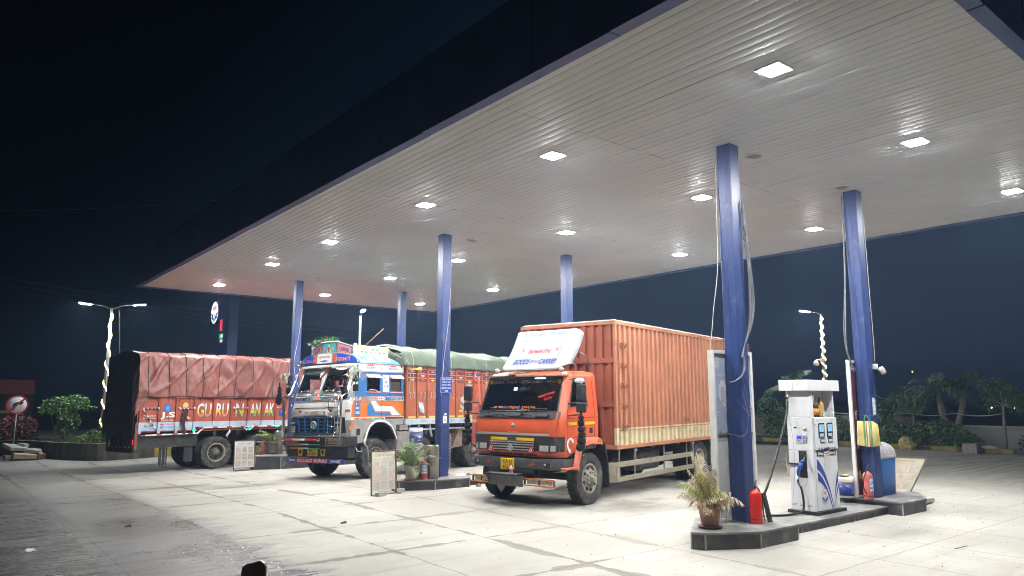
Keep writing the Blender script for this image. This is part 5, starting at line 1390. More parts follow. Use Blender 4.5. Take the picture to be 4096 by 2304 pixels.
a = hpan(.72, .35, pink); a.use(M("deep_blue_letters", (.03, .03, .20), .5)); a.text("GOODS", hbp(.53, 3.355, .014), (-.22, -1, 0), (0, 0, 1), .30, .10, bold=.03, fn=lambda p, q: (p, q + p * .25)); a.build("board_panel", hbo)
a = hpan(-.35, -.72, pink); a.use(_mats["deep_blue_letters"]); a.text("CARRIER", hbp(-.53, 3.35, .014), (.22, -1, 0), (0, 0, 1), .31, .10, bold=.03, fn=lambda p, q: (p, q - p * .25)); a.build("board_panel", hbo)
a = hpan(.25, -.25, teal)   # small painted figure on a teal ground
def dec(m, pts, off=.012): a.use(m); a.poly([hbp(y, z, off) for y, z in pts])
dec(paint_y, [(.05, 3.29), (-.05, 3.29), (-.06, 3.40), (.06, 3.40)]); dec(red_vinyl, [(.04, 3.30), (-.015, 3.30), (-.03, 3.42), (.045, 3.43)], .014); dec(M("painted_face", (.72, .55, .38), .5), [(.03 * math.cos(t), 3.46 + .035 * math.sin(t)) for t in [2 * PI * k / 12 for k in range(12)]], .014); dec(paint_y, [(.03, 3.485), (-.03, 3.485), (0, 3.525)], .015)
for s in (1, -1): dec(pink, [(s * .18, 3.41), (s * .12, 3.44), (s * .13, 3.36), (s * .19, 3.34)]); dec(wht, [(s * .05, 3.26), (s * .09, 3.26), (s * .07, 3.37)])
a.build("board_panel", hbo)
a = MB(wht)
for s in (1, -1):
    a.box(.46, .52, s * .82 - .03, s * .82 + .03, 3.19, 3.50)
    a.box(.52, 1.72, s * .82 - .015, s * .82 + .015, 3.19, 3.46)
a.box(1.70, 1.74, -.80, .80, 3.19, 3.44); a.box(.5, 1.72, -.82, .82, 3.17, 3.195); rb = a.build("roof_carrier", t2)
a = MB(org)
for i in range(6):
    for j in range(2):
        x = .72 + i * .165 + (j * .08); z = 3.285 + j * .075; a.use((org, grn, pink, paint_y)[(i + j * 2) % 4]); y = -.8375
        a.poly([(x - .062, y, z), (x, y, z - .032), (x + .062, y, z), (x, y, z + .032)])
a.use(paint_y); a.poly([(.56, -.837, 3.44), (.60, -.837, 3.44), (.66, -.837, 3.20), (.62, -.837, 3.20)]); a.poly([(.56, -.838, 3.425), (1.68, -.838, 3.425), (1.68, -.838, 3.445), (.56, -.838, 3.445)]); a.build("diamond_art", rb)
# leafy branches stuffed behind the head board, and a stick
lf = M("fresh_leaf", (.065, .17, .03), .5, var=.4, vscale=30)
a = MB(lf); lr = random.Random(5)
for k in range(300):
    c = Vector((.55 + lr.gauss(0, .11), .42 + lr.uniform(-.5, .45), 3.50 + abs(lr.gauss(0, .06)))); c.z += .10 * (1 - ((c.y - .3) / .6) ** 2)
    d = Vector((lr.gauss(0, 1), lr.gauss(0, 1), lr.gauss(0, .6))).normalized() * lr.uniform(.03, .055); n = d.cross(Vector((lr.gauss(0, 1), lr.gauss(0, 1), lr.gauss(0, 1)))).normalized() * lr.uniform(.012, .02)
    a.add([c - d, c + n, c + d, c - n], [(0, 1, 2, 3)])
br = a.build("leafy_branch", None); br.matrix_world = m2w; tag(br, 'leafy green branch stuffed behind the head board of the painted lorry', 'branch')
a = MB(M("bamboo", (.33, .17, .09), .6)); a.tube([(.9, -.52, 3.30), (1.2, -1.15, 3.92)], .014, 6); a.build("pole", t2)

# mirrors, tassels and garlands
for s in (1, -1):
    a = MB(chrome); y = s * 1.30
    a.tube([(.22, s * 1.12, 2.80), (.10, y, 2.72), (.08, y, 2.25), (.18, s * 1.12, 2.18)], .015, 6)
    if s < 0: a.lathe([(0, .03), (.07, .025), (.105, 0), (.105, -.02)], (.0, -1.02, 2.56), (-1, -.25, 0), 20); a.tube([(.05, -1.02, 2.56), (.2, -1.08, 2.85)], .012, 6)
    o = a.build("mirror_arm", t2)
    a = MB(black_pl); a.box(.06, .12, y - .10, y + .10, 2.46, 2.72); a.box(.06, .12, y - .10, y + .10, 2.22, 2.40); a.build("mirror", o, bevel=.03, seg=3)
tassel(t2, -.12, 1.42, 2.42, 1.96, .05); tassel(t2, -.08, -1.08, 2.45, 2.08, .055)
a = MB(M("pale_green_tinsel", (.30, .48, .36), .6, var=.4, vscale=50)); lr = random.Random(9)
cols3 = (_mats["pale_green_tinsel"], M("pink_tinsel", (.7, .32, .28), .6, var=.3), M("cream_tinsel", (.66, .62, .48), .6, var=.3))
for k in range(130):
    a.use(cols3[0 if k < 75 else (1 if k < 100 else 2)]); p = Vector((.06 + lr.gauss(0, .03), -1.20 + lr.gauss(0, .05), 2.84)); d = Vector((lr.gauss(0, .10), lr.uniform(-.32, .18) if k < 100 else lr.gauss(0, .1), lr.uniform(-.38, -.02)))
    a.tube([p, p + d * .5 + Vector((0, 0, .05)), p + d], [.006, .005, .003], 4)
for k in range(90):
    a.use(cols3[(0, 1, 2, 2)[k % 4]]); p = Vector((-.02 + lr.gauss(0, .03), 1.28 + lr.gauss(0, .04), 2.78)); d = Vector((lr.gauss(0, .06), lr.uniform(-.02, .25), lr.uniform(-.30, -.06))); a.tube([p, p + d * .5 + Vector((0, 0, .03)), p + d], [.006, .005, .003], 4)
a.build("tinsel_garland", t2, split=lambda c: c.y > 0)

# cab interior
a = MB(interior_m); a.box(.05, 2.02, -1.04, 1.04, 1.50, 1.56); a.box(2.0, 2.04, -1.05, 1.05, 1.5, 2.9); a.box(.10, .40, -1.0, 1.0, 1.56, 2.16); a.box(.36, 2.0, -1.03, 1.03, 2.90, 2.93); a.build("cab_lining", t2)
for y in (.55, -.55): a = MB(M("maroon_seat", (.05, .018, .018), .7)); a.box(.95, 1.45, y - .26, y + .26, 1.56, 1.86); a.box(1.42, 1.55, y - .25, y + .25, 1.84, 2.42); a.build("seat", t2, bevel=.04)
a = MB(rubber); u, v = basis((-.6, 0, .8)); c = Vector((.62, .55, 2.20)); a.tube([c + (u * math.cos(2 * PI * k / 24) + v * math.sin(2 * PI * k / 24)) * .23 for k in range(25)], .017, 6, cap=False); a.tube([c, (.35, .55, 1.95)], .025, 6); a.build("steering_wheel", t2)
a = MB(wht); lr = random.Random(2)
for k in range(14): a.ball((.44 + lr.uniform(-.02, .02), .18 + .10 * math.sin(k), 2.72 - k * .035), .02, 6)
a.use(pink)
for k in range(3): a.ball((.50, -.30, 2.62 - k * .07), .05 + .012 * k, 8, sx=.5)
a.build("hanging_garland", t2)
a = MB(glow('cab_fill_light', (1, .9, .8), 11.0)); a.box(.70, .86, -.1, .1, 2.87, 2.898); a.build("cab_fill_light", t2)  # added fill light under the cab roof, so the interior shows
# driver and passenger
J, E, Rd, sk, lg = seated(armL=((-.05, .20, .47), (-.12, .31, .24), (-.31, .27, .33), (-1, -.2, .2)), armR=((-.05, -.20, .47), (-.14, -.28, .25), (-.31, -.06, .33), (-1, .2, .2)), lean=-.2)
person(m2w @ Matrix.Translation((1.0, .44, 1.87)), 'person in a pale lavender shirt seen through the windscreen of the painted lorry', M("lavender_shirt", (.30, .30, .55), .8, var=.15, vscale=14), M("dark_trousers", (.04, .04, .05), .8), J, E, Rd, sk, lg, (-1, .1, -.05), (-.13, 0, .735))
J, E, Rd, sk, lg = seated(armL=((-.03, .21, .47), (-.06, .30, .24), (-.28, .22, .16), (-1, -.2, 0)), armR=((-.03, -.21, .47), (-.03, -.42, .335), (-.30, -.51, .385), (-1, -.12, .05)), lean=-.1)
person(m2w @ Matrix.Translation((1.12, -.66, 1.88)), 'person in a black shirt resting a bare forearm on the painted lorry window', M("black_shirt", (.012, .012, .014), .85, var=.2), M("dark_trousers", (.04, .04, .05), .8), J, E, Rd, sk, lg, (-.9, -.4, 0), (-.07, 0, .73))
from mathutils import noise as mnoise
def wr(x, y, s=1.0, seed=0.0): return mnoise.noise(Vector((x * s + seed, y * s, seed * 1.7)))
# ------------------------------------------------------------------ green tarpaulin body of the painted lorry
brk = M("truck_brick_red", (0.33, 0.095, 0.045), 0.5, var=0.14, vscale=2.5, dirt=((0.24, 0.085, 0.05), 0.35, 4))
brk_d = M("truck_maroon", (0.16, 0.03, 0.02), 0.5, var=0.15, vscale=4)
pale = M("pale_blue_frame", (0.42, 0.52, 0.56), 0.5, var=0.1, vscale=4, dirt=((.35, .33, .30), .35, 5))
BX0, BX1, BW = 2.10, 8.9, 1.16
a = MB(brk)
for s in (-1, 1): a.box(BX0, BX1, min(s * 1.10, s * BW), max(s * 1.10, s * BW), 1.505, 2.97)
a.box(BX0, BX0 + .05, -1.10, 1.10, 1.36, 3.0); a.box(BX1 - .05, BX1, -1.10, 1.10, 1.36, 2.97); a.box(BX0 + .05, BX1 - .05, -1.10, 1.10, 1.36, 1.42)
bod = a.build("cargo_body", t2)
a = MB(pale)
for s in (-1, 1):
    a.box(BX0, BX1, min(s * 1.09, s * (BW + .005)), max(s * 1.09, s * (BW + .005)), 1.34, 1.504)
    a.box(BX0 + .3, BX1, min(s * 1.0, s * 1.06), max(s * 1.0, s * 1.06), 1.18, 1.22)
    x = BX0 + .3
    while x < BX1: a.box(x - .03, x + .03, min(s * .98, s * 1.05), max(s * .98, s * 1.05), 1.22, 1.34); x += .85
    a.bar((2.62, s * 1.03, .98), (2.78, s * 1.05, 1.32), .05, .05); a.bar((3.34, s * 1.03, .98), (3.22, s * 1.05, 1.32), .05, .05)
a.build("side_rail", bod, split=lambda c: c.y > 0)
a = MB(brk)
for s in (-1, 1):
    for k in range(16):
        x = BX0 + .02 + k * .437
        a.box(x - .03, x + .03, min(s * BW, s * (BW + .035)), max(s * BW, s * (BW + .035)), 1.51, 2.97)
a.build("body_post", bod, bevel=.006, split=True)
a = MB(paint_y)
for s in (-1,):
    for k in range(15):
        x = BX0 + .10 + k * .437
        a.use(paint_y); a.box(x + .0, x + .30, s * (BW + .006), s * BW, 1.515, 1.57)
        for j, z in enumerate((2.54, 2.66, 2.78)):
            a.use(brk_d); a.box(x - .02, x + .34, s * (BW + .004), s * BW, z - .005, z + .085)
            cc = ((M("lozenge_grey", (.12, .12, .17), .5), paint_y, navy) if k % 2 else (paint_y, M("lozenge_dark", (.05, .06, .12), .5), lbl))[j]
            a.use(cc); a.poly([(x + .05, s * (BW + .008), z + .04), (x + .16, s * (BW + .008), z + .01), (x + .27, s * (BW + .008), z + .04), (x + .16, s * (BW + .008), z + .07)])
            a.use(pink); a.box(x - .02, x + .34, s * (BW + .005), s * BW, z + .09, z + .105)
a.build("lozenge_pattern", bod)
a = MB(pale)
for k in range(15):
    x = BX0 + .14 + k * .437
    for q in (x, x + .16): a.tube([(q, -BW - .02, 2.21), (q + .03, -BW - .035, 2.23), (q + .05, -BW - .02, 2.18), (q + .02, -BW - .02, 2.06)], .006, 5)
a.build("tarp_hook", bod)
a = MB(M("dull_grey_ink", (.20, .20, .24), .6))
for t, x in (("SHREE", 2.82), ("GURU", 3.28), ("NANAK", 3.72), ("GOLD", 4.15), ("CARRIER", 4.60)): a.text(t, (x, -BW - .008, 1.425), SU, SV, .25 if len(t) > 4 else .2, .055, bold=.0, shear=.15)
a.use(M("letter_silver", (.42, .44, .44), .4)); a.text("S", (4.72, -BW - .008, 1.95), SU, SV, .42, .40, bold=.04); a.build("lettering", bod)
a = MB(paint_y); a.decal([(p[0] * .11, p[1] * .09) for p in horse], (4.55, -BW - .009, 1.70), SU, SV); a.build("scroll_mark", bod)
a = MB(M("yellow_horn", (.72, .45, .05), .35)); a.lathe([(.015, 0), (.02, .22), (.035, .30), (.075, .36), (.07, .362), (.03, .30), (.0, .28)], (2.18, -1.28, 2.86), (1, 0, .02), 16); a.build("air_horn", t2)
a = MB(M("light_blue_sack", (.42, .52, .54), .7, var=.2)); a.grid(lambda u, v: (2.58 + .20 * u + .05 * v, -BW - .045 - .02 * math.sin(PI * u) + .01 * math.sin(7 * v), 1.98 - .30 * v - .05 * u), 6, 8); sk_ = a.build("hanging_sack", bod)
# tarpaulin
tg = M("green_canvas", (0.098, 0.128, 0.088), 0.78, var=0.14, vscale=2, bump=0.12, bscale=50, dirt=((.17, .18, .14), .35, 3))
def tarp2(u, v):
    x = BX0 - .14 + (BX1 - BX0 + .2) * u; t = v * 2 - 1
    n = wr(x * 1.4, t * 3, 1.0, 3.0) * .05 + wr(x * 4, t * 6, 1, 8.0) * .018
    sag = .035 * math.sin((x - 2.24) / .98 * PI) * (1 if abs(t) < .72 else .3)
    e = abs(t); s = 1 if t > 0 else -1
    P = [(0, 0, 3.60), (.30, .42, 3.55), (.62, .92, 3.42), (.70, 1.10, 3.36), (.76, 1.165, 3.28), (.90, 1.20, 3.08), (1.0, 1.215, 2.955)]
    for (a0, y0, z0), (a1, y1, z1) in zip(P, P[1:]):
        if e <= a1: f = (e - a0) / (a1 - a0); y = y0 + (y1 - y0) * f; z = z0 + (z1 - z0) * f; break
    else: y, z = 1.215, 2.955
    if x < 2.5: z += .03 * (2.5 - x) * wr(x * 5, t * 9, 1, 2)
    dr = max(0, (x - 5.5)) * .012
    return (x, s * (y + n * .5 * (e > .7) + .012 * math.sin(x * 9) * (e > .8)), z + (n + sag) * (1 if e < .74 else .25) - dr + .012 * math.sin(x * 13 + 1) * (e > .95))
a = MB(tg); a.grid(tarp2, 110, 48); tp = a.build("tarpaulin", t2)
md = tp.modifiers.new("thick", 'SOLIDIFY'); md.thickness = 0.01; md.offset = 1
a = MB(tg)   # bunched front flap falling behind the cab roof
def flap(u, v):
    t = u * 2 - 1; x = BX0 - .14 - .40 * v * (1 - .35 * abs(t)) + .05 * wr(t * 4, v * 5, 1, 4); z0 = tarp2(0.0, .5 + t * .37)[2]
    return (x, t * .98, z0 - .02 - .62 * v ** 1.5 * (.75 + .25 * abs(t)) + .11 * wr(t * 3.2, v * 2.4, 1, 9) + .04 * wr(t * 9, v * 7, 1, 5))
a.grid(flap, 36, 14)
def flap_side(u, v):
    p = Vector(tarp2(0.0, .5 - .5 * (.72 + .28 * u))); return (p.x - .16 * v * (1 - u) + .03 * wr(u * 5, v * 5, 1, 3), p.y + .20 * v * (1 - .4 * u) + .04 * wr(u * 6, v * 4, 1, 6), p.z - .10 * v)
a.grid(flap_side, 10, 8); fl = a.build("front_flap", tp)
md = fl.modifiers.new("thick", 'SOLIDIFY'); md.thickness = 0.012
a = MB(M("pale_rope", (.40, .38, .30), .8))
for k in range(8):
    x0 = 2.34 + k * .86; ua = (x0 - BX0 + .14) / (BX1 - BX0 + .2)
    pts = [Vector(tarp2(ua + .004 * i * (k % 2), .5 - .5 * i / 14)) + Vector((0, -.012 if i > 9 else 0, .014 if i < 11 else 0)) for i in range(15)]; pts.append(Vector((x0 + .03, -BW - .03, 2.2)))
    a.tube(pts, .008, 5)
a.tube([(2.0, -1.1, 3.36), (2.12, -1.24, 3.0), (2.22, -BW - .05, 2.7), (2.2, -BW - .04, 2.2)], .01, 5); a.tube([(1.55, -.9, 3.42), (1.95, -1.16, 3.15), (2.3, -BW - .05, 2.8)], .01, 5)
a.build("rope", tp)
# chassis, tanks, wheels
a = MB(chassis_m)
for s in (-1, 1): a.box(.5, 8.6, s * .42 - .04, s * .42 + .04, .80, 1.06)
for k in range(9): x = 2.3 + k * .8; a.box(x - .05, x + .05, -1.05, 1.05, 1.06, 1.34)
for x in (1.08, 2.85, 5.3, 6.7): a.tube([(x, -.9, .5), (x, .9, .5)], .07, 8)
a.ball((5.3, 0, .52), .22, 12); a.ball((6.7, 0, .52), .22, 12); a.box(.3, 1.6, -.4, .4, .6, 1.1); a.tube([(1.6, 0, .8), (5.3, 0, .6)], .06, 8)
a.build("chassis", t2)
a = MB(M("tank_grey", (.32, .31, .29), .5, .4, var=.2, dirt=((.3, .28, .24), .5, 5))); a.box(1.82, 2.40, -1.12, -.62, .60, 1.18); a.build("fuel_tank", t2, bevel=.06, seg=3)
a = MB(M("battery_cover", (.36, .35, .33), .6)); a.box(1.90, 2.22, -1.13, -.9, 1.20, 1.33)
for k in range(4): a.box(1.92, 2.20, -1.14, -1.13, 1.215 + k * .026, 1.225 + k * .026)
a.build("battery_box", t2)
R2 = .51
for s in (-1, 1):
    for x in (1.08, 2.85): wheel(t2, x, s * .93, R2, .27, s, 'front', dark_steel)
    for x in (5.3, 6.7): wheel(t2, x, s * .97, R2, .27, s, 'rear', dark_steel); wheel(t2, x, s * .67, R2, .27, s, 'rear', dark_steel)
a = MB(M("fender_dusty", (.16, .11, .085), .7, var=.3, dirt=((.25, .2, .16), .4, 4)))
for s in (-1, 1):
    a.hexa([(4.25, s * .60, .62), (4.25, s * 1.08, .62), (4.70, s * 1.08, .66), (4.70, s * .60, .66)], [(4.55, s * .60, 1.16), (4.55, s * 1.08, 1.16), (4.72, s * 1.08, 1.16), (4.72, s * .60, 1.16)])
    a.box(4.55, 7.4, min(s * .6, s * 1.1), max(s * .6, s * 1.1), 1.13, 1.17)
a.build("rear_fender", t2, split=lambda c: c.y > 0)
a = MB(dull); a.tube([(.35, -1.05, .84), (.36, -1.12, .72), (.50, -1.14, .70), (.54, -1.10, .80)], .013, 6); a.tube([(.55, -1.15, .92), (.66, -1.17, .80), (.70, -1.18, .45)], .02, 6); a.build("step_hoop", t2)

# ------------------------------------------------------------------ maroon tarpaulin lorry
YAW3 = R(8)
O3 = (7.227, 25.613)
t3 = thing("tarpaulin_lorry", None, 'long red lorry under a maroon tarpaulin with big pale letters on its side', 'lorry', 'goods lorries in the forecourt', mat=on_slope(*O3, YAW3))
red3 = M("truck_orange_red", (0.40, 0.075, 0.032), 0.5, var=0.12, vscale=2.5, dirt=((0.30, 0.09, 0.05), 0.35, 4))
red3d = M("truck_post_red", (0.30, 0.055, 0.026), 0.5, var=0.15, vscale=4)
band3 = M("pale_blue_band", (0.42, 0.50, 0.60), 0.5, var=0.1, vscale=4, dirt=((.4, .38, .36), .3, 6))
CX0, CX1, CW = -2.50, 6.3, 1.18
a = MB(red3)
for s in (-1, 1): a.box(CX0, CX1, min(s * 1.12, s * CW), max(s * 1.12, s * CW), 1.50, 2.30)
a.box(CX0 + .0, CX0 + .05, -1.12, 1.12, 1.2, 2.3); a.box(CX1 - .05, CX1, -1.12, 1.12, 1.2, 2.3); a.box(CX0 + .05, CX1 - .05, -1.12, 1.12, 1.2, 1.26)
b3 = a.build("cargo_body", t3)
a = MB(band3)
for s in (-1, 1):
    a.box(CX0, -.82, min(s * 1.12, s * (CW + .004)), max(s * 1.12, s * (CW + .004)), 1.24, 1.499); a.box(-.82, CX1, min(s * 1.12, s * (CW + .004)), max(s * 1.12, s * (CW + .004)), 1.33, 1.499)
a.build("lower_band", b3, split=lambda c: c.y > 0)
posts = [-2.42, -1.87, -1.35, -.79, -.17, .41, 1.0, 1.5, 2.0, 2.6, 3.2, 3.8, 4.4, 5.0, 5.6, 6.2]
a = MB(red3d)
for s in (-1, 1):
    for x in posts: a.box(x - .04, x + .04, min(s * CW, s * (CW + .04)), max(s * CW, s * (CW + .04)), 1.50, 2.30)
a.use(band3)
for x in posts: a.box(x - .04, x + .04, -CW - .041, -CW, 1.16 if x < -.7 else 1.33, 1.499)
a.build("body_post", b3, bevel=.006, split=True)
a = MB(M("reflector_red_white", (.55, .40, .37), .5)); n = 0
def rail(a, x0, x1, z0, z1):
    k = int(abs(x1 - x0) / .16) + 1
    for i in range(k):
        a.use(white_vinyl if i % 3 else M("rail_red", (.45, .06, .04), .5)); p = i / k; q = (i + 1) / k
        a.bar((x0 + (x1 - x0) * p, -CW - .02, z0 + (z1 - z0) * p), (x0 + (x1 - x0) * q, -CW - .02, z0 + (z1 - z0) * q), .05, .04)
rail(a, CX0 + .1, -.66, 1.115, 1.14); rail(a, -.66, 5.9, 1.305, 1.315); a.use(white_vinyl); a.bar((-.68, -CW - .02, 1.12), (-.50, -CW - .02, 1.30), .04, .04); a.bar((.85, -CW - .02, 1.30), (.98, -CW - .02, 1.18), .04, .03); a.bar((1.2, -CW - .02, 1.30), (1.05, -CW - .02, 1.18), .04, .03)
a.build("side_rail", b3)
# lettering whose paint changes from white through yellow to green
lm = bpy.data.materials.new("banded_letter_paint"); lm.use_nodes = True
nt = NT(lm.node_tree); pb = lm.node_tree.nodes["Principled BSDF"]; pb.inputs['Roughness'].default_value = .5
sp = nt.n("ShaderNodeSeparateXYZ"); nt.put(sp.inputs[0], nt.n("ShaderNodeTexCoord").outputs['Object'])
c = nt.mix(nt.step(sp.outputs[2], 1.74, 1.75), nt.mix(nt.step(sp.outputs[0], .3, .5), (.55, .22, .20), (.10, .42, .28)), (.70, .52, .05)); c = nt.mix(nt.step(sp.outputs[2], 1.87, 1.89), c, (.62, .66, .70)); nt.put(pb.inputs['Base Color'], c)
a = MB(M("letter_shadow", (.10, .03, .02), .6)); yy = -CW - .006
L3 = (("GU", -.48, .46), ("RU", .11, .43), ("N", .70, .30), ("AN", 1.25, .38), ("AK", 1.75, .38))
for t, x, w in L3: a.text(t, (x + .018, yy, 1.845), SU, SV, w, .43, bold=.025, shear=.08)
a.use(lm)
for t, x, w in L3: a.text(t, (x, yy - .004, 1.855), SU, SV, w, .43, bold=.025, shear=.08)
a.use(white_vinyl); a.text("J.S", (-1.61, yy, 1.70), SU, SV, .44, .22, bold=.035); a.text("DHILLON", (-1.62, yy, 1.555), SU, SV, .34, .05, bold=.01); a.text("TRANSPORT", (-2.14, yy, 1.69), SU, SV, .36, .05, bold=.01, shear=.2); a.text("NANDED", (-2.14, yy, 1.62), SU, SV, .38, .04, bold=.01)
a.use(M("letter_orange", (.5, .1, .05), .5)); a.text("SACHKHAND", (-1.53, yy, 1.43), SU, SV, .26, .045, bold=.01, shear=.2); a.use(blue_vinyl); a.text("PETROLEUM", (-1.52, yy, 1.345), SU, SV, .27, .045, bold=.01, shear=.2); a.use(black_ink); a.text("PILOT", (-2.17, yy, 1.38), SU, SV, .24, .06, bold=.02, shear=.2)
a.build("lettering", b3)
a = MB(blue_vinyl)   # painted bow, round badge and seated girl
def dc(m, pts, x, z, o=.006): a.use(m); a.decal(pts, (x, -CW - o, z), SU, SV)
dc(blue_vinyl, [(-.14, -.10), (-.10, .02), (-.06, .03), (-.10, .12), (0, .07), (.10, .13), (.08, .02), (.13, -.10), (.05, -.13), (-.06, -.12)], -1.62, 1.95); dc(M("bow_light", (.07, .32, .62), .5), [(-.07, .0), (0, .06), (.07, 0), (.02, -.10), (-.03, -.10)], -1.62, 1.94, .009)
circ = lambda r, n=18: [(r * math.cos(2 * PI * k / n), r * math.sin(2 * PI * k / n)) for k in range(n)]
dc(M("badge_orange", (.5, .09, .04), .5), circ(.075), -1.78, 1.385); dc(blue_vinyl, [(-.07, .02), (.07, .02), (.06, -.045), (-.06, -.045)], -1.78, 1.385, .009); dc(white_vinyl, [(-.06, .012), (.06, .012), (.055, -.01), (-.055, -.01)], -1.78, 1.385, .011)
dc(paint_y, [(-.07, -.06), (-.085, .04), (-.04, .10), (.03, .11), (.08, .06), (.085, -.04), (.06, -.02), (-.02, -.03)], -1.08, 1.99); dc(M("painted_skin", (.65, .40, .28), .5), circ(.05, 12), -1.075, 1.965, .008); dc(white_vinyl, [(-.09, .12), (.08, .12), (.10, -.06), (-.06, -.08), (-.09, 0)], -1.08, 1.79); dc(blue_vinyl, [(-.085, .05), (.085, .05), (.09, .025), (-.085, .025)], -1.08, 1.80, .009); dc(_mats["painted_skin"], [(-.06, .02), (.0, .04), (.14, -.06), (.12, -.10), (.0, -.04), (-.06, -.05)], -1.05, 1.67); dc(black_ink, [(-.07, .03), (-.01, .05), (.13, -.10), (.0, -.11)], -1.09, 1.63, .004)
dc(navy, [(-.12, .0), (-.04, .08), (.08, .18), (.10, -.18), (-.10, -.16)], 2.24, 1.80); dc(lbl, circ(.06), 2.24, 1.80, .009)
a.build("painted_emblem", b3)
a = MB(M("striped_pole", (.55, .48, .50), .5))
for (x0, x1, z0, z1) in ((-2.36, -1.93, 1.92, 1.93), (-2.36, -1.93, 1.90, 1.22), (-1.28, -.83, 1.90, 1.92), (.50, .93, 1.90, 1.92), (2.05, 2.2, 1.92, 1.92)):
    for k in range(8): a.use(M("pole_purple", (.12, .06, .14), .5) if k % 2 else white_vinyl); a.tube([(x0 + (x1 - x0) * k / 8, -CW - .05, z0 + (z1 - z0) * k / 8), (x0 + (x1 - x0) * (k + 1) / 8, -CW - .05, z0 + (z1 - z0) * (k + 1) / 8)], .016, 6)
a.use(M("knob_cream", (.62, .58, .5), .5))
for x in (-1.92, -1.29, -.82, .49, .94, 2.04): a.ball((x, -CW - .055, 1.92), .04, 8)
a.build("latch_rod", b3)
gl3 = glow("green_marker", (.0, 1.0, .32), 5.0)
for x, z in ((-.79, 1.235), (1.03, 1.235), (2.05, 1.28)):
    a = MB(gl3)
    for k in range(4): a.ball((x - .03 + .02 * k, -CW - .045, z + .012 * (k % 2)), .022, 8)
    o = a.build("marker_lamp", t3)
    a = MB(black_pl); a.box(x - .06, x + .06, -CW - .035, -CW - .015, z - .03, z + .045); a.build("lamp_bracket", o)
a = MB(M("maroon_rag", (.07, .025, .035), .9)); a.grid(lambda u, v: (-1.20 + .16 * u * (1 - .3 * v) + .03 * math.sin(9 * v), -CW - .07 - .02 * math.sin(8 * u + 3 * v), 1.90 - .72 * v - .1 * u * v), 6, 10); a.use(M("white_rag", (.55, .53, .5), .9)); a.grid(lambda u, v: (.30 + .05 * u + .05 * math.sin(6 * v), -CW - .06, 1.30 - .32 * v - .05 * u), 3, 8); a.build("hanging_rag", t3, split=True)
tm = M("maroon_canvas", (0.255, 0.085, 0.065), 0.40, var=0.16, vscale=1.6, bump=0.15, bscale=30, dirt=((.36, .17, .135), .35, 2.2))
ropes3 = [-2.28, -1.72, -1.2, -.62, -.02, .55, 1.1, 1.75, 2.3, 3.0, 3.7, 4.4, 5.1]
def ridge(x, z, seed, s, ang):
    q = mnoise.noise(Vector(((x * math.cos(ang) + z * math.sin(ang)) * s + seed, (-x * math.sin(ang) + z * math.cos(ang)) * s * .35, seed))); return 1 - abs(q) * 2.2
def tarp3(u, v):
    x = CX0 - .06 + (CX1 - CX0 + .1) * u; t = v * 2 - 1; e = abs(t); s = 1 if t > 0 else -1
    P = [(0, 0, 3.72), (.25, .6, 3.68), (.46, 1.06, 3.60), (.50, 1.15, 3.55), (.54, 1.19, 3.46), (.8, 1.235, 2.8), (1.0, 1.25, 2.245)]
    for (a0, y0, z0), (a1, y1, z1) in zip(P, P[1:]):
        if e <= a1: f = (e - a0) / (a1 - a0); y = y0 + (y1 - y0) * f; z = z0 + (z1 - z0) * f; break
    else: y, z = 1.25, 2.245
    if e > .5:
        d = min(abs(x - r) for r in ropes3); bul = .03 * min(1, d / .25)
        w = max(0, ridge(x, z, 4.2, 1.1, .65) - .55) * .17 + max(0, ridge(x, z, 9.1, 1.7, -.75) - .62) * .15 + max(0, ridge(x, z, 2.7, 3.1, .2) - .7) * .07 + wr(x * 5, z * 5, 1, 1) * .012
        y += (w + bul) * (1 - max(0, (e - .93)) * 6) - .012; z += .008 * math.sin(x * 11) * (e > .97)
    else:
        z += .05 * wr(x * 1.7, t * 4, 1, 7) + .02 * wr(x * 5, t * 9, 1, 2) - .03 * max(0, x - 2)
    return (x, s * y, z)
a = MB(tm); a.grid(tarp3, 240, 110)
tp3 = a.build("tarpaulin", t3)
def back(u, v):
    p = Vector(tarp3(0, u)); t = u * 2 - 1; q = Vector((CX0 - .10, t * 1.22, 1.05 + .35 * abs(wr(t * 3, 1, 1, 3)))); r = p.lerp(q, v) if p.z > q.z else p
    return (r.x - .06 * math.sin(PI * v) - .07 * max(0, ridge(t * 1.2, v * 2, 3.3, 1.6, 1.3) - .3) - .05 * v, r.y, r.z)
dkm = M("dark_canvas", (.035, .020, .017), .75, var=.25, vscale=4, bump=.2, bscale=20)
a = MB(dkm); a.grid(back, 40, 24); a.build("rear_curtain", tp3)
def cuff(u, v):   # gathered folds at the rear corner
    x = CX0 - .10 + .40 * u - .10 * v * u; z = 2.30 - (.62 - .42 * u) * v; return (x, -1.245 - .035 * abs(math.sin(7 * v + 5 * u)) - .02 * wr(u * 6, v * 6, 1, 5), z)
a = MB(tm); a.grid(cuff, 10, 14); a.build("gathered_corner", tp3)
a = MB(M("dark_rope", (.045, .03, .03), .85))
for k, x in enumerate(ropes3):
    ua = (x - CX0 + .06) / (CX1 - CX0 + .1); pts = []
    for i in range(22):
        v = .5 - .5 * i / 21 * 1.0; p = Vector(tarp3(ua + (.012 * math.sin(k) * (i / 21)), v)); pts.append(p + (Vector((0, -.014, 0)) if i > 10 else Vector((0, -.006, .014))))
    a.tube(pts, .009, 5)
a.tube([Vector(tarp3((x - CX0 + .06) / (CX1 - CX0 + .1), .0)) + Vector((0, -.02, .03 + .02 * math.sin(4 * x))) for x in [CX0 + .05 + .25 * k for k in range(34)]], .009, 5)
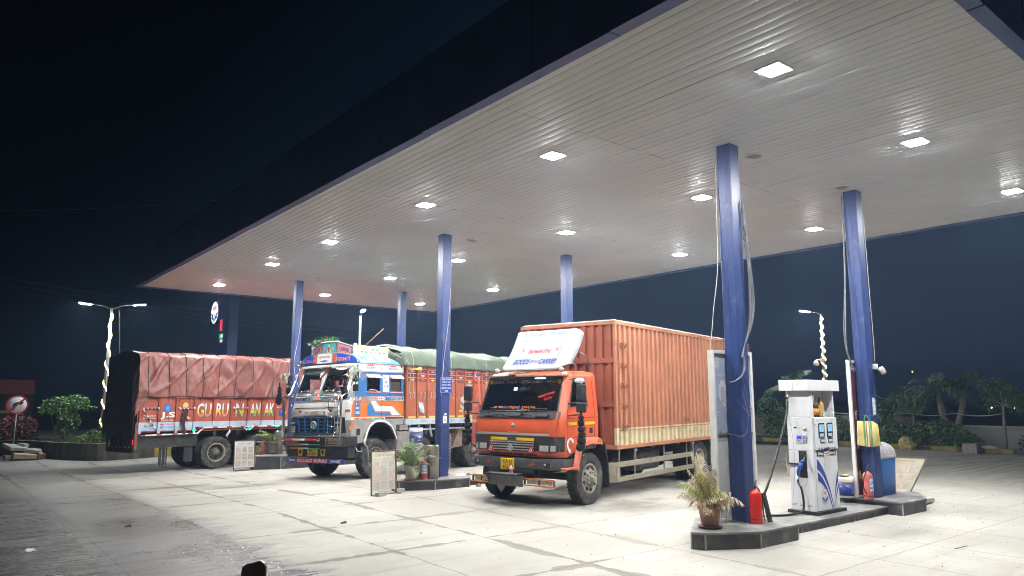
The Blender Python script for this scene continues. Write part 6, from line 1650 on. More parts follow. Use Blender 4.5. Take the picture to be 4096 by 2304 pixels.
for k in range(26): x = -2.3 + k * .33; a.tube([(x, -CW - .06, 2.26), (x + .01, -CW - .06, 2.12), (x + .03, -CW - .05, 2.10)], .007, 4)
a.build("rope", tp3)
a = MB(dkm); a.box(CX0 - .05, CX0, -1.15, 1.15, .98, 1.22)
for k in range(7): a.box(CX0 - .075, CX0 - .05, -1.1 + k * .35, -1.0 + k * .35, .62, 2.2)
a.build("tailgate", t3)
a = MB(chassis_m)
for s in (-1, 1): a.box(CX0, 6.6, s * .42 - .05, s * .42 + .05, .78, 1.05); a.box(CX0 + .06, -.62, min(s * 1.0, s * 1.10), max(s * 1.0, s * 1.10), .74, 1.10)
for k in range(12): x = CX0 + .1 + k * .78; a.box(x - .05, x + .05, -1.1, 1.1, 1.05, 1.2)
for x in (0, 1.45, 5.0): a.tube([(x, -.9, .5), (x, .9, .5)], .07, 8)
a.ball((0, 0, .52), .22, 12); a.ball((1.45, 0, .52), .22, 12); a.box(CX0 - .02, CX0 + .1, -1.1, 1.1, .60, .74); a.box(5.2, 7.0, -.45, .45, .6, 1.1)
a.build("chassis", t3)
a = MB(rubber)
for k in range(5): a.grid(lambda u, v, k=k: (-1.76 + .052 * k + .046 * u + .02 * wr(k, v * 3, 1, 3), -1.04 + .02 * (k % 2), .76 - .56 * v - .04 * (k % 3) * v + .01 * u), 1, 6)
for k in range(5): a.grid(lambda u, v, k=k: (-1.0 + .055 * k + .055 * u, -1.05, .76 - (.48 + .05 * (k % 2)) * v), 1, 4)
a.box(-.66, -.63, -1.12, -.55, .70, 1.02)
a.build("mud_flap", t3, split=lambda c: c.x > -1.2)
a = MB(glow("tail_lamp_red", (1.0, .05, .06), 1.2)); a.box(CX0 - .065, CX0 - .05, -1.13, -1.08, .86, 1.0); a.build("tail_lamp", t3)
a = MB(M("rear_post_red", (.20, .06, .04), .6)); a.box(CX0 - .04, CX0 + .04, -1.2, -1.12, .70, 1.5); a.build("corner_post", t3)
R3 = .515
for s in (-1, 1):
    for x in (0, 1.45): wheel(t3, x, s * 1.03, R3, .275, s, 'rear', dusty_steel); wheel(t3, x, s * .71, R3, .275, s, 'rear', dark_steel)
    wheel(t3, 5.0, s * .98, R3, .275, s, 'front', dark_steel)
a = MB(M("hub_dark", (.03, .028, .026), .5)); a.lathe([(.0, .0), (.115, .0), (.12, .02), (.10, .06), (0, .07)], (0, -1.03, R3), (0, -1, 0), 24); a.build("wheel_hub", t3)
# its cab, facing away behind the painted lorry
a = MB(red3); a.prism([(6.45, 1.0), (8.3, 1.0), (8.35, 1.6), (8.05, 2.6), (7.8, 2.75), (6.45, 2.75)], -1.12, 1.12, 'y'); cb3 = a.build("cab", t3, bevel=.05)
a = MB(rubber); a.hexa([(8.345, -.95, 1.66), (8.345, .95, 1.66), (8.33, .95, 1.66), (8.33, -.95, 1.66)], [(8.085, -.95, 2.52), (8.085, .95, 2.52), (8.06, .95, 2.52), (8.06, -.95, 2.52)])
for s in (-1, 1): a.box(7.2, 7.9, min(s * 1.115, s * 1.126), max(s * 1.115, s * 1.126), 1.75, 2.4)
a.build("window", cb3)
# ------------------------------------------------------------------ vegetation helpers
def frond(a, base, dirn, L, droop, n=18, leaf=.16, w=.012, lr=rnd, up=.35, vshape=.5, sag=.3):
    """arching palm leaf: rib plus two rows of narrow leaflets"""
    b = Vector(base); d = Vector(dirn).normalized(); pts = []
    hz = Vector((d.x, d.y, 0)); hz = hz.normalized() if hz.length > 1e-4 else Vector((1, 0, 0))
    for i in range(9):
        t = i / 8; p = b + d * L * t - Vector((0, 0, droop * L * t * t)) ; pts.append(p)
    a.tube(pts, [w * .6 * (1 - .8 * i / 8) + .0012 for i in range(9)], 4, cap=False)
    for i in range(1, n + 1):
        t = .16 + .84 * i / n; k = min(7, int(t * 8)); f = t * 8 - k; p = pts[k].lerp(pts[min(8, k + 1)], f)
        tg = (pts[min(8, k + 1)] - pts[k]).normalized(); sd = tg.cross(Vector((0, 0, 1)))
        sd = sd.normalized() if sd.length > 1e-4 else Vector((0, 1, 0)); nn = sd.cross(tg)
        ll = leaf * (math.sin(PI * min(.98, .15 + .85 * t)) ** .6 * .9 + .1) * lr.uniform(.8, 1.15)
        for s in (1, -1):
            e = (sd * s * .8 + tg * .62 + nn * vshape + Vector((lr.gauss(0, .1), lr.gauss(0, .1), lr.gauss(0, .1)))).normalized()
            m = p + e * ll * .55; q = p + e * ll - Vector((0, 0, sag * ll)); ww = tg * w
            a.add([p - ww * .5, p + ww * .5, m + ww, m - ww, q], [(0, 1, 2, 3), (3, 2, 4)])

def leaf_cloud(a, blobs, n, size, lr, mats, aspect=.45):
    """leaves scattered through overlapping lumps; blobs: (x, y, z, rx, ry, rz)"""
    wts = [b[3] * b[4] * b[5] for b in blobs]
    for k in range(n):
        b = lr.choices(blobs, wts)[0]
        while True:
            u = Vector((lr.uniform(-1, 1), lr.uniform(-1, 1), lr.uniform(-1, 1)))
            if .15 < u.length < 1: break
        u = u.normalized() * (u.length ** .45)
        c = Vector((b[0] + u.x * b[3], b[1] + u.y * b[4], b[2] + u.z * b[5]))
        s = size * lr.uniform(.6, 1.3)
        d = (Vector((u.x, u.y, u.z * .4 - .35)) + Vector((lr.gauss(0, .5), lr.gauss(0, .5), lr.gauss(0, .4)))).normalized() * s
        nn = d.cross(u + Vector((lr.gauss(0, .5), lr.gauss(0, .5), lr.gauss(0, .5))))
        if nn.length < 1e-5: continue
        nn = nn.normalized() * s * aspect; f = d.cross(nn).normalized() * s * .12
        a.use(lr.choice(mats)); a.add([c - d * .5, c + nn - f, c + d, c - nn - f], [(0, 1, 2), (0, 2, 3)])

# ------------------------------------------------------------------ fuel pump
pw_ = M("pump_white", (0.84, 0.84, 0.85), 0.28, var=0.03, vscale=3, dirt=((.55, .54, .51), .15, 6), coat=.3)
pump = thing("fuel_pump", (11.44, 6.35, .138), 'white two-product fuel pump standing on the low plinth', 'fuel pump')
PX0, PX1, PY0, PY1 = -.39, .37, -.21, .21
a = MB(rubber); a.box(PX0 - .04, PX1 + .11, PY0 - .05, PY1 + .05, 0, .05); a.build("base", pump, bevel=.004)
a = MB(pw_)
a.box(PX0, PX1, PY0, PY1, .05, 1.515)
a.box(PX0, PX0 + .10, PY0, PY1, 1.5151, 1.94); a.box(PX1 - .035, PX1, PY0, PY1, 1.5151, 1.94); a.box(PX0 + .10, PX1 - .035, -.03, .03, 1.5151, 1.94); pb_ = a.build("body", pump, bevel=.008)
a = MB(M("pump_grey", (.50, .50, .49), .5)); a.hexa([(PX0 + .115, -.205, 1.75), (PX0 + .135, -.205, 1.75), (PX0 + .135, -.04, 1.75), (PX0 + .115, -.04, 1.75)], [(PX0 + .115, -.215, 1.93), (PX0 + .14, -.215, 1.93), (PX0 + .14, -.04, 1.93), (PX0 + .115, -.04, 1.93)]); a.use(rubber); a.box(PX0 + .102, PX0 + .113, -.208, -.04, 1.72, 1.93); a.build("shutter", pump)
a = MB(pw_); a.box(PX0 - .095, PX1 + .13, PY0 - .04, PY1 + .06, 1.94, 2.115); a.build("canopy_cap", pump, bevel=.006)
a = MB(M("seam_grey", (.25, .25, .25), .6)); a.box(PX0 - .096, PX0 - .0945, .02, .024, 1.942, 2.113)
for z in (.99, ): a.box(PX0 + .05, PX1 - .01, PY0 - .0015, PY0, z, z + .006)
a.box(PX0 - .0015, PX0, PY0 + .01, PY1, .99, .994); a.box(PX0 + .045, PX0 + .05, PY0 - .0015, PY0, .07, 1.51)
for k in range(2):
    for j in range(3): a.box(PX0 - .001, PX0 + .0005, -.15 + j * .13, -.07 + j * .13, .12 + k * .022, .128 + k * .022)
a.build("panel_seam", pump)
a = MB(pw_); a.box(PX0 + .065, PX1 + .005, PY0 - .022, PY0 - .0005, 1.0, 1.505); dd = a.build("display_door", pump, bevel=.006)
def scr(x, z0, z1, w, col, name, digits=None):
    a = MB(rubber); y = PY0 - .022
    a.prism([(x - w / 2, z0), (x + w / 2 - .02, z0), (x + w / 2, z0 + .02), (x + w / 2, z1), (x - w / 2 + .02, z1), (x - w / 2, z1 - .02)], y - .008, y + .002, 'y'); a.build(name, dd)
scr(-.13, 1.195, 1.425, .18, 0, "display_bezel"); scr(.135, 1.195, 1.425, .18, 0, "display_bezel"); scr(-.105, 1.11, 1.175, .145, 0, "display_bezel"); scr(.14, 1.11, 1.175, .145, 0, "display_bezel")
lcd = glow("lcd_backlight", (.42, .72, .95), .95)
for x in (-.13, .135):
    for (z0, z1, w) in ((1.285, 1.40, .14), (1.21, 1.258, .12)):
        a = MB(lcd); a.box(x - w / 2, x + w / 2, PY0 - .0325, PY0 - .0305, z0, z1); a.use(M("lcd_digit", (.12, .22, .30), .5))
        if w > .13: a.text("00.00", (x + .01, PY0 - .0345, z1 - .03), SU, SV, .09, .02); a.text("0.00", (x + .015, PY0 - .0345, z1 - .06), SU, SV, .07, .02); a.text("12" if x < 0 else "21", (x + .03, PY0 - .0345, z0 + .025), SU, SV, .03, .024)
        else: a.text("00.00", (x + .01, PY0 - .0345, (z0 + z1) / 2), SU, SV, .06, .02)
        a.build("screen", dd)
for x in (-.105, .14): a = MB(lcd); a.box(x - .055, x + .055, PY0 - .0325, PY0 - .0305, 1.122, 1.163); a.use(_mats["lcd_digit"]); a.text("00.00", (x, PY0 - .0345, 1.1425), SU, SV, .06, .018); a.build("screen", dd)
a = MB(M("small_print_blue", (.15, .35, .65), .5)); a.text("dresser", (-.22, PY0 - .0232, 1.465), SU, SV, .09, .022); a.use(M("small_print_grey", (.4, .4, .4), .5)); a.text("1041", (.20, PY0 - .0232, 1.475), SU, SV, .11, .02)
for k in range(2): a.box(.15, .25, PY0 - .0235, PY0 - .022, 1.448 - k * .012, 1.452 - k * .012)
a.use(rubber)
for k in range(7): x = -.25 + k * .082; a.box(x, x + .05, PY0 - .0235, PY0 - .022, 1.012, 1.020); a.box(x, x + .05, PY0 - .0235, PY0 - .022, 1.026, 1.032)
a.use(chrome)
for z in (1.40, 1.06): a.ball((PX0 + .075, PY0 - .022, z), .011, 8)
a.build("door_marking", dd)
a = MB(navy); a.use(M("label_navy", (.015, .03, .16), .4)); a.box(-.275, .045, PY0 - .006, PY0 - .001, .905, .982); a.use(M("label_green", (.01, .07, .05), .4)); a.box(.05, .325, PY0 - .006, PY0 - .001, .905, .982); a.use(white_vinyl); a.text("Diesel", (-.14, PY0 - .008, .944), SU, SV, .22, .05, bold=.02); a.text("Petrol", (.185, PY0 - .008, .944), SU, SV, .22, .05, bold=.02); a.build("fuel_label", pump)
hpb = M("logo_blue", (.012, .05, .30), .35)
def sweep(a, L, Rr, y):
    """ribbon between two curves in x,z on the front face"""
    a.add([(p[0], y, p[2]) for p in L] + [(p[0], y, p[2]) for p in Rr], [(i, i + 1, len(L) + i + 1, len(L) + i) for i in range(len(L) - 1)])
a = MB(hpb); yf = PY0 - .003
def cv(*q): return bez(*[(p[0], 0, p[1]) for p in q], n=14)
sweep(a, cv((-.29, .865), (-.06, .72), (.10, .38), (.165, .055)), cv((-.29, .70), (-.10, .62), (.08, .36), (.150, .055)), yf)
sweep(a, cv((-.29, .655), (-.12, .58), (.055, .34), (.132, .055)), cv((-.28, .52), (-.10, .47), (.03, .28), (.112, .055)), yf)
sweep(a, cv((.355, .655), (.27, .50), (.20, .30), (.178, .055)), cv((.355, .50), (.27, .40), (.20, .26), (.186, .055)), yf)
sweep(a, cv((.36, .455), (.275, .34), (.215, .22), (.205, .055)), cv((.36, .39), (.285, .30), (.225, .20), (.214, .055)), yf)
a.build("v_stripes", pump)
def hp_logo(a, c, u, v, r, y_off, red=red_vinyl, bl=hpb, wh=white_vinyl, mirror=1):
    """oval badge: red letters above three blue leaves"""
    c, u, v = Vector(c), Vector(u), Vector(v); n = u.cross(v)
    el = lambda k, kk: [(k * math.cos(2 * PI * i / 28), kk * math.sin(2 * PI * i / 28)) for i in range(28)]
    a.use(bl); a.decal(el(r * .80, r), c + n * y_off, u, v); a.use(wh); a.decal(el(r * .76, r * .965), c + n * y_off * 2, u, v)
    a.use(red); a.text("HP", c + n * y_off * 3 + v * r * .38, u * mirror, v, r * .72, r * .42, bold=.03)
    a.use(bl)
    for s in (1, -1):
        for (w, h, lo) in ((.70, -.02, -.28), (.62, -.30, -.52)): a.decal([(0, -.95 * r), (s * .10 * r, -.55 * r), (s * .32 * r, (h - .12) * r), (s * w * r, h * r), (s * w * r * .98, (h - .14) * r), (s * .40 * r, (lo - .1) * r), (s * .16 * r, -.66 * r)] if s > 0 else list(reversed([(0, -.95 * r), (s * .10 * r, -.55 * r), (s * .32 * r, (h - .12) * r), (s * w * r, h * r), (s * w * r * .98, (h - .14) * r), (s * .40 * r, (lo - .1) * r), (s * .16 * r, -.66 * r)])), c + n * y_off * 3, u, v)
    a.decal([(-.03 * r, -.92 * r), (.03 * r, -.92 * r), (.05 * r, -.2 * r), (0, -.08 * r), (-.05 * r, -.2 * r)], c + n * y_off * 3, u, v)
a = MB(); hp_logo(a, (-.10, PY0 - .001, .27), SU, SV, .125, .0012); a.build("oval_badge", pump)
a = MB(white_vinyl); c = Vector((.02, PY0 - .012, .845)); U = Vector((.985, 0, .12)); V = Vector((-.10, -.06, .99)); a.hexa([c - U * .085 - V * .165, c + U * .085 - V * .165, c + U * .085 - V * .165 + Vector((0, .004, 0)), c - U * .085 - V * .165 + Vector((0, .004, 0))], [c - U * .085 + V * .165, c + U * .085 + V * .165, c + U * .085 + V * .165 + Vector((0, .004, 0)), c - U * .085 + V * .165 + Vector((0, .004, 0))])
a.use(M("card_orange", (.7, .2, .05), .5)); a.decal([(-.065, .085), (.065, .085), (.065, .11), (-.065, .11)], c - Vector((0, .0015, 0)), U, V); a.use(_mats["label_navy"]); a.decal([(-.085, .13), (.07, .13), (.07, .185), (-.085, .185)], c - Vector((0, .0018, 0)), U, V); a.use(_mats["small_print_grey"]); a.decal([(-.05, .05), (.05, .05), (.05, .06), (-.05, .06)], c - Vector((0, .0015, 0)), U, V)
cd = a.build("payment_card", None); cd.location = (11.44, 6.35, .138); tag(cd, 'white card hung over the front labels of the fuel pump', 'card')
# left face: recess, nozzle, keypad
lf_ = PX0
a = MB(rubber); a.box(lf_ - .003, lf_ + .001, -.10, .035, .56, .985); a.use(black_pl); a.box(lf_ - .045, lf_ - .003, -.095, -.02, .925, .985); a.box(lf_ - .03, lf_ - .003, .0, .20, .76, .785); a.build("nozzle_holder", pump, bevel=.004)
a = MB(pw_); a.prism([(-.10, .56), (.035, .56), (.0, .44), (-.04, .42), (-.09, .50)], lf_ - .012, lf_ - .0, 'x'); a.build("boot", pump)
blue_pl = M("nozzle_blue", (.02, .09, .42), .3, var=.1, coat=.3)
a = MB(blue_pl); a.tube([(lf_ - .055, -.035, .80), (lf_ - .06, -.02, .74), (lf_ - .06, .02, .66), (lf_ - .055, .025, .58)], [.030, .034, .032, .024], 10); a.tube([(lf_ - .055, -.035, .80), (lf_ - .05, -.07, .84)], .024, 8); a.use(chrome); a.tube([(lf_ - .05, -.07, .84), (lf_ - .04, -.085, .90), (lf_ - .02, -.08, .94)], .013, 8)
a.tube([(lf_ - .06, .03, .575), (lf_ - .065, .035, .50), (lf_ - .07, .02, .46), (lf_ - .065, .0, .42)], .019, 8); a.use(black_pl); a.tube([(lf_ - .09, -.01, .73), (lf_ - .10, .02, .64), (lf_ - .07, .03, .60)], .008, 5); a.build("nozzle", pump)
hose = M("hose_rubber", (.018, .018, .018), .35, var=.1)
a = MB(hose); a.tube(spline([(lf_ - .065, .0, .43), (lf_ - .075, -.03, .36), (lf_ - .08, -.05, .18), (lf_ - .13, -.05, .06), (lf_ - .30, .0, .105 - .08), (lf_ - .55, .08, .1 - .08), (lf_ - .75, .15, .03)], 6), .017, 8); a.build("hose", pump)
a = MB(chrome); a.tube([(lf_ + .03, .13, 1.93), (lf_ - .02, .135, 1.92), (lf_ - .06, .14, 1.84), (lf_ - .075, .14, 1.77)], .022, 8); a.use(hose); a.tube(spline([(lf_ - .07, .14, 1.79), (lf_ - .12, .12, 1.66), (lf_ - .30, .08, 1.40), (lf_ - .72, .02, .86), (lf_ - 1.10, -.02, .42), (lf_ - 1.40, .02, .14), (lf_ - 1.62, .08, .11)], 8), .019, 8); a.build("hose", pump)
a = MB(dull); a.tube(spline([(PX1 + .0, .10, 1.92), (PX1 + .08, .12, 1.86), (PX1 + .14, .13, 1.74), (PX1 + .18, .14, 1.60)], 5), .018, 8); a.use(hose); a.tube(spline([(PX1 + .18, .14, 1.60), (PX1 + .22, .14, 1.40), (PX1 + .22, .14, 1.0), (PX1 + .23, .14, .60), (PX1 + .20, .12, .30), (PX1 + .30, .1, .02)], 6), .017, 8)
a.use(dull); h = [(PX1 + .20 + .03 * math.cos(t), .14 + .03 * math.sin(t), 1.56 - .045 * t / 6.28 * 1.35) for t in [k * .5 for k in range(130)] ]; a.tube(h, .006, 5); a.build("hose", pump)
a = MB(M("keypad_plate", (.62, .63, .66), .4)); a.box(lf_ - .006, lf_, -.14, .07, 1.10, 1.235); kp = a.build("keypad", pump, bevel=.003)
a = MB(glow("blue_lcd", (.06, .12, .95), .9)); a.box(lf_ - .0085, lf_ - .006, -.03, .045, 1.165, 1.215); a.build("screen", kp)
a = MB(rubber)
for i in range(3):
    for j in range(4): a.box(lf_ - .009, lf_ - .006, -.125 + i * .024, -.109 + i * .024, 1.12 + j * .026, 1.135 + j * .026)
for j in range(2):
    for i in range(4): a.box(lf_ - .009, lf_ - .006, -.03 + i * .022, -.016 + i * .022, 1.115 + j * .02, 1.127 + j * .02)
a.build("keys", kp)
a = MB(M("brass", (.42, .28, .10), .3, .8)); a.lathe([(0, .03), (.022, .028), (.026, .0)], (lf_, -.10, 1.33), (-1, 0, 0), 16); a.build("lock_knob", pump)
a = MB(rubber); a.box(lf_ - .004, lf_, .045, .095, 1.335, 1.36); a.build("type_plate", pump)
a = MB(M("seam_grey", (.25, .25, .25), .6)); a.tube([(lf_ - .0, .18 - .07 * max(0, math.sin((z - .2) * 2.2)) , z) for z in [.2 + .12 * k for k in range(15)]], .003, 4) ; a.build("panel_crease", pump)
cl_ = MB(M("cream_cloth", (.60, .55, .38), .9, var=.15)); cl_.grid(lambda u, v: (lf_ - .03 - .02 * math.sin(5 * v + 3 * u), .215 + .03 * u + .015 * math.sin(6 * v), .96 - .40 * v - .1 * u * (1 - v)), 5, 8); o = cl_.build("cleaning_cloth"); o.location = (11.44, 6.35, .138); tag(o, 'cream cloth hanging at the back edge of the fuel pump', 'cloth')
# oil bottles in the pump's niche
for k, x in enumerate((-.23, -.145, -.06)):
    t = thing("oil_bottle", (11.44 + x, 6.35 - .14, .138 + 1.516), 'small dark oil bottle with an orange label, %s of three in the pump niche' % ('leftmost', 'middle', 'rightmost')[k], 'bottle', 'small oil bottles in the pump niche')
    a = MB(M("dark_bottle", (.03, .022, .018), .3)); a.lathe([(0, 0), (.034, 0), (.036, .01), (.036, .15), (.014, .185), (.014, .20)], n=16); a.build("body", t)
    a = MB(M("orange_label", (.72, .30, .04), .45, var=.35, vscale=60)); a.lathe([(.0368, .03), (.0368, .14)], n=16); a.build("label_band", t)
    a = MB(paint_y); a.lathe([(.016, .198), (.016, .222), (0, .224)], n=12); a.build("cap", t)
t = thing("oil_can", (11.44 + .07, 6.35 - .13, .138 + 1.516), 'taller tan oil bottle standing right of the small ones on the pump', 'bottle')
a = MB(M("gold_plastic", (.52, .36, .12), .35)); a.lathe([(0, 0), (.055, 0), (.058, .015), (.058, .20), (.04, .255), (.018, .275), (.018, .29)], n=20); a.build("body", t)
a = MB(M("pale_label", (.55, .58, .66), .5)); a.decal([(-.035, .02), (.035, .02), (.035, .09), (0, .115), (-.035, .09)], (0, -.0605, 0), SU, SV); a.build("label_band", t); a = MB(M("grey_cap", (.25, .24, .22), .5)); a.lathe([(.021, .288), (.021, .315), (0, .317)], n=12); a.build("cap", t)

# ------------------------------------------------------------------ small things on the islands
def extinguisher(loc, label, r, h, col, rz=0, lab=True, hose_pts=None):
    t = thing("fire_extinguisher", loc, label, 'fire extinguisher', 'red fire extinguishers on the islands', rz)
    a = MB(col); a.lathe([(0, 0), (r, 0), (r, .01), (r, h - .07), (r * .8, h - .02), (r * .35, h), (r * .25, h + .02), (0, h + .02)], n=26); a.build("cylinder", t)
    a = MB(black_pl); a.tube([(0, 0, h + .015), (0, 0, h + .07)], .016, 8); a.bar((-.02, 0, h + .06), (.10, 0, h + .12), .022, .012); a.bar((-.01, 0, h + .04), (.10, 0, h + .06), .02, .01); a.build("valve", t)
    if lab:
        a = MB(M("label_blue_white", (.30, .46, .66), .45, var=.5, vscale=24)); n = 9; a.add([(r * 1.006 * math.cos(t_), r * 1.006 * math.sin(t_), z) for t_ in [-PI * .82 + PI * .64 * k / n for k in range(n + 1)] for z in (h * .30, h * .78)], [(2 * k, 2 * k + 2, 2 * k + 3, 2 * k + 1) for k in range(n)])
        a.use(white_vinyl)
        for zz in (.34, .48, .70): a.add([(r * 1.012 * math.cos(t_), r * 1.012 * math.sin(t_), z) for t_ in [-PI * .78 + PI * .5 * k / n for k in range(n + 1)] for z in (h * zz, h * (zz + .05))], [(2 * k, 2 * k + 2, 2 * k + 3, 2 * k + 1) for k in range(n)])
        a.build("label_sheet", t)
    a = MB(rubber); a.lathe([(r * 1.004, h * .12), (r * 1.012, h * .125), (r * 1.012, h * .145), (r * 1.004, h * .15)], n=26)
    if hose_pts: a.tube(spline([(0, 0, h + .05)] + hose_pts, 6), .010, 7)
    a.build("hose", t); return t
exr = M("extinguisher_red", (.60, .025, .02), .25, var=.06, coat=.4)
exf = M("extinguisher_faded", (.50, .11, .09), .45, var=.15, vscale=8, dirt=((.45, .25, .2), .4, 8))
extinguisher((9.23, 6.03, .222), 'shiny red extinguisher with a black stone leaning on it by the near column', .088, .45, exr, .4, False, [(.08, .02, .50), (.22, -.02, .43), (.30, -.04, .25), (.27, -.06, .06), (.22, -.08, .02)])
extinguisher((12.93, 6.20, .222), 'red extinguisher with a blue label and coiled hose beside the blue bin', .082, .46, exf, .15, True, [(-.12, -.02, .49), (-.22, 0, .36), (-.17, .02, .20), (-.06, 0, .08)])
extinguisher((8.63, 13.86, .19), 'faded red extinguisher between the potted palm and the steel bin', .080, .42, exf, -.5, True, [(-.10, -.02, .45), (-.15, -.02, .25), (-.05, -.05, .03)])
extinguisher((8.58, 23.55, .16), 'pale red extinguisher on the farthest island beside the drooping palm', .085, .42, exf, 0, False, [(.05, -.05, .46), (.08, -.09, .2), (.04, -.10, .05)])
st = MB(M("black_stone", (.025, .027, .028), .5, var=.5, vscale=14, dirt=((.30, .33, .30), .28, 16))); st.hexa([(.02, -.03, 0), (.10, -.05, 0), (.12, -.02, 0), (.04, 0, 0)], [(-.07, -.01, .40), (-.015, -.03, .42), (-.0, .0, .42), (-.055, .02, .40)]); o = st.build("stone_offcut", bevel=.004); o.location = (9.40, 5.99, .224); tag(o, 'black stone strip leaning on the shiny red extinguisher', 'stone')
st2 = MB(M("white_pole", (.62, .6, .55), .6)); st2.tube([(8.92, 6.30, .24), (9.10, 6.36, .62)], .018, 6); o = st2.build("leaning_stick"); tag(o, 'short pale stick leaning between the dry potted palm and the column', 'stick')

def pot(loc, label, r, h, col, fr, seed, mats, name="potted_palm", feathery=False):
    t = thing(name, loc, label, 'potted plant', 'potted palms on the island ends')
    a = MB(col); a.lathe([(0, .03), (r * .70, .03), (r * .74, .05), (r * .96, h - .05), (r * 1.03, h - .045), (r * 1.03, h), (r * .94, h), (r * .90, h - .04), (0, h - .05)], n=28); po = a.build("pot", t)
    a = MB(M("pot_saucer", (.14, .075, .055), .6, var=.2)); a.lathe([(0, 0), (r * .95, 0), (r * 1.08, .025), (r * 1.02, .03), (r * .9, .012), (0, .012)], n=28); a.build("saucer", t)
    a = MB(M("potting_soil", (.05, .04, .03), .95)); a.lathe([(r * .90, h - .043), (0, h - .03)], n=20); a.build("soil", t)
    lr = random.Random(seed); a = MB(mats[0])
    for (m, el, L, dr, n) in fr:
        for k in range(n):
            an = lr.uniform(0, 2 * PI); e = el + lr.gauss(0, .16); a.use(mats[m]); d = (math.cos(an) * math.cos(e), math.sin(an) * math.cos(e), math.sin(e))
            frond(a, (lr.gauss(0, .03), lr.gauss(0, .03), h - .04), d, L * lr.uniform(.75, 1.15), dr * lr.uniform(.7, 1.2), 26, .155 if feathery else .17, .0055 if feathery else .008, lr, vshape=.1 if feathery else .5, sag=.75 if feathery else .3)
    a.build("foliage", t)
    a = MB(M("plant_stem", (.12, .13, .06), .8))
    for k in range(6): a.tube([(lr.gauss(0, .03), lr.gauss(0, .03), h - .05), (lr.gauss(0, .05), lr.gauss(0, .05), h + .25)], .010, 5)
    a.build("stem", t); return t
terra = M("terracotta", (.36, .19, .125), .6, var=.12, vscale=7, dirt=((.45, .34, .27), .4, 6))
pot_g = M("grey_clay", (.36, .33, .27), .65, var=.12, vscale=7, dirt=((.25, .23, .2), .4, 6))
dry = M("dry_leaf", (.46, .35, .21), .8, var=.35, vscale=14); dry3 = M("straw_leaf", (.58, .50, .33), .8, var=.3, vscale=14); dry2 = M("drier_leaf", (.30, .20, .11), .85, var=.35, vscale=14); lime = M("lime_leaf", (.32, .42, .05), .5, var=.2); gl_ = M("palm_leaf", (.13, .20, .07), .5, var=.35, vscale=20); gl2 = M("dusty_palm_leaf", (.26, .29, .18), .6, var=.3, vscale=20)
pot((8.44, 6.23, .222), 'dried-out palm in a terracotta pot on the near island end', .155, .30, terra, [(3, 1.38, .90, .22, 6), (0, 1.25, .74, .34, 8), (3, 1.05, .58, .55, 8), (0, .8, .42, .75, 6), (2, 1.35, .62, .3, 2), (2, 1.2, .72, .35, 3), (2, 1.0, .55, .4, 2)], 21, [dry, dry2, lime, dry3], feathery=True)
pot((8.33, 13.92, .19), 'green potted palm in a grey pot beside the steel bin', .15, .30, pot_g, [(0, 1.15, .85, .4, 7), (1, .85, .80, .6, 9), (1, .45, .62, .6, 7), (2, .75, .85, .35, 2)], 33, [gl_, gl2, lime])
pot((8.84, 23.5, .16), 'drooping half-dry palm on the farthest island', .19, .38, pot_g, [(0, 1.0, .95, .5, 6), (1, .6, .8, 1.1, 10), (2, .9, .8, .5, 4)], 41, [gl_, dry2, lime])
def steel_bin(loc, label):
    t = thing("steel_bin", loc, label, 'litter bin', 'round steel litter bins'); a = MB(M("brushed_steel", (.52, .50, .46), .28, 1.0, var=.12, vscale=3, stretch=(40, 40, .6))); a.lathe([(0, 0), (.14, 0), (.145, .01), (.145, .69), (.148, .70), (.148, .715), (.13, .715), (.13, .66), (0, .60)], n=36); a.build("drum", t); a = MB(chrome); a.tube([(.147 * math.cos(2 * PI * k / 36), .147 * math.sin(2 * PI * k / 36), .71) for k in range(37)], .008, 6, cap=False); a.build("rim", t)
steel_bin((8.88, 13.92, .19), 'tall brushed steel bin against the column with the blue notice'); steel_bin((9.08, 23.55, .16), 'grey steel bin on the farthest island behind the palm')
def bucket(loc, label, grp='white and blue paint buckets', open_=False):
    t = thing("paint_bucket", loc, label, 'bucket', grp)
    a = MB(M("bucket_white", (.68, .68, .66), .4, dirt=((.45, .44, .42), .3, 8))); a.lathe([(0, 0), (.135, 0), (.14, .01), (.150, .27), (.158, .275), (.158, .295), (.152, .30), (.160, .315), (.160, .33), (.150, .335), (.150, .36), (0, .355)], n=32); a.build("tub", t)
    a = MB(M("bucket_blue_print", (.025, .05, .26), .4, var=.3, vscale=10)); a.lathe([(.1423, .04), (.1500, .235)], n=32); a.use(M("bucket_print_pale", (.40, .44, .56), .5)); n = 5
    for q in range(4): a.add([((.1475 + .001) * math.cos(t_), (.1475 + .001) * math.sin(t_), z) for t_ in [-1.9 + .6 * k / n for k in range(n + 1)] for z in (.08 + q * .03, .09 + q * .03)], [(2 * k, 2 * k + 2, 2 * k + 3, 2 * k + 1) for k in range(n)])
    a.build("label_band", t)
    a = MB(blue_vinyl if not open_ else rubber); a.lathe([(.152, .352), (.152, .372), (0, .374)], n=32) if not open_ else a.box(-.10, .05, -.06, .06, .358, .375); 
    if open_: a.use(paint_y); a.box(.0, .08, -.05, .03, .362, .39)
    a.build("lid", t)
    a = MB(dull); a.tube([(.158 * math.cos(t_), -.158 * math.sin(t_) - .004, .28 - .12 * math.sin(t_)) for t_ in [PI * k / 14 for k in range(15)]], .004, 5); a.build("handle", t); return t
bucket((12.86, 6.58, .222), 'white and blue oil bucket standing behind the hose right of the pump', open_=True)
bucket((8.62, 14.22, .93), 'white and blue bucket raised above the green potted palm')
bucket((9.35, 23.45, .62), 'white and blue bucket by the farthest column')
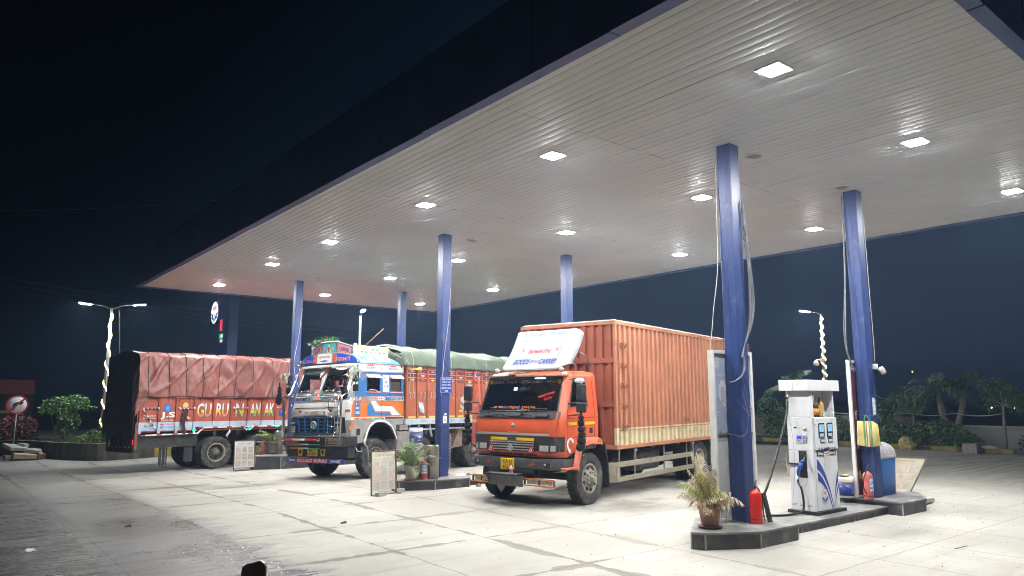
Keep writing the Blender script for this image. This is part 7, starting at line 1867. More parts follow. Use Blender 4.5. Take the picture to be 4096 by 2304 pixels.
for loc, h, lab in (((8.62, 14.22, .19), .74, 'stack of grey paving blocks under the raised bucket'), ((9.62, 23.40, .16), .46, 'stack of grey blocks by the farthest column')):
    t = thing("block_stack", loc, lab, 'blocks'); n = int(h / .185)
    for k in range(n):
        a = MB(M("paving_block", (.34, .33, .31), .85, var=.15)); o_ = rnd.uniform(-.012, .012); a.box(-.13 + o_, .13 + o_, -.12, .12, h * k / n, h * (k + 1) / n - .004); a.build("block", t, bevel=.006)
bpy.data.objects["paint_bucket.002"].location = (9.62, 23.40, .62)

# blue bin with arched grey lid
t = thing("blue_bin", (13.80, 6.44, .222), 'big blue plastic bin with a grey arched lid', 'litter bin')
bb = M("bin_blue", (.015, .13, .46), .38, var=.1, vscale=3, dirt=((.06, .14, .3), .3, 6))
def rrect(w, d, r, n=5):
    out = []
    for cx, cy, a0 in ((w - r, d - r, 0), (-w + r, d - r, PI / 2), (-w + r, -d + r, PI), (w - r, -d + r, 1.5 * PI)):
        for k in range(n + 1): out.append((cx + r * math.cos(a0 + PI / 2 * k / n), cy + r * math.sin(a0 + PI / 2 * k / n)))
    return out
a = MB(bb); lv = [(.0, .85), (.02, .90), (.60, 1.0), (.66, 1.01)]; b_ = rrect(.30, .24, .07); n = len(b_)
a.add([(p[0] * s, p[1] * s, z) for z, s in lv for p in b_], [(k * n + i, k * n + (i + 1) % n, (k + 1) * n + (i + 1) % n, (k + 1) * n + i) for k in range(3) for i in range(n)] + [tuple(reversed(range(n)))]); a.build("tub", t, sharp=40)
gl3_ = M("bin_grey", (.40, .39, .40), .5, var=.1, dirt=((.28, .27, .26), .3, 6))
a = MB(gl3_); a.prism([(p[0] * 1.06, p[1] * 1.06) for p in b_], .655, .70); a.build("rim", t, bevel=.008)
a = MB(gl3_); NA = 18; RO, RI = .235, .165
for x0, x1 in ((-.29, .29),):
    o = [(RO * math.cos(PI * k / NA), .70 + RO * .95 * math.sin(PI * k / NA)) for k in range(NA + 1)]; i_ = [(RI * math.cos(PI * k / NA), .70 + RI * .95 * math.sin(PI * k / NA)) for k in range(NA + 1)]
    vs = [(x, p[0], p[1]) for x in (x0, x1) for p in o] + [(x, p[0], p[1]) for x in (x0, x1) for p in i_]; m = NA + 1
    a.add(vs, [(k, k + 1, m + k + 1, m + k) for k in range(NA)] + [(2 * m + k, 3 * m + k, 3 * m + k + 1, 2 * m + k + 1) for k in range(NA)] + [(k, 2 * m + k, 2 * m + k + 1, k + 1) for k in range(NA)] + [(m + k, m + k + 1, 3 * m + k + 1, 3 * m + k) for k in range(NA)])
for x in (-.22, -.11, 0, .11, .22): a.tube([(x, (RO + .002) * math.cos(PI * k / NA), .70 + (RO + .002) * .95 * math.sin(PI * k / NA)) for k in range(NA + 1)], .006, 5)
lid = a.build("lid", t, sharp=40); a = MB(blue_vinyl); a.bar((-.2, -.17, .75), (.05, -.18, .75), .03, .04); a.build("hinge_bar", t)

# boards leaning by the columns
def aboard(corners, label, seed, thick=.018, face=None, head="GAS OFFERS", weights=True):
    """poster board in a dark steel frame; corners: bottom-left, bottom-right, top-right, top-left seen from its picture side"""
    P = [Vector(c) for c in corners]; o0 = P[0].copy(); t = thing("poster_board", o0, label, 'poster board', 'framed poster boards standing by the islands'); P = [p - o0 for p in P]
    u = (P[1] - P[0]).normalized(); v = ((P[3] - P[0]) + (P[2] - P[1])).normalized(); n = u.cross(v).normalized()
    fm = M("dark_frame", (.10, .085, .07), .6, .2, var=.3); a = MB(fm)
    for p, q in ((0, 1), (1, 2), (2, 3), (3, 0)): a.bar(P[p], P[q], .026, .022, n)
    a.build("frame", t)
    W = (P[1] - P[0]).length; H = (P[3] - P[0]).length
    def q(s, r, off=0): return P[0].lerp(P[1], s).lerp(P[3].lerp(P[2], s), r) + n * off
    a = MB(face or M("poster_paper", (.56, .53, .43), .6, var=.12, vscale=4, dirt=((.42, .36, .25), .5, 3))); a.poly([q(.03, .10), q(.97, .10), q(.97, .98), q(.03, .98)]); a.poly([q(.03, .98, -.004), q(.97, .98, -.004), q(.97, .10, -.004), q(.03, .10, -.004)]); a.build("poster", t)
    lr = random.Random(seed); a = MB(M("faded_print", (.40, .37, .31), .7)); tone = (_mats["faded_print"], M("faded_print_2", (.47, .40, .34), .7), M("faded_print_3", (.43, .42, .38), .7), M("faded_print_4", (.50, .44, .36), .7))
    c = q(.5, .90, .003); a.use(M("faded_ink", (.34, .31, .26), .7)); a.text(head, c, -u, v, W * .72, H * .06, bold=.02)
    for i in range(3):
        for j in range(3):
            s0 = .08 + i * .30; r0 = .14 + j * .235; a.use(lr.choice(tone)); a.poly([q(s0, r0, .0025), q(s0 + .24, r0, .0025), q(s0 + .24, r0 + .17, .0025), q(s0, r0 + .17, .0025)])
            a.use(lr.choice(tone)); cx, cy = s0 + .12, r0 + .085; rr = lr.uniform(.05, .09); k = lr.choice((5, 8, 12)); a.poly([q(cx + rr * math.cos(2 * PI * m / k), cy + rr * .7 * math.sin(2 * PI * m / k), .004) for m in range(k)])
        a.use(lr.choice(tone)); a.poly([q(.06, .335 + i * .235, .003), q(.94, .335 + i * .235, .003), q(.94, .355 + i * .235, .003), q(.06, .355 + i * .235, .003)])
    a.build("print", t)
    a = MB(fm); dn = n * .16; a.bar(P[0] + u * .02 + Vector((0, 0, .008)) , P[0] + u * .02 + Vector((dn.x, dn.y, .008)), .02, .016); a.bar(P[1] - u * .02 + Vector((0, 0, .008)), P[1] - u * .02 + Vector((dn.x, dn.y, .008)), .02, .016); a.build("foot", t); return t
aboard([(7.17, 13.50, -.013), (7.82, 13.64, -.016), (7.84, 13.74, .86), (7.19, 13.60, .865)], 'cream poster board on the concrete left of the green potted palm', 4)
aboard([(7.42, 22.80, -.25), (8.06, 22.84, -.25), (8.06, 22.90, .64), (7.42, 22.86, .64)], 'white poster board on the ground at the farthest island', 6, face=M("poster_white", (.60, .59, .58), .55, var=.06, vscale=4))
aboard([(15.72, 7.35, .0), (16.08, 6.86, .0), (16.42, 6.60, .72), (15.98, 7.22, .74)], 'slanting poster board beyond the blue bin', 8, face=M("poster_buff", (.52, .45, .33), .6, var=.12, vscale=4))
brick_m = M("paver_brick", (.45, .44, .41), .85, var=.12, vscale=14)
for i, (x, y, rz, lab) in enumerate(((7.30, 13.36, .3, 'grey paver weighing down the left foot of the cream poster board'), (7.93, 13.70, .2, 'grey paver weighing down the right foot of the cream poster board'), (14.42, 6.05, .1, 'grey paver lying closest to the island end by the blue bin'), (14.86, 6.02, -.25, 'grey paver lying on a stick beyond the island end'))):
    a = MB(brick_m); a.box(-.11, .11, -.055, .055, 0, .075); o = a.build("paver", bevel=.005); o.location = (x, y, gz(y) + (.03 if i == 3 else .004)); o.rotation_euler = (0, 0, rz); tag(o, lab, 'paver', 'loose grey pavers')
a = MB(M("flat_iron", (.12, .11, .10), .7)); a.box(-.30, .16, -.03, .03, 0, .028); o = a.build("iron_bar"); o.location = (14.80, 6.0, .003); o.rotation_euler = (0, 0, .12); tag(o, 'flat dark bar under the farther loose paver', 'bar')

# notice boards behind the columns
t = thing("payment_board", (9.39, 6.45, .222), 'tall pale blue payment board seen from behind, at the near column', 'board', rz=0)
fr = M("board_frame_white", (.66, .65, .60), .45, var=.06); a = MB(fr)
for x0, x1, z0, z1 in ((-.51, -.455, 0, 2.44), (.455, .51, 0, 2.44), (-.455, .455, 2.39, 2.44), (-.455, .455, 0, .04)): a.box(x0, x1, -.04, .04, z0, z1)
a.use(M("board_rail", (.20, .15, .12), .6)); a.box(-.455, .455, -.03, .03, 1.205, 1.225); a.box(-.455, .455, -.028, .028, 2.365, 2.389); a.build("frame", t)
film = M("lilac_film", (.36, .41, .55), .45, var=.06, vscale=2); a = MB(film); a.box(-.455, .455, -.006, .006, 1.225, 2.364); p_ = a.build("upper_panel", t)
a = MB(M("white_panel", (.58, .58, .57), .5, var=.06, vscale=2, dirt=((.45, .44, .4), .3, 3))); a.box(-.455, .455, -.006, .006, .04, 1.11); a.use(M("grey_strip", (.40, .39, .36), .6)); a.box(-.455, .455, -.008, .008, 1.11, 1.204); a.build("lower_panel", t)
pr_ = M("pale_print", (.50, .53, .60), .5); a = MB(pr_); U_ = (-1, 0, 0); yb_ = -.0085
a.box(-.445, -.30, -.0075, -.006, 2.17, 2.355); hp_logo(a, (-.375, -.0076, 2.265), SU, SV, .072, .0008, M("ghost_red", (.55, .40, .40), .5), M("ghost_blue", (.40, .45, .52), .5), M("ghost_white", (.56, .58, .60), .5))
a.use(M("ghost_white2", (.58, .60, .66), .5))
def mtext(s, x, z, w, h): a.text(s, (x, yb_, z), U_, SV, w, h, bold=.02)
mtext("SCAN AND PAY", -.30, 2.08, .30, .04); mtext("HERE", -.22, 1.98, .12, .045)
a.decal([(.11 * math.cos(2 * PI * k / 24), .20 * math.sin(2 * PI * k / 24)) for k in range(24)], (-.235, -.0078, 1.80), SU, SV); a.use(M("ghost_phone", (.46, .45, .50), .5)); a.decal([(-.06, -.11), (.03, -.14), (.05, .10), (-.05, .12)], (-.225, -.0086, 1.79), SU, SV)
a.use(film); a.use(M("ghost_arc", (.30, .32, .42), .5)); pts = [(-.36 + .16 * k / 10, -.009, 1.76 - .16 * math.sin(PI / 2 * k / 10)) for k in range(11)]; a.tube(pts, .006, 4)
a.use(M("ghost_pink", (.58, .40, .42), .5)); mtext("HP", -.37, 1.60, .12, .075); a.use(_mats["ghost_white2"]); mtext("PAY", -.36, 1.535, .08, .035); a.tube([(-.36 + .06 * math.cos(t_), -.009, 1.54 + .055 * math.sin(t_)) for t_ in [PI + PI * k / 12 for k in range(13)]], .004, 4)
a.build("print", p_)
t = thing("price_board", (13.47, 6.45, .222), 'tall maroon board with a navy head behind the column with the bag', 'board')
a = MB(fr)
for x0, x1, z0, z1 in ((-.48, -.435, 0, 2.43), (.435, .48, 0, 2.43), (-.435, .435, 2.38, 2.43), (-.435, .435, 0, .03)): a.box(x0, x1, -.03, .03, z0, z1)
a.build("frame", t); a = MB(M("board_maroon", (.105, .035, .045), .5, var=.15, vscale=3, dirt=((.18, .09, .09), .3, 4))); a.box(-.435, .435, -.006, .006, .03, 2.17); a.use(M("board_navy", (.03, .035, .10), .5)); a.box(-.435, .435, -.006, .006, 2.17, 2.38); q_ = a.build("panel", t)
a = MB(white_vinyl); a.text("हिन्दु", (-.33, -.0085, 2.275), SU, SV, .18, .13, bold=.02); a.use(M("letter_cream", (.55, .50, .42), .5)); a.text("f", (-.305, -.0085, 1.44), SU, SV, .07, .16, bold=.03); a.use(M("letter_yellow", (.62, .46, .12), .5)); a.text("fe", (-.29, -.0085, .92), SU, SV, .12, .18, bold=.03); a.text("no", (-.30, -.0085, .38), (.5, 0, -.86), (.86, 0, .5), .13, .10, bold=.03); a.use(_mats["board_maroon"]); a.build("lettering", q_)
t = thing("blue_notice", (9.33, 14.095, 2.25 + .0), 'small blue notice with white script on a column', 'notice')
a = MB(M("notice_blue", (.015, .05, .26), .35)); a.box(-.165, .165, -.008, .008, -.185, .185); o = a.build("plate", t); a = MB(white_vinyl)
for k, s in enumerate(("कृपया ग्राहकांनी", "विक्रेत्या कडून", "पेट्रोल व डिझेल", "0000 चेक करावे", "जावे")): a.text(s, (0, -.0105, .135 - k * .067), SU, SV, (.27, .24, .25, .27, .09)[k], .045, bold=.012)
for (x0, x1, z0, z1) in ((-.158, .158, .176, .180), (-.158, .158, -.180, -.176), (-.158, -.154, -.176, .176), (.154, .158, -.176, .176)): a.box(x0, x1, -.0095, -.0078, z0, z1)
a.build("lettering", o)
t = thing("paper_tag", (9.31, 14.098, 1.48), 'small white paper tag stuck below the blue notice', 'tag'); a = MB(white_vinyl); a.box(-.05, .05, -.003, .0, -.10, .07); o = a.build("sheet", t); a = MB(M("tag_grey", (.25, .25, .27), .6))
for k in range(4): a.box(-.02, .015, -.0045, -.003, .04 - k * .028, .052 - k * .028)
a.use(white_vinyl); a.grid(lambda u, v: (-.03 + .07 * u, -.006 - .01 * math.sin(3 * u + 2 * v), .08 + .035 * v + .02 * u), 4, 3); a.build("print", o)
# torn poster, bag, camera on the second column
a = MB(M("torn_paper", (.62, .62, .64), .8, var=.1)); lr = random.Random(3); L_ = [(-.065 + lr.uniform(0, .012), .15 - .3 * k / 12) for k in range(13)]; R_ = [(.06 + lr.uniform(-.03, .015), -.15 + .3 * k / 12) for k in range(13)]
a.prism(L_ + R_, -.0015, .0015, 'y') if False else a.add([(p[0], -.002, p[1]) for p in L_ + R_], [tuple(range(26))]); o = a.build("torn_poster"); o.location = (13.29, 6.166, 1.82); tag(o, 'torn white paper stuck on the column above the striped bag', 'paper')
a.f = []
t = thing("striped_bag", (13.05, 6.19, 1.58), 'yellow shopping bag with green and red stripes hung on a column', 'bag', rz=math.atan2(-.906, .423))
bm_ = bpy.data.materials.new("bag_weave"); bm_.use_nodes = True; nt = NT(bm_.node_tree); pb = bm_.node_tree.nodes["Principled BSDF"]; pb.inputs['Roughness'].default_value = .55
sp = nt.n("ShaderNodeSeparateXYZ"); nt.put(sp.inputs[0], nt.n("ShaderNodeTexCoord").outputs['Object']); X_ = sp.outputs[0]
c = (.60, .50, .16)
c = nt.mix(nt.step(nt.noise(nt.n("ShaderNodeTexCoord").outputs['Object'], 9, 3), .35, .7), (.56, .46, .13), (.68, .58, .26))
for x_, w_, cc in ((-.055, .016, (.10, .30, .12)), (.05, .016, (.10, .30, .12)), (.19, .012, (.10, .30, .12)), (-.022, .007, (.42, .10, .10)), (.022, .007, (.42, .10, .10)), (0.0, .010, (.70, .68, .62)), (-.17, .008, (.74, .66, .40))):
    c = nt.mix(nt.math('LESS_THAN', nt.math('ABSOLUTE', nt.math('SUBTRACT', X_, x_)), w_), c, cc)
nt.put(pb.inputs['Base Color'], c)
def bagf(s):
    def f(u, v):
        w = .165 + .02 * v; x = -w + 2 * w * u; z = -.02 - .42 * v - .025 * math.sin(PI * u) * v - (.06 * max(0, u - .75) / .25 * (1 - v))
        return (x, s * (.012 + .045 * math.sin(PI * u) * math.sin(PI * min(1, v * .8 + .1)) + .012 * math.sin(7 * u + 4 * v)), z)
    return f
a = MB(bm_); a.grid(bagf(-1), 18, 14); a.grid(bagf(.6), 18, 14); a.build("sack", t)
a = MB(M("bag_green", (.10, .30, .14), .6)); a.tube([(-.05, -.015, -.05), (-.045, -.01, .04), (-.02, 0, .09), (.015, 0, .04), (.045, -.01, -.06)], .008, 6); a.build("handle", t)
a = MB(M("thin_cord", (.25, .25, .33), .7))
for z in (1.66, 1.22): a.tube([(13.296 + sx * .126, 6.29 + sy * .126, z) for sx, sy in ((-1, -1), (1, -1), (1, 1), (-1, 1), (-1, -1))], .003, 4)
o = a.build("tie_cord"); tag(o, 'thin cord tied round the column that the striped bag hangs from', 'cord')
t = thing("security_camera", (13.39, 6.16, 2.50), 'white security camera on the column above the striped bag', 'camera')
wp = M("camera_white", (.62, .62, .60), .35); a = MB(wp); a.box(-.05, .04, -.06, .01, -.02, .08); a.build("junction_box", t, bevel=.012); a = MB(wp); a.lathe([(0, -.02), (.045, -.01), (.052, .02), (.05, .10), (.04, .115), (0, .115)], (.05, -.09, .0), (.45, -.35, -.82), 20); a.use(rubber); a.lathe([(.034, .1152), (0, .118)], (.05, -.09, .0), (.45, -.35, -.82), 16); a.build("camera_head", t)
a = MB(M("white_cable", (.55, .55, .55), .6)); a.tube(spline([(13.40, 6.13, 2.58), (13.40, 6.14, 2.68), (13.42, 6.16, 2.60), (13.38, 6.155, 2.75)], 5), .006, 5); a.tube(spline([(13.34, 6.15, 2.49), (13.22, 6.15, 2.40), (13.16, 6.2, 2.37), (13.0, 6.4, 2.36)], 5), .007, 5); a.tube(spline([(13.25, 6.15, 2.40), (13.20, 6.13, 2.33), (13.14, 6.14, 2.33), (13.16, 6.14, 2.28)], 5), .006, 5); a.build("lead", t)
# ------------------------------------------------------------------ cables on the columns
wc_ = M("grey_cable", (.16, .17, .19), .5, var=.2); wl_ = M("pale_cable", (.55, .54, .50), .55)
def cable(name, paths, label, r=.008, m=wc_):
    a = MB(m)
    for p in paths: a.tube(spline(p, 7), r, 6)
    return tag(a.build(name), label, 'cable', 'loose cables on the columns')
lr = random.Random(12); P_ = []
for k in range(9):
    b = lr.uniform(.0, .12); y = 6.15 - lr.uniform(0, .05)
    P_.append([(9.43 + lr.uniform(-.02, .02), y + .02, 5.0 - lr.uniform(0, .9)), (9.44 + b * .6, y, 4.1 + lr.uniform(-.2, .2)), (9.44 + b, y, 3.5 + lr.uniform(-.2, .2)), (9.40 + b * .6, y, 3.05), (9.30, 6.14, 2.70), (9.24 + lr.uniform(-.03, .03), 6.14, 2.55)])
cable("cable_bundle", P_, 'thick bundle of grey cables bulging from the column nearest the camera', .009)
cable("cable_tail", [[(9.25, 6.14, 2.62), (9.27, 6.12, 2.48), (9.22, 6.11, 2.33), (9.08, 6.13, 2.22), (8.98, 6.2, 2.18)], [(9.24, 6.14, 2.62), (9.25, 6.12, 2.46), (9.18, 6.11, 2.30), (9.03, 6.14, 2.20)]], 'pair of grey cable tails curving left below the cable bundle', .010)
cable("cable_tail", [[(9.22, 6.15, 2.3), (9.30, 6.15, 2.05), (9.36, 6.15, 1.85), (9.44, 6.15, 1.80)], [(9.22, 6.15, 2.1), (9.28, 6.15, 1.9), (9.35, 6.15, 1.74)], [(9.18, 6.2, 1.92), (9.26, 6.15, 1.80), (9.37, 6.15, 1.70)], [(9.30, 6.15, 2.28), (9.34, 6.15, 2.22), (9.40, 6.15, 2.18)]], 'thin loose wires fanning across the cable-draped column', .005)
cable("loop_wire", [[(9.22, 6.15, 2.0), (9.31, 6.14, 1.75), (9.28, 6.14, 1.52), (9.18, 6.16, 1.42), (9.08, 6.3, 1.45), (9.03, 6.42, 1.50), (9.04, 6.42, 1.40)]], 'thin wire looping from the near column to its pale blue board', .005)
cable("white_lead", [[(9.19, 6.42, 5.55), (9.16, 6.42, 4.6), (9.14, 6.43, 3.9), (9.02, 6.44, 3.3), (8.96, 6.44, 3.0), (8.90, 6.45, 2.67)]], 'white lead hanging from the soffit to the pale blue board', .006, wl_)
cable("hanging_cable", [[(13.14, 6.42, 5.75), (13.10, 6.43, 4.4), (13.0, 6.44, 3.6), (12.93, 6.44, 3.15), (12.98, 6.44, 2.8), (13.10, 6.40, 2.5)], [(13.15, 6.42, 5.75), (13.12, 6.43, 4.4), (13.05, 6.44, 3.6), (12.99, 6.44, 3.1), (13.03, 6.44, 2.75), (13.14, 6.38, 2.45)]], 'two grey cables looping down to the maroon board', .010)
cable("white_lead", [[(13.41, 6.160, 5.75), (13.412, 6.155, 4.4), (13.43, 6.155, 3.4), (13.425, 6.15, 2.9), (13.41, 6.15, 2.62)]], 'white lead running down the column to the security camera', .006, wl_)
cable("white_lead", [[(9.42, 14.095, 4.55), (9.36, 14.095, 3.7), (9.27, 14.095, 2.95), (9.23, 14.095, 2.5), (9.20, 14.095, 2.0)]], 'pale lead slanting across the column with the blue notice', .006, wl_)
cable("dark_wire", [[(9.20, 14.099, 3.3), (9.26, 14.099, 2.9), (9.36, 14.099, 2.6), (9.43, 14.099, 2.45)]], 'dark wire crossing the column with the blue notice', .007, rubber)
cable("white_lead", [[(9.42, 22.97, 4.9), (9.35, 22.97, 4.0), (9.24, 22.97, 3.3), (9.23, 22.97, 3.0), (9.30, 22.97, 2.6), (9.42, 22.97, 2.3)]], 'pale lead slanting across the column in front of the maroon lorry', .007, wl_)
cable("curled_tape", [[(9.445, 14.12, 1.15 - .07 * k + .0), (9.47, 14.10, 1.13 - .07 * k), (9.50 if k in (4, 9) else 9.475, 14.10, 1.10 - .07 * k), (9.45, 14.12, 1.08 - .07 * k)] for k in range(13)], 'curled white tape down the edge of the column with the blue notice', .007, wl_)
# rags at the foot of that column
a = MB(M("pale_rag", (.55, .53, .50), .9, var=.2)); a.grid(lambda u, v: (9.52 + .30 * u, 13.86 + .14 * v, .195 + .045 * abs(math.sin(5 * u + 2 * v)) * math.sin(PI * u) * math.sin(PI * v) + .012), 14, 8); a.use(rubber); a.grid(lambda u, v: (9.74 + .22 * u, 13.82 + .16 * v, .20 + .04 * abs(math.sin(6 * u + 3 * v)) * math.sin(PI * u) * math.sin(PI * v) + .008), 12, 8); o = a.build("floor_rag"); tag(o, 'crumpled white and black rags at the foot of the blue notice column', 'rag')

# ------------------------------------------------------------------ street lamps
post_m = M("galvanised_post", (.42, .44, .45), .45, .5, var=.12)
head_m = glow("street_lamp_glow", (.86, .95, 1.0), POST_E)
led_m = glow("warm_led", (1.0, .66, .23), 24.0)
def led_spiral(t, z0, z1, pitch, r, seed):
    a = MB(led_m); n = int((z1 - z0) / pitch * 14); lr = random.Random(seed); pts = []
    for k in range(n + 1): th = -2 * PI * k / 14; z = z0 + (z1 - z0) * k / n; q = interp([(0, .092), (3, .077), (6, .058)], z) + r; pts.append((q * math.cos(th), q * math.sin(th), z))
    a.tube(pts, .022, 5); a.build("rope_light", t)
def lamp_head(t, c, d):
    d = Vector(d).normalized(); c = Vector(c); s = d.cross(Vector((0, 0, 1))).normalized() * .11
    a = MB(post_m); e = c + d * .62; a.hexa([c - s * .6, e - s, e + s, c + s * .6], [c - s * .5 + Vector((0, 0, .07)), e - s * .7 + Vector((0, 0, .07)), e + s * .7 + Vector((0, 0, .07)), c + s * .5 + Vector((0, 0, .07))]); o = a.build("lamp_head", t)
    a = MB(head_m); p = c + d * .16; q = c + d * .58; z = Vector((0, 0, -.02)); a.hexa([p - s * .6 + z, q - s * .8 + z, q + s * .8 + z, p + s * .6 + z], [p - s * .6, q - s * .8, q + s * .8, p + s * .6]); a.build("lens", o)
def lamp_post(loc, h, arms, label, led=None):
    t = thing("street_lamp", loc, label, 'street lamp', 'street lamps around the forecourt')
    a = MB(post_m); a.tube([(0, 0, 0), (0, 0, h * .5), (0, 0, h)], [.085, .07, .05], 10); a.box(-.15, .15, -.15, .15, 0, .02); a.build("post", t)
    for (dx, dy, L, up) in arms:
        d = Vector((dx, dy, 0)).normalized(); a = MB(post_m); a.tube([(0, 0, h - .08), d * L * .5 + Vector((0, 0, h + up * .6)), d * L + Vector((0, 0, h + up))], .028, 7); a.build("arm", t); lamp_head(t, d * L + Vector((0, 0, h + up - .03)), d + Vector((0, 0, .12)))
    if led: led_spiral(t, *led)
    return t
lamp_post((5.80, 35.0, -.25), 6.05, [(-.92, .3, .65, .12), (.92, -.3, .70, .16)], 'street lamp with two lit arms and rope lights in the planter', (.8, 5.8, .80, .006, 1))
lamp_post((15.6, 31.0, -.44), 6.3, [(-.3, -.95, .3, .1)], 'street lamp glowing above the painted lorry')
lamp_post((31.2, 16.55, 0), 5.75, [(-.75, .66, .35, .1)], 'street lamp wrapped in rope lights behind the fuel pump', (2.2, 5.6, .36, .006, 2))
a = MB(M("dark_cable", (.2, .2, .2), .6)); a.tube(spline([(6.05, 34.9, 5.8), (6.15, 34.9, 4.6), (6.28, 34.9, 3.3), (6.35, 34.9, 2.4)], 5), .008, 5); tag(a.build("hanging_cable"), 'cable hanging beside the planter street lamp', 'cable', 'loose cables on the columns')
t = thing("security_camera", (31.1, 16.80, 3.55), 'white dome camera on the street lamp behind the fuel pump', 'camera'); a = MB(wp); a.tube([(.08, -.20, .12), (0, .0, .12), (0, .05, .10)], .035, 8); a.box(-.06, .1, -.26, -.16, 0, .2); a.build("bracket", t); a = MB(wp); a.lathe([(0, .10), (.06, .09), (.11, .0), (.12, -.10), (.09, -.13), (0, -.14)], (0, .07, 0), (0, 0, 1), 16); a.build("dome", t)

# ------------------------------------------------------------------ brand totem
t = thing("brand_totem", (12.0, 40.0, -.44), 'tall blue station totem with a lit oval sign and price panels', 'sign')
tb = M("totem_blue", (.010, .035, .17), .4, var=.15, vscale=1); a = MB(tb); a.box(0, .50, -1.0, 1.2, 0, 7.9); a.use(M("totem_edge", (.06, .12, .36), .4)); a.box(-.02, .0, -1.0, -.94, 0, 7.9); a.build("pylon", t, bevel=.02)
def tri_logo(): pass
lw = glow("totem_white", (.93, .96, 1.0), 1.25); lb_ = glow("totem_blue_lit", (.04, .16, .42), .55); lr_ = glow("totem_red_lit", (.95, .05, .12), 1.0)
a = MB(tb); c = Vector((-.10, 1.05, 7.03)); vs = [(x, c.y + .72 * math.cos(2 * PI * k / 40), c.z + .66 * math.sin(2 * PI * k / 40)) for x in (-.16, .0) for k in range(40)]; a.add(vs, [tuple(range(40)), tuple(reversed(range(40, 80)))] + [(k, (k + 1) % 40, 40 + (k + 1) % 40, 40 + k) for k in range(40)]); lg_ = a.build("oval_case", t)
a = MB(); hp_logo(a, (-.162, c.y, c.z), (0, -1, 0), SV, .63, .004, lr_, lb_, lw); 
a.v = [(p[0], c.y + (p[1] - c.y) * 1.32, p[2]) for p in a.v]; a.build("oval_sign", lg_)
for (y, z, w, h, nm, col) in ((.25, 6.28, .30, .62, 'price_panel', lr_), (.15, 5.68, .62, .26, 'price_panel', glow("totem_green_lit", (.06, .55, .25), .8)), (.15, 5.42, .62, .22, 'price_panel', glow("totem_grey_lit", (.16, .17, .18), .7))):
    a = MB(col); a.box(-.03, -.004, y - w / 2, y + w / 2, z - h / 2, z + h / 2); o = a.build(nm, t)
    if col is not lr_: b = MB(lw); b.box(-.034, -.0305, y - w * .42, y - w * .42 + .26, z - h * .3, z + h * .3); b.build("price_figure", o)

# ------------------------------------------------------------------ planter on the far left
wall_m = M("stained_concrete", (.115, .105, .08), .9, var=.3, vscale=2, bump=.3, bscale=9, dirt=((.035, .032, .026), .6, 1.6), stretch=(1, 1, .25))
path = [(-2.5, 40.5), (.8, 38.2), (2.5, 36.8), (3.6, 35.1), (4.1, 33.6), (5.2, 31.9), (6.6, 32.1), (8.2, 33.2), (9.6, 35.2)]
P2 = [Vector((p.x, p.y)) for p in spline([(p[0], p[1], 0) for p in path], 6)]
a = MB(wall_m); n = len(P2); vs = []
for i, p in enumerate(P2):
    d = (P2[min(i + 1, n - 1)] - P2[max(i - 1, 0)]).normalized(); nn = Vector((-d.y, d.x)); tz = .20 + .025 * wr(i * .7, 1, 1, 2)
    vs += [(p.x, p.y, -.5), (p.x + nn.x * .03, p.y + nn.y * .03, tz), (p.x + nn.x * .2, p.y + nn.y * .2, tz + .01), (p.x + nn.x * .22, p.y + nn.y * .22, -.3)]
a.smooth = False; a.add(vs, [(4 * i + j, 4 * i + j + 1, 4 * i + j + 5, 4 * i + j + 4) for i in range(n - 1) for j in range(3)]); tag(a.build("planter_wall"), 'low stained concrete wall curving round the planted bed', 'low wall')
a = MB(M("bed_soil", (.035, .035, .02), .95, var=.4, bump=.4, bscale=6)); pts = [(p.x + .05, p.y + .12) for p in P2]; a.add([(x, y, .10) for x, y in pts] + [(9, 46, .25), (-3, 46, .25)], [tuple(range(n + 2))]); tag(a.build("planting_bed_soil"), kind='structure')
lr = random.Random(17); a = MB(M("bed_grass_a", (.03, .055, .015), .7)); gm = (_mats["bed_grass_a"], M("bed_grass_b", (.05, .08, .02), .7), M("bed_grass_c", (.06, .055, .025), .8))
for k in range(1500):
    i = lr.randrange(n); p = P2[i]; x = p.x + lr.uniform(.1, 1.6); y = p.y + lr.uniform(.2, 2.4); h = lr.uniform(.06, .2); a.use(lr.choice(gm)); dx, dy = lr.gauss(0, .05), lr.gauss(0, .05); a.add([(x - .012, y, .09), (x + .012, y, .09), (x + dx, y + dy, .1 + h)], [(0, 1, 2)])
tag(a.build("weeds"), 'short weeds covering the planted bed', kind='stuff')
def shrub(name, loc, label, cat, blobs, n, size, mats, seed, stems=5, grp=None, aspect=.45, trunk=None):
    t = thing(name, loc, label, cat, grp); lr = random.Random(seed); a = MB(mats[0]); leaf_cloud(a, blobs, n, size, lr, mats, aspect); a.build("crown" if trunk else "foliage", t)
    a = MB(M("bark", (.09, .07, .05), .9, var=.3, vscale=12, bump=.4, bscale=20))
    if trunk:
        for pts, r in trunk: a.tube(pts, r, 7)
    for k in range(stems):
        b = lr.choice(blobs); a.tube([(lr.gauss(0, .05), lr.gauss(0, .05), 0), ((b[0]) * .5 + lr.gauss(0, .05), b[1] * .5, b[2] * .55), (b[0], b[1], b[2] + b[5] * .4)], [.022, .015, .006], 5)
    a.build("trunk" if trunk else "stem", t); return t
redl = [M("croton_red", (.30, .05, .05), .5, var=.4, vscale=30), M("croton_dark", (.10, .03, .025), .5, var=.4), M("croton_bronze", (.20, .085, .04), .5, var=.4), M("croton_green", (.05, .06, .02), .5)]
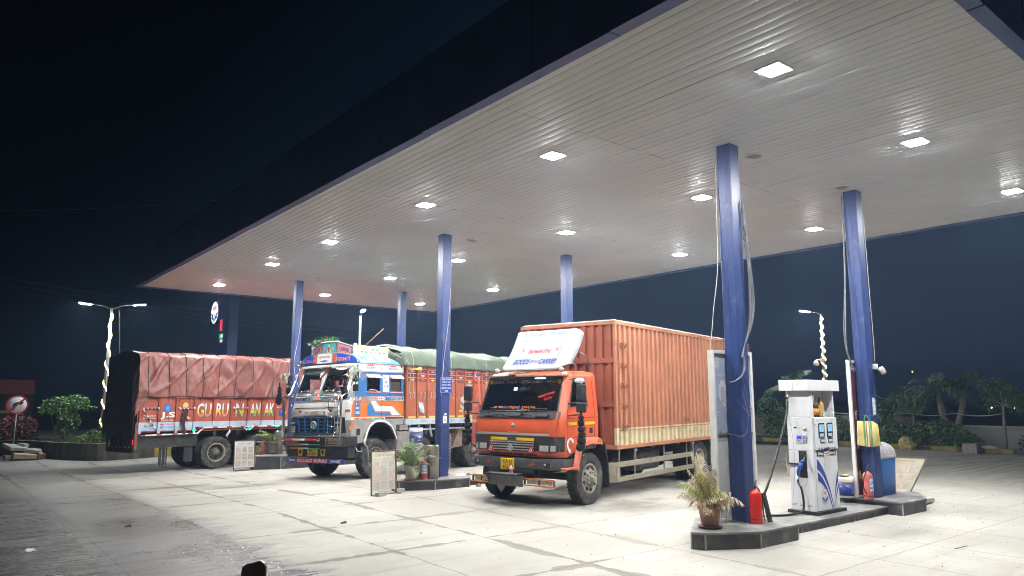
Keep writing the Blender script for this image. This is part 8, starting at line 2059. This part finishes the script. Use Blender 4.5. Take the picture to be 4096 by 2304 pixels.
shrub("red_shrub", (2.9, 37.7, .1), 'bushy dark red shrub at the corner of the planted bed', 'shrub', [(-.1, 0, .55, .6, .5, .5), (.45, -.1, .55, .45, .45, .5), (-.6, 0, .45, .45, .45, .45), (.05, .1, .95, .32, .3, .28), (-.35, -.2, .2, .5, .3, .25), (.6, -.2, .2, .35, .3, .25)], 2100, .085, redl, 3)
gln = [M("ficus_leaf", (.09, .21, .045), .45, var=.4, vscale=30), M("ficus_leaf_pale", (.17, .32, .08), .45, var=.35), M("ficus_leaf_dark", (.03, .08, .02), .5)]
shrub("small_tree", (4.55, 36.6, .1), 'small bright green tree leaning in the planted bed', 'tree', [(-.15, 0, 1.55, .65, .5, .36), (.45, 0, 1.65, .5, .45, .33), (-.55, 0, 1.35, .35, .35, .22), (.15, 0, 1.05, .40, .35, .35), (.42, 0, .85, .26, .25, .38), (-.05, 0, .65, .22, .22, .22), (.95, 0, 1.40, .34, .18, .10), (.15, 0, .38, .25, .22, .18)], 1900, .085, gln, 8, 6, trunk=[([(0, 0, 0), (.08, 0, .5), (.1, 0, 1.0), (0, 0, 1.5)], [.045, .038, .03, .012]), ([(.09, 0, .8), (.5, 0, 1.3), (.9, 0, 1.42)], [.02, .014, .006])])
ygl = [M("duranta_leaf", (.20, .30, .035), .5, var=.35, vscale=30), M("duranta_leaf_dark", (.09, .16, .025), .5, var=.35)]
shrub("yellow_green_shrub", (5.05, 33.2, .12), 'low yellow-green shrub on the bend of the planted bed', 'shrub', [(0, 0, .18, .45, .35, .22), (.2, .05, .38, .28, .25, .18), (-.3, -.05, .10, .3, .25, .15)], 1100, .055, ygl, 4)
shrub("dark_shrub", (5.75, 34.5, .12), 'dark shrub at the foot of the planter street lamp', 'shrub', [(0, 0, .3, .35, .3, .32), (.1, 0, .7, .28, .25, .28), (.3, .1, .4, .3, .3, .3)], 900, .07, [gln[2], M("laurel_leaf", (.02, .05, .02), .35)], 6)
# round no-right-turn sign
t = thing("traffic_sign", (2.83, 36.0, -.44), 'round no right turn sign behind the red shrub', 'traffic sign', rz=-.10)
a = MB(post_m); a.tube([(0, .03, 0), (0, .03, 2.4)], .03, 8); a.build("post", t); rs = .395; zc = 2.10
def sd_(pts, off): return [(p[0], -off, zc + p[1]) for p in pts]
a = MB(white_vinyl); a.lathe([(0, 0), (rs, 0), (rs, .008), (0, .008)], (0, 0, zc), (0, -1, 0), 40); sg_ = a.build("disc", t)
a = MB(M("sign_red", (.42, .012, .03), .4)); N4 = 40
a.add([(r * math.cos(2 * PI * k / N4), -.012, zc + r * math.sin(2 * PI * k / N4)) for r in (rs, rs * .84) for k in range(N4)], [(k, (k + 1) % N4, N4 + (k + 1) % N4, N4 + k) for k in range(N4)]); a.build("red_ring", sg_)
a = MB(black_ink); ar = [(-.16, -.22), (-.085, -.22), (-.085, -.05), (-.06, .0), (-.0, .03), (.08, .03), (.08, -.04), (.23, .075), (.08, .17), (.08, .105), (-.02, .105), (-.11, .06), (-.155, -.02)]; a.decal(ar, (0, -.014, zc), SU, SV); a.build("arrow", sg_)
a = MB(_mats["sign_red"]); a.decal([(-.27, -.22), (-.22, -.27), (.27, .22), (.22, .27)], (0, -.017, zc), SU, SV); a.build("red_bar", sg_)
# rubble
lr = random.Random(4); cm = [M("rubble_grey", (.34, .32, .27), .9, var=.2, bump=.3), M("rubble_buff", (.42, .36, .24), .9, var=.2, bump=.3), M("rubble_pink", (.36, .21, .17), .9, var=.2)]
for k, (x, y, z, sx, sy, sz, rx, rz, m, lab) in enumerate(((2.75, 34.2, .04, .42, .25, .07, .35, .7, 0, 'long grey slab leaning on the heap of broken concrete'), (3.05, 34.0, -.28, .38, .26, .09, .12, .2, 1, 'buff slab lying at the front of the broken concrete heap'), (3.35, 34.3, -.12, .30, .2, .08, .1, -.4, 0, 'grey block on the right of the broken concrete heap'), (3.55, 34.15, -.30, .2, .18, .13, .3, .9, 2, 'pinkish lump at the right end of the broken concrete heap'), (3.05, 34.5, .10, .2, .16, .07, .2, 1.1, 0, 'small grey block on top of the broken concrete heap'), (2.55, 34.0, -.34, .16, .14, .09, .2, .3, 0, 'small grey lump at the left foot of the concrete heap'))):
    a = MB(cm[m]); b = [Vector((qx * sx * lr.uniform(.8, 1.05), qy * sy * lr.uniform(.75, 1.05), qz * sz * lr.uniform(.8, 1.1))) for qz in (-1, 1) for qx, qy in ((-1, -1), (1, -1), (1, 1), (-1, 1))]; a.hexa(b[:4], b[4:]); o = a.build("concrete_rubble", bevel=.015); o.location = (x, y, z); o.rotation_euler = (rx, .1, rz); tag(o, lab, 'rubble', 'broken concrete by the planter')
# yellow and black kerb behind the maroon lorry
t = thing("striped_kerb", (6.6, 32.6, -.44), 'kerb painted in yellow and black blocks under the maroon lorry', 'kerb')
for k in range(11):
    a = MB(M("kerb_yellow", (.42, .34, .05), .7, var=.2, vscale=5, dirt=((.2, .18, .1), .4, 4)) if k % 2 else M("kerb_black", (.06, .06, .06), .8, var=.3)); a.box(k * .75, k * .75 + .745, -.1, .1, 0, .36); a.build("kerb_block", t, bevel=.015)
# unlit lorry waiting in the dark at the far left
t = thing("waiting_lorry", (-3.0, 50.0, -.44), 'unlit dark red lorry parked in the dark behind the traffic sign', 'lorry'); a = MB(M("dim_red", (.22, .02, .015), .6, var=.2)); a.box(0, 7.7, 0, 2.4, 2.55, 3.4); b_1 = a.build("container", t, bevel=.03); a = MB(M("dim_black", (.02, .02, .02), .8)); a.box(0, 7.7, .3, 2.1, 1.0, 2.55); a.box(-2.0, -.1, .1, 2.3, .9, 3.0); a.build("chassis", t); a = MB(M("dim_yellow", (.35, .28, .06), .6)); a.box(0, 7.0, .27, .29, 1.5, 1.66); a.build("side_stripe", b_1)
for x in (1.0, 6.0): 
    a = MB(tyre_m); a.lathe([(0, 0), (.5, 0), (.5, .3), (0, .3)], (x, 0, .5), (0, 1, 0), 24); a.build("wheel", t)
# overhead wires
def wire(p, q, sag, label, r=.018):
    p, q = Vector(p), Vector(q); a = MB(M("wire", (.17, .18, .19), .6)); a.tube([p.lerp(q, k / 24) - Vector((0, 0, sag * 4 * (k / 24) * (1 - k / 24))) for k in range(25)], r, 4); tag(a.build("overhead_wire"), label, 'wire', 'overhead wires')
wire((-6, 50, 11.6), (26, 50, 19.5), 1.3, 'upper overhead wire crossing the black sky on the left')
for k, dz in enumerate((0, .35, .7)): wire((-8, 50, 10.0 - dz), (40, 50.5, 6.6 - dz), .7, '%s of the three overhead wires behind the canopy' % ('top', 'middle', 'bottom')[k], .014)

# ------------------------------------------------------------------ far right side of the yard
hed = [M("hedge_leaf", (.08, .15, .055), .5, var=.4, vscale=20), M("hedge_leaf_pale", (.15, .25, .10), .5, var=.4), M("hedge_leaf_dark", (.04, .08, .035), .5)]
pal = M("far_palm_leaf", (.12, .20, .08), .42, var=.35, vscale=10); pal2 = M("far_palm_leaf_dark", (.07, .13, .06), .45, var=.35, vscale=10)
trk = M("palm_trunk", (.19, .17, .14), .85, var=.3, vscale=14, bump=.5, bscale=30)
def palm(loc, label, trunks, fr, L, seed, leaf=.42, mats=(pal, pal2)):
    t = thing("palm_tree", loc, label, 'palm'); lr = random.Random(seed); a = MB(trk); tops = []
    for (dx, dy, h, r) in trunks: a.tube([(dx * .2, dy * .2, 0), (dx * .45, dy * .45, h * .4), (dx * .8, dy * .8, h * .8), (dx, dy, h)], [r * 1.25, r, r * .95, r * .8], 9); tops.append((dx, dy, h))
    a.build("trunk", t); a = MB(mats[0])
    for tp in tops:
        for k in range(fr):
            an = 2 * PI * k / fr + lr.uniform(-.25, .25); el = lr.choice((.95, .6, .3, .05)) + lr.gauss(0, .1); a.use(mats[0] if lr.random() < .55 else mats[1]); frond(a, (tp[0], tp[1], tp[2] - .05), (math.cos(an) * math.cos(el), math.sin(an) * math.cos(el), math.sin(el)), L * lr.uniform(.8, 1.1), .48 * lr.uniform(.8, 1.3), 26, leaf, .020, lr, vshape=.15, sag=.55)
    a.build("crown", t); return t
palm((31.6, 18.4, 0), 'palm standing behind the hedge left of the fuel pump', [(.0, -.05, 2.6, .11)], 14, 1.55, 51)
palm((32.0, 11.95, 0), 'large dark double-trunked palm beyond the blue bin', [(-.1, .25, 2.3, .14), (.2, -.75, 2.45, .12)], 15, 1.75, 52, mats=(pal2, M("far_palm_leaf_grey", (.17, .21, .15), .4, var=.3)))
def rosette_tree(loc, label, h, tops, seed, lean=(0, 0)):
    """slim trunk with a few leafy rosettes"""
    t = thing("young_tree", loc, label, 'tree'); lr = random.Random(seed); a = MB(trk); a.tube([(0, 0, 0), (lean[0] * .5, lean[1] * .5, h * .5), (lean[0], lean[1], h)], [.075, .055, .045], 8)
    for (x, y, z, r) in tops: a.tube([(lean[0], lean[1], h - .05), ((lean[0] + x) / 2, (lean[1] + y) / 2, (h + z) / 2 - .05), (x, y, z - .1)], [.035, .025, .015], 6)
    a.build("trunk", t); a = MB(hed[1])
    for (x, y, z, r) in tops:
        for k in range(85):
            d = Vector((lr.gauss(0, 1), lr.gauss(0, 1), lr.gauss(.1, .75))).normalized(); L = r * lr.uniform(.7, 1.1); p = Vector((x, y, z)) + d * r * .12; q = p + d * L - Vector((0, 0, L * .25)); w = d.cross(Vector((0, 0, 1))); w = (w.normalized() if w.length > .01 else Vector((1, 0, 0))) * r * .07; m = p.lerp(q, .55) + Vector((0, 0, r * .05)); a.use(lr.choice((hed[0], hed[1], hed[1], hed[2]))); a.add([p, m - w, q, m + w], [(0, 1, 2, 3)])
    a.build("crown", t)
rosette_tree((31.2, 12.93, 0), 'young slim tree with pale green rosettes right of the striped bag', 1.5, [(0, .65, 1.95, .40), (0, .95, 1.7, .42), (.1, .35, 2.25, .40), (0, -.30, 2.15, .38), (-.1, .5, 1.55, .36), (.1, -.05, 1.85, .38), (0, 1.0, 1.35, .36), (0, -.1, 1.55, .3)], 61)
rosette_tree((31.0, 9.72, 0), 'slim tree with a bare pale trunk at the right edge', 1.75, [(0, .0, 2.45, .34), (0, .42, 2.15, .36), (0, -.3, 2.2, .40), (.1, -.75, 2.0, .40), (0, .35, 1.75, .32), (0, -.45, 1.75, .36), (0, -.9, 1.7, .36), (0, -1.2, 2.0, .36), (0, -1.1, 1.5, .3)], 62, (0, -.05))
for nm, loc, lab, bl, n_, sz, sd in (("hedge", (32.0, 18.9, 0), 'dense dark hedge between the near column and the fuel pump', [(0, 0, .6, .6, 1.3, .65), (0, .9, 1.3, .5, .7, .7), (0, -.6, .5, .6, .9, .55), (0, .2, 1.2, .5, .6, .5), (0, -1.3, .45, .5, .6, .45)], 3600, .095, 71),
        ("bush", (31.6, 16.2, 0), 'round bush glimpsed right of the fuel pump', [(0, 0, .5, .5, .6, .6), (0, .3, .9, .4, .4, .4), (0, -.4, .35, .4, .4, .4)], 1200, .09, 72),
        ("bush", (31.3, 13.9, 0), 'leafy bush under the young slim tree', [(0, 0, .55, .5, .7, .55), (0, .3, 1.2, .4, .45, .5), (0, .5, 1.7, .35, .4, .4), (0, -.5, .45, .5, .5, .45)], 1700, .10, 73),
        ("bush", (31.3, 12.3, 0), 'low dark bush at the foot of the double palm', [(0, 0, .45, .5, .8, .5), (0, -.7, .5, .5, .6, .5), (0, .4, .75, .4, .5, .35), (.2, -.3, .85, .4, .5, .3)], 1900, .09, 74),
        ("bush", (30.9, 8.75, 0), 'dark bush at the right edge of the yard', [(0, 0, .35, .45, .5, .42), (0, -.4, .4, .4, .4, .45), (.1, -.2, .7, .3, .3, .25)], 1000, .08, 75),
        ("bush", (31.2, 10.9, 0), 'small bush against the whitish low wall', [(0, .3, .35, .4, .55, .38), (0, -.05, .25, .3, .4, .28)], 800, .085, 76)):
    shrub(nm, loc, lab, 'hedge' if nm == 'hedge' else 'bush', bl, n_, sz, hed, sd, 6)
a = MB(M("whitewashed_wall", (.30, .30, .29), .85, var=.25, vscale=1.5, dirt=((.10, .10, .09), .5, 1.5))); a.box(33.2, 33.4, 2.0, 12.4, 0, .82); a.use(M("wall_coping", (.36, .36, .35), .85)); a.box(33.17, 33.43, 2.0, 12.4, .82, .88); tag(a.build("low_wall"), 'low whitish boundary wall behind the bushes', 'low wall')
a = MB(M("boundary_block", (.16, .155, .13), .9, var=.3, dirt=((.06, .06, .05), .4, 3))); a.box(34.0, 34.2, 14.0, 30.0, 0, 1.15); tag(a.build("boundary_wall"), 'grey boundary wall behind the far hedge', 'wall')
t = thing("yard_kerb", (30.1, 2.0, 0), 'worn yellow and black kerb edging the far bushes', 'kerb')
for k in range(22): a = MB(_mats["kerb_black"] if k % 2 else M("kerb_yellow_worn", (.26, .21, .05), .8, var=.35, dirt=((.08, .08, .06), .6, 3))); a.box(-.08, .08, k * .9, k * .9 + .89, 0, .17); a.build("kerb_block", t, bevel=.012)
a = MB(M("yellow_rock", (.34, .28, .10), .85, var=.45, vscale=6, bump=.5, bscale=8)); lr = random.Random(31)
vs = []; 
for j in range(5):
    for k in range(8): th = 2 * PI * k / 8; r = (.30, .33, .27, .16, .05)[j] * lr.uniform(.8, 1.15); vs.append((r * math.cos(th), r * math.sin(th), (0, .16, .32, .44, .50)[j] + lr.uniform(-.03, .03)))
a.add(vs, [(j * 8 + k, j * 8 + (k + 1) % 8, j * 8 + 8 + (k + 1) % 8, j * 8 + 8 + k) for j in range(4) for k in range(8)] + [tuple(range(32, 40))]); o = a.build("painted_rock"); o.location = (29.6, 12.6, 0); tag(o, 'yellow-painted rock at the kerb by the far bushes', 'rock')
a = MB(M("stone_block", (.24, .22, .19), .9, var=.2)); a.box(-.22, .22, -.24, .24, 0, .36); o = a.build("stone_block", bevel=.03); o.location = (29.3, 10.25, 0); tag(o, 'grey stone block lying before the far kerb', 'stone')
a = MB(M("pale_rubble", (.38, .34, .28), .9, var=.2)); a.ball((0, 0, .08), .3, 10, sx=.8, sy=1.3, sz=.5); o = a.build("sand_heap"); o.location = (31.3, 10.35, 0); tag(o, 'small pale heap at the foot of the whitish wall', 'heap')
a = MB(M("fence_cable", (.42, .43, .45), .6)); P_ = [(31.2, 19.0, 1.42), (31.2, 16.55, 1.36), (31.15, 12.95, 1.36), (32, 11.7, 1.38), (31.0, 9.75, 1.40)]
for p, q in zip(P_, P_[1:]): a.tube([Vector(p).lerp(Vector(q), k / 8) - Vector((0, 0, .10 * 4 * k / 8 * (1 - k / 8))) for k in range(9)], .014, 5)
tag(a.build("slack_cable"), 'pale cable strung between the far trees', 'cable')
for (x, y, z, c_, lab) in ((30.9, 12.70, 3.02, (1, .55, .08), 'amber bulb high in the large double palm'), (30.7, 9.95, 1.62, (1, .75, .3), 'amber bulb low on the slim tree at the right edge'), (30.9, 9.30, 1.62, (.8, .95, 1), 'white bulb among the leaves at the right edge')):
    a = MB(glow("bulb_" + lab.split()[0] + ("_low" if 'low' in lab else ''), c_, 9)); a.ball((0, 0, 0), .022, 8); o = a.build("bulb"); o.location = (x, y, z); tag(o, lab, 'bulb', 'bulbs in the far trees')

# ------------------------------------------------------------------ litter and the scooter at the bottom edge
lr = random.Random(6); a = MB(M("white_bag_film", (.55, .62, .62), .35, var=.25, vscale=40)); a.grid(lambda u, v: (.17 * (u - .5) + .02 * wr(u * 5, v * 5, 1, 1), .10 * (v - .5) * (1 - .55 * abs(math.sin(PI * u * 1.05 + .4)) * .6), .004 + .045 * abs(wr(u * 4, v * 4, 1, 2)) + .03 * math.sin(PI * u) * math.sin(PI * v)), 16, 10); o = a.build("plastic_bag"); o.location = (1.17, 11.34, .004); o.rotation_euler = (0, 0, .5); tag(o, 'crumpled pale plastic bag on the wet lane', 'plastic bag')
for (x, y, lab) in ((5.28, 10.85, 'dark lump lying on the dry concrete before the painted lorry'), (2.55, 12.6, 'small black lump on the wet lane')):
    a = MB(black_ink); a.hexa([(-.05, -.03, 0), (.05, -.025, 0), (.045, .03, 0), (-.04, .03, 0)], [(-.03, -.02, .02), (.045, -.01, .035), (.03, .02, .03), (-.03, .02, .015)]); o = a.build("litter_lump"); o.location = (x, y, 0); tag(o, lab, 'litter')
a = MB(_mats["rubble_grey"]); a.hexa([(-.05, -.05, 0), (.06, -.04, 0), (.05, .05, 0), (-.05, .05, 0)], [(-.03, -.03, .07), (.03, -.03, .08), (.03, .03, .06), (-.03, .03, .05)]); o = a.build("loose_stone", bevel=.01); o.location = (9.78, 13.42, -.01); tag(o, 'small loose stone at the foot of the island by the orange lorry', 'stone')
for (x, y, L, rz, lab) in ((10.9, 4.05, .34, -.05, 'dark drain slot cut in the concrete before the fuel pump'),):
    a = MB(black_ink); a.box(-L / 2, L / 2, -.012, .012, .001, .004); o = a.build("drain_slot"); o.location = (x, y, 0); o.rotation_euler = (0, 0, rz); tag(o, lab, 'drain')
t = thing("scooter", (1.0, 2.44, 0), 'dark scooter whose rear-view mirror pokes up at the bottom edge', 'scooter', rz=R(51))
sb = M("scooter_black", (.012, .012, .014), .18, var=.05, coat=.6)
a = MB(sb); a.prism([(-.55, .25), (.10, .25), (.30, .32), (.36, .85), (.28, .88), (.18, .42), (-.10, .40), (-.18, .70), (-.80, .74), (-.85, .55)], -.14, .14, 'y'); a.build("body", t, bevel=.03)
a = MB(M("scooter_seat", (.02, .02, .02), .6)); a.prism([(-.80, .745), (-.18, .705), (-.16, .75), (-.45, .79), (-.80, .80)], -.13, .13, 'y'); a.build("seat", t, bevel=.02)
for x in (-.62, .50): a = MB(tyre_m); a.lathe([(.13, -.05), (.20, -.05), (.235, 0), (.20, .05), (.13, .05)], (x, 0, .235), (0, 1, 0), 30, close=True); o = a.build("wheel", t); a = MB(dull); a.lathe([(0, -.045), (.14, -.04), (.14, .04), (0, .045)], (x, 0, .235), (0, 1, 0), 20); a.build("rim", o)
a = MB(black_pl); a.tube([(.50, 0, .235), (.34, 0, .98)], .03, 8); a.tube([(.30, -.32, 1.0), (.33, 0, 1.0), (.30, .32, 1.0)], .016, 8); a.build("handlebar", t)
for y in (.22,):
    a = MB(black_pl); a.tube([(.31, y, 1.0), (.30, y, 1.15), (.285, y, 1.25)], .008, 6); o = a.build("mirror_stem", t)
    a = MB(sb); pts = rrect(.046, .055, .03); sh_ = [(p[0] + (.010 if p[1] > 0 else 0) * 0, p[1] * (1.0 if p[0] < 0 else .82)) for p in pts]
    n = len(sh_); lv = [(.0, 1.0), (.012, 1.03), (.026, .86), (.036, .5), (.038, 0.02)]
    a.add([(.28 + d, y + p[0] * k, 1.30 + p[1] * k) for d, k in lv for p in sh_], [(j * n + i, j * n + (i + 1) % n, (j + 1) * n + (i + 1) % n, (j + 1) * n + i) for j in range(4) for i in range(n)]); b = a.build("mirror", t, sharp=50)
    a = MB(chrome); a.add([(.2795, y + p[0] * .94, 1.30 + p[1] * .94) for p in sh_], [tuple(range(n))]); a.build("mirror_glass", b)
# ------------------------------------------------------------------ humid night air lit by the lamps
hz = bpy.data.materials.new("humid_air"); hz.use_nodes = True; t = hz.node_tree; t.nodes.clear()
v = t.nodes.new("ShaderNodeVolumePrincipled"); o = t.nodes.new("ShaderNodeOutputMaterial")
v.inputs['Color'].default_value = (.46, .66, 1.0, 1); v.inputs['Density'].default_value = 0.0014; v.inputs['Anisotropy'].default_value = 0.35
t.links.new(v.outputs[0], o.inputs['Volume'])
a = MB(hz); a.box(-410, 910, -410, 910, -1.6, 21.5)
tag(a.build("haze"), kind='stuff')
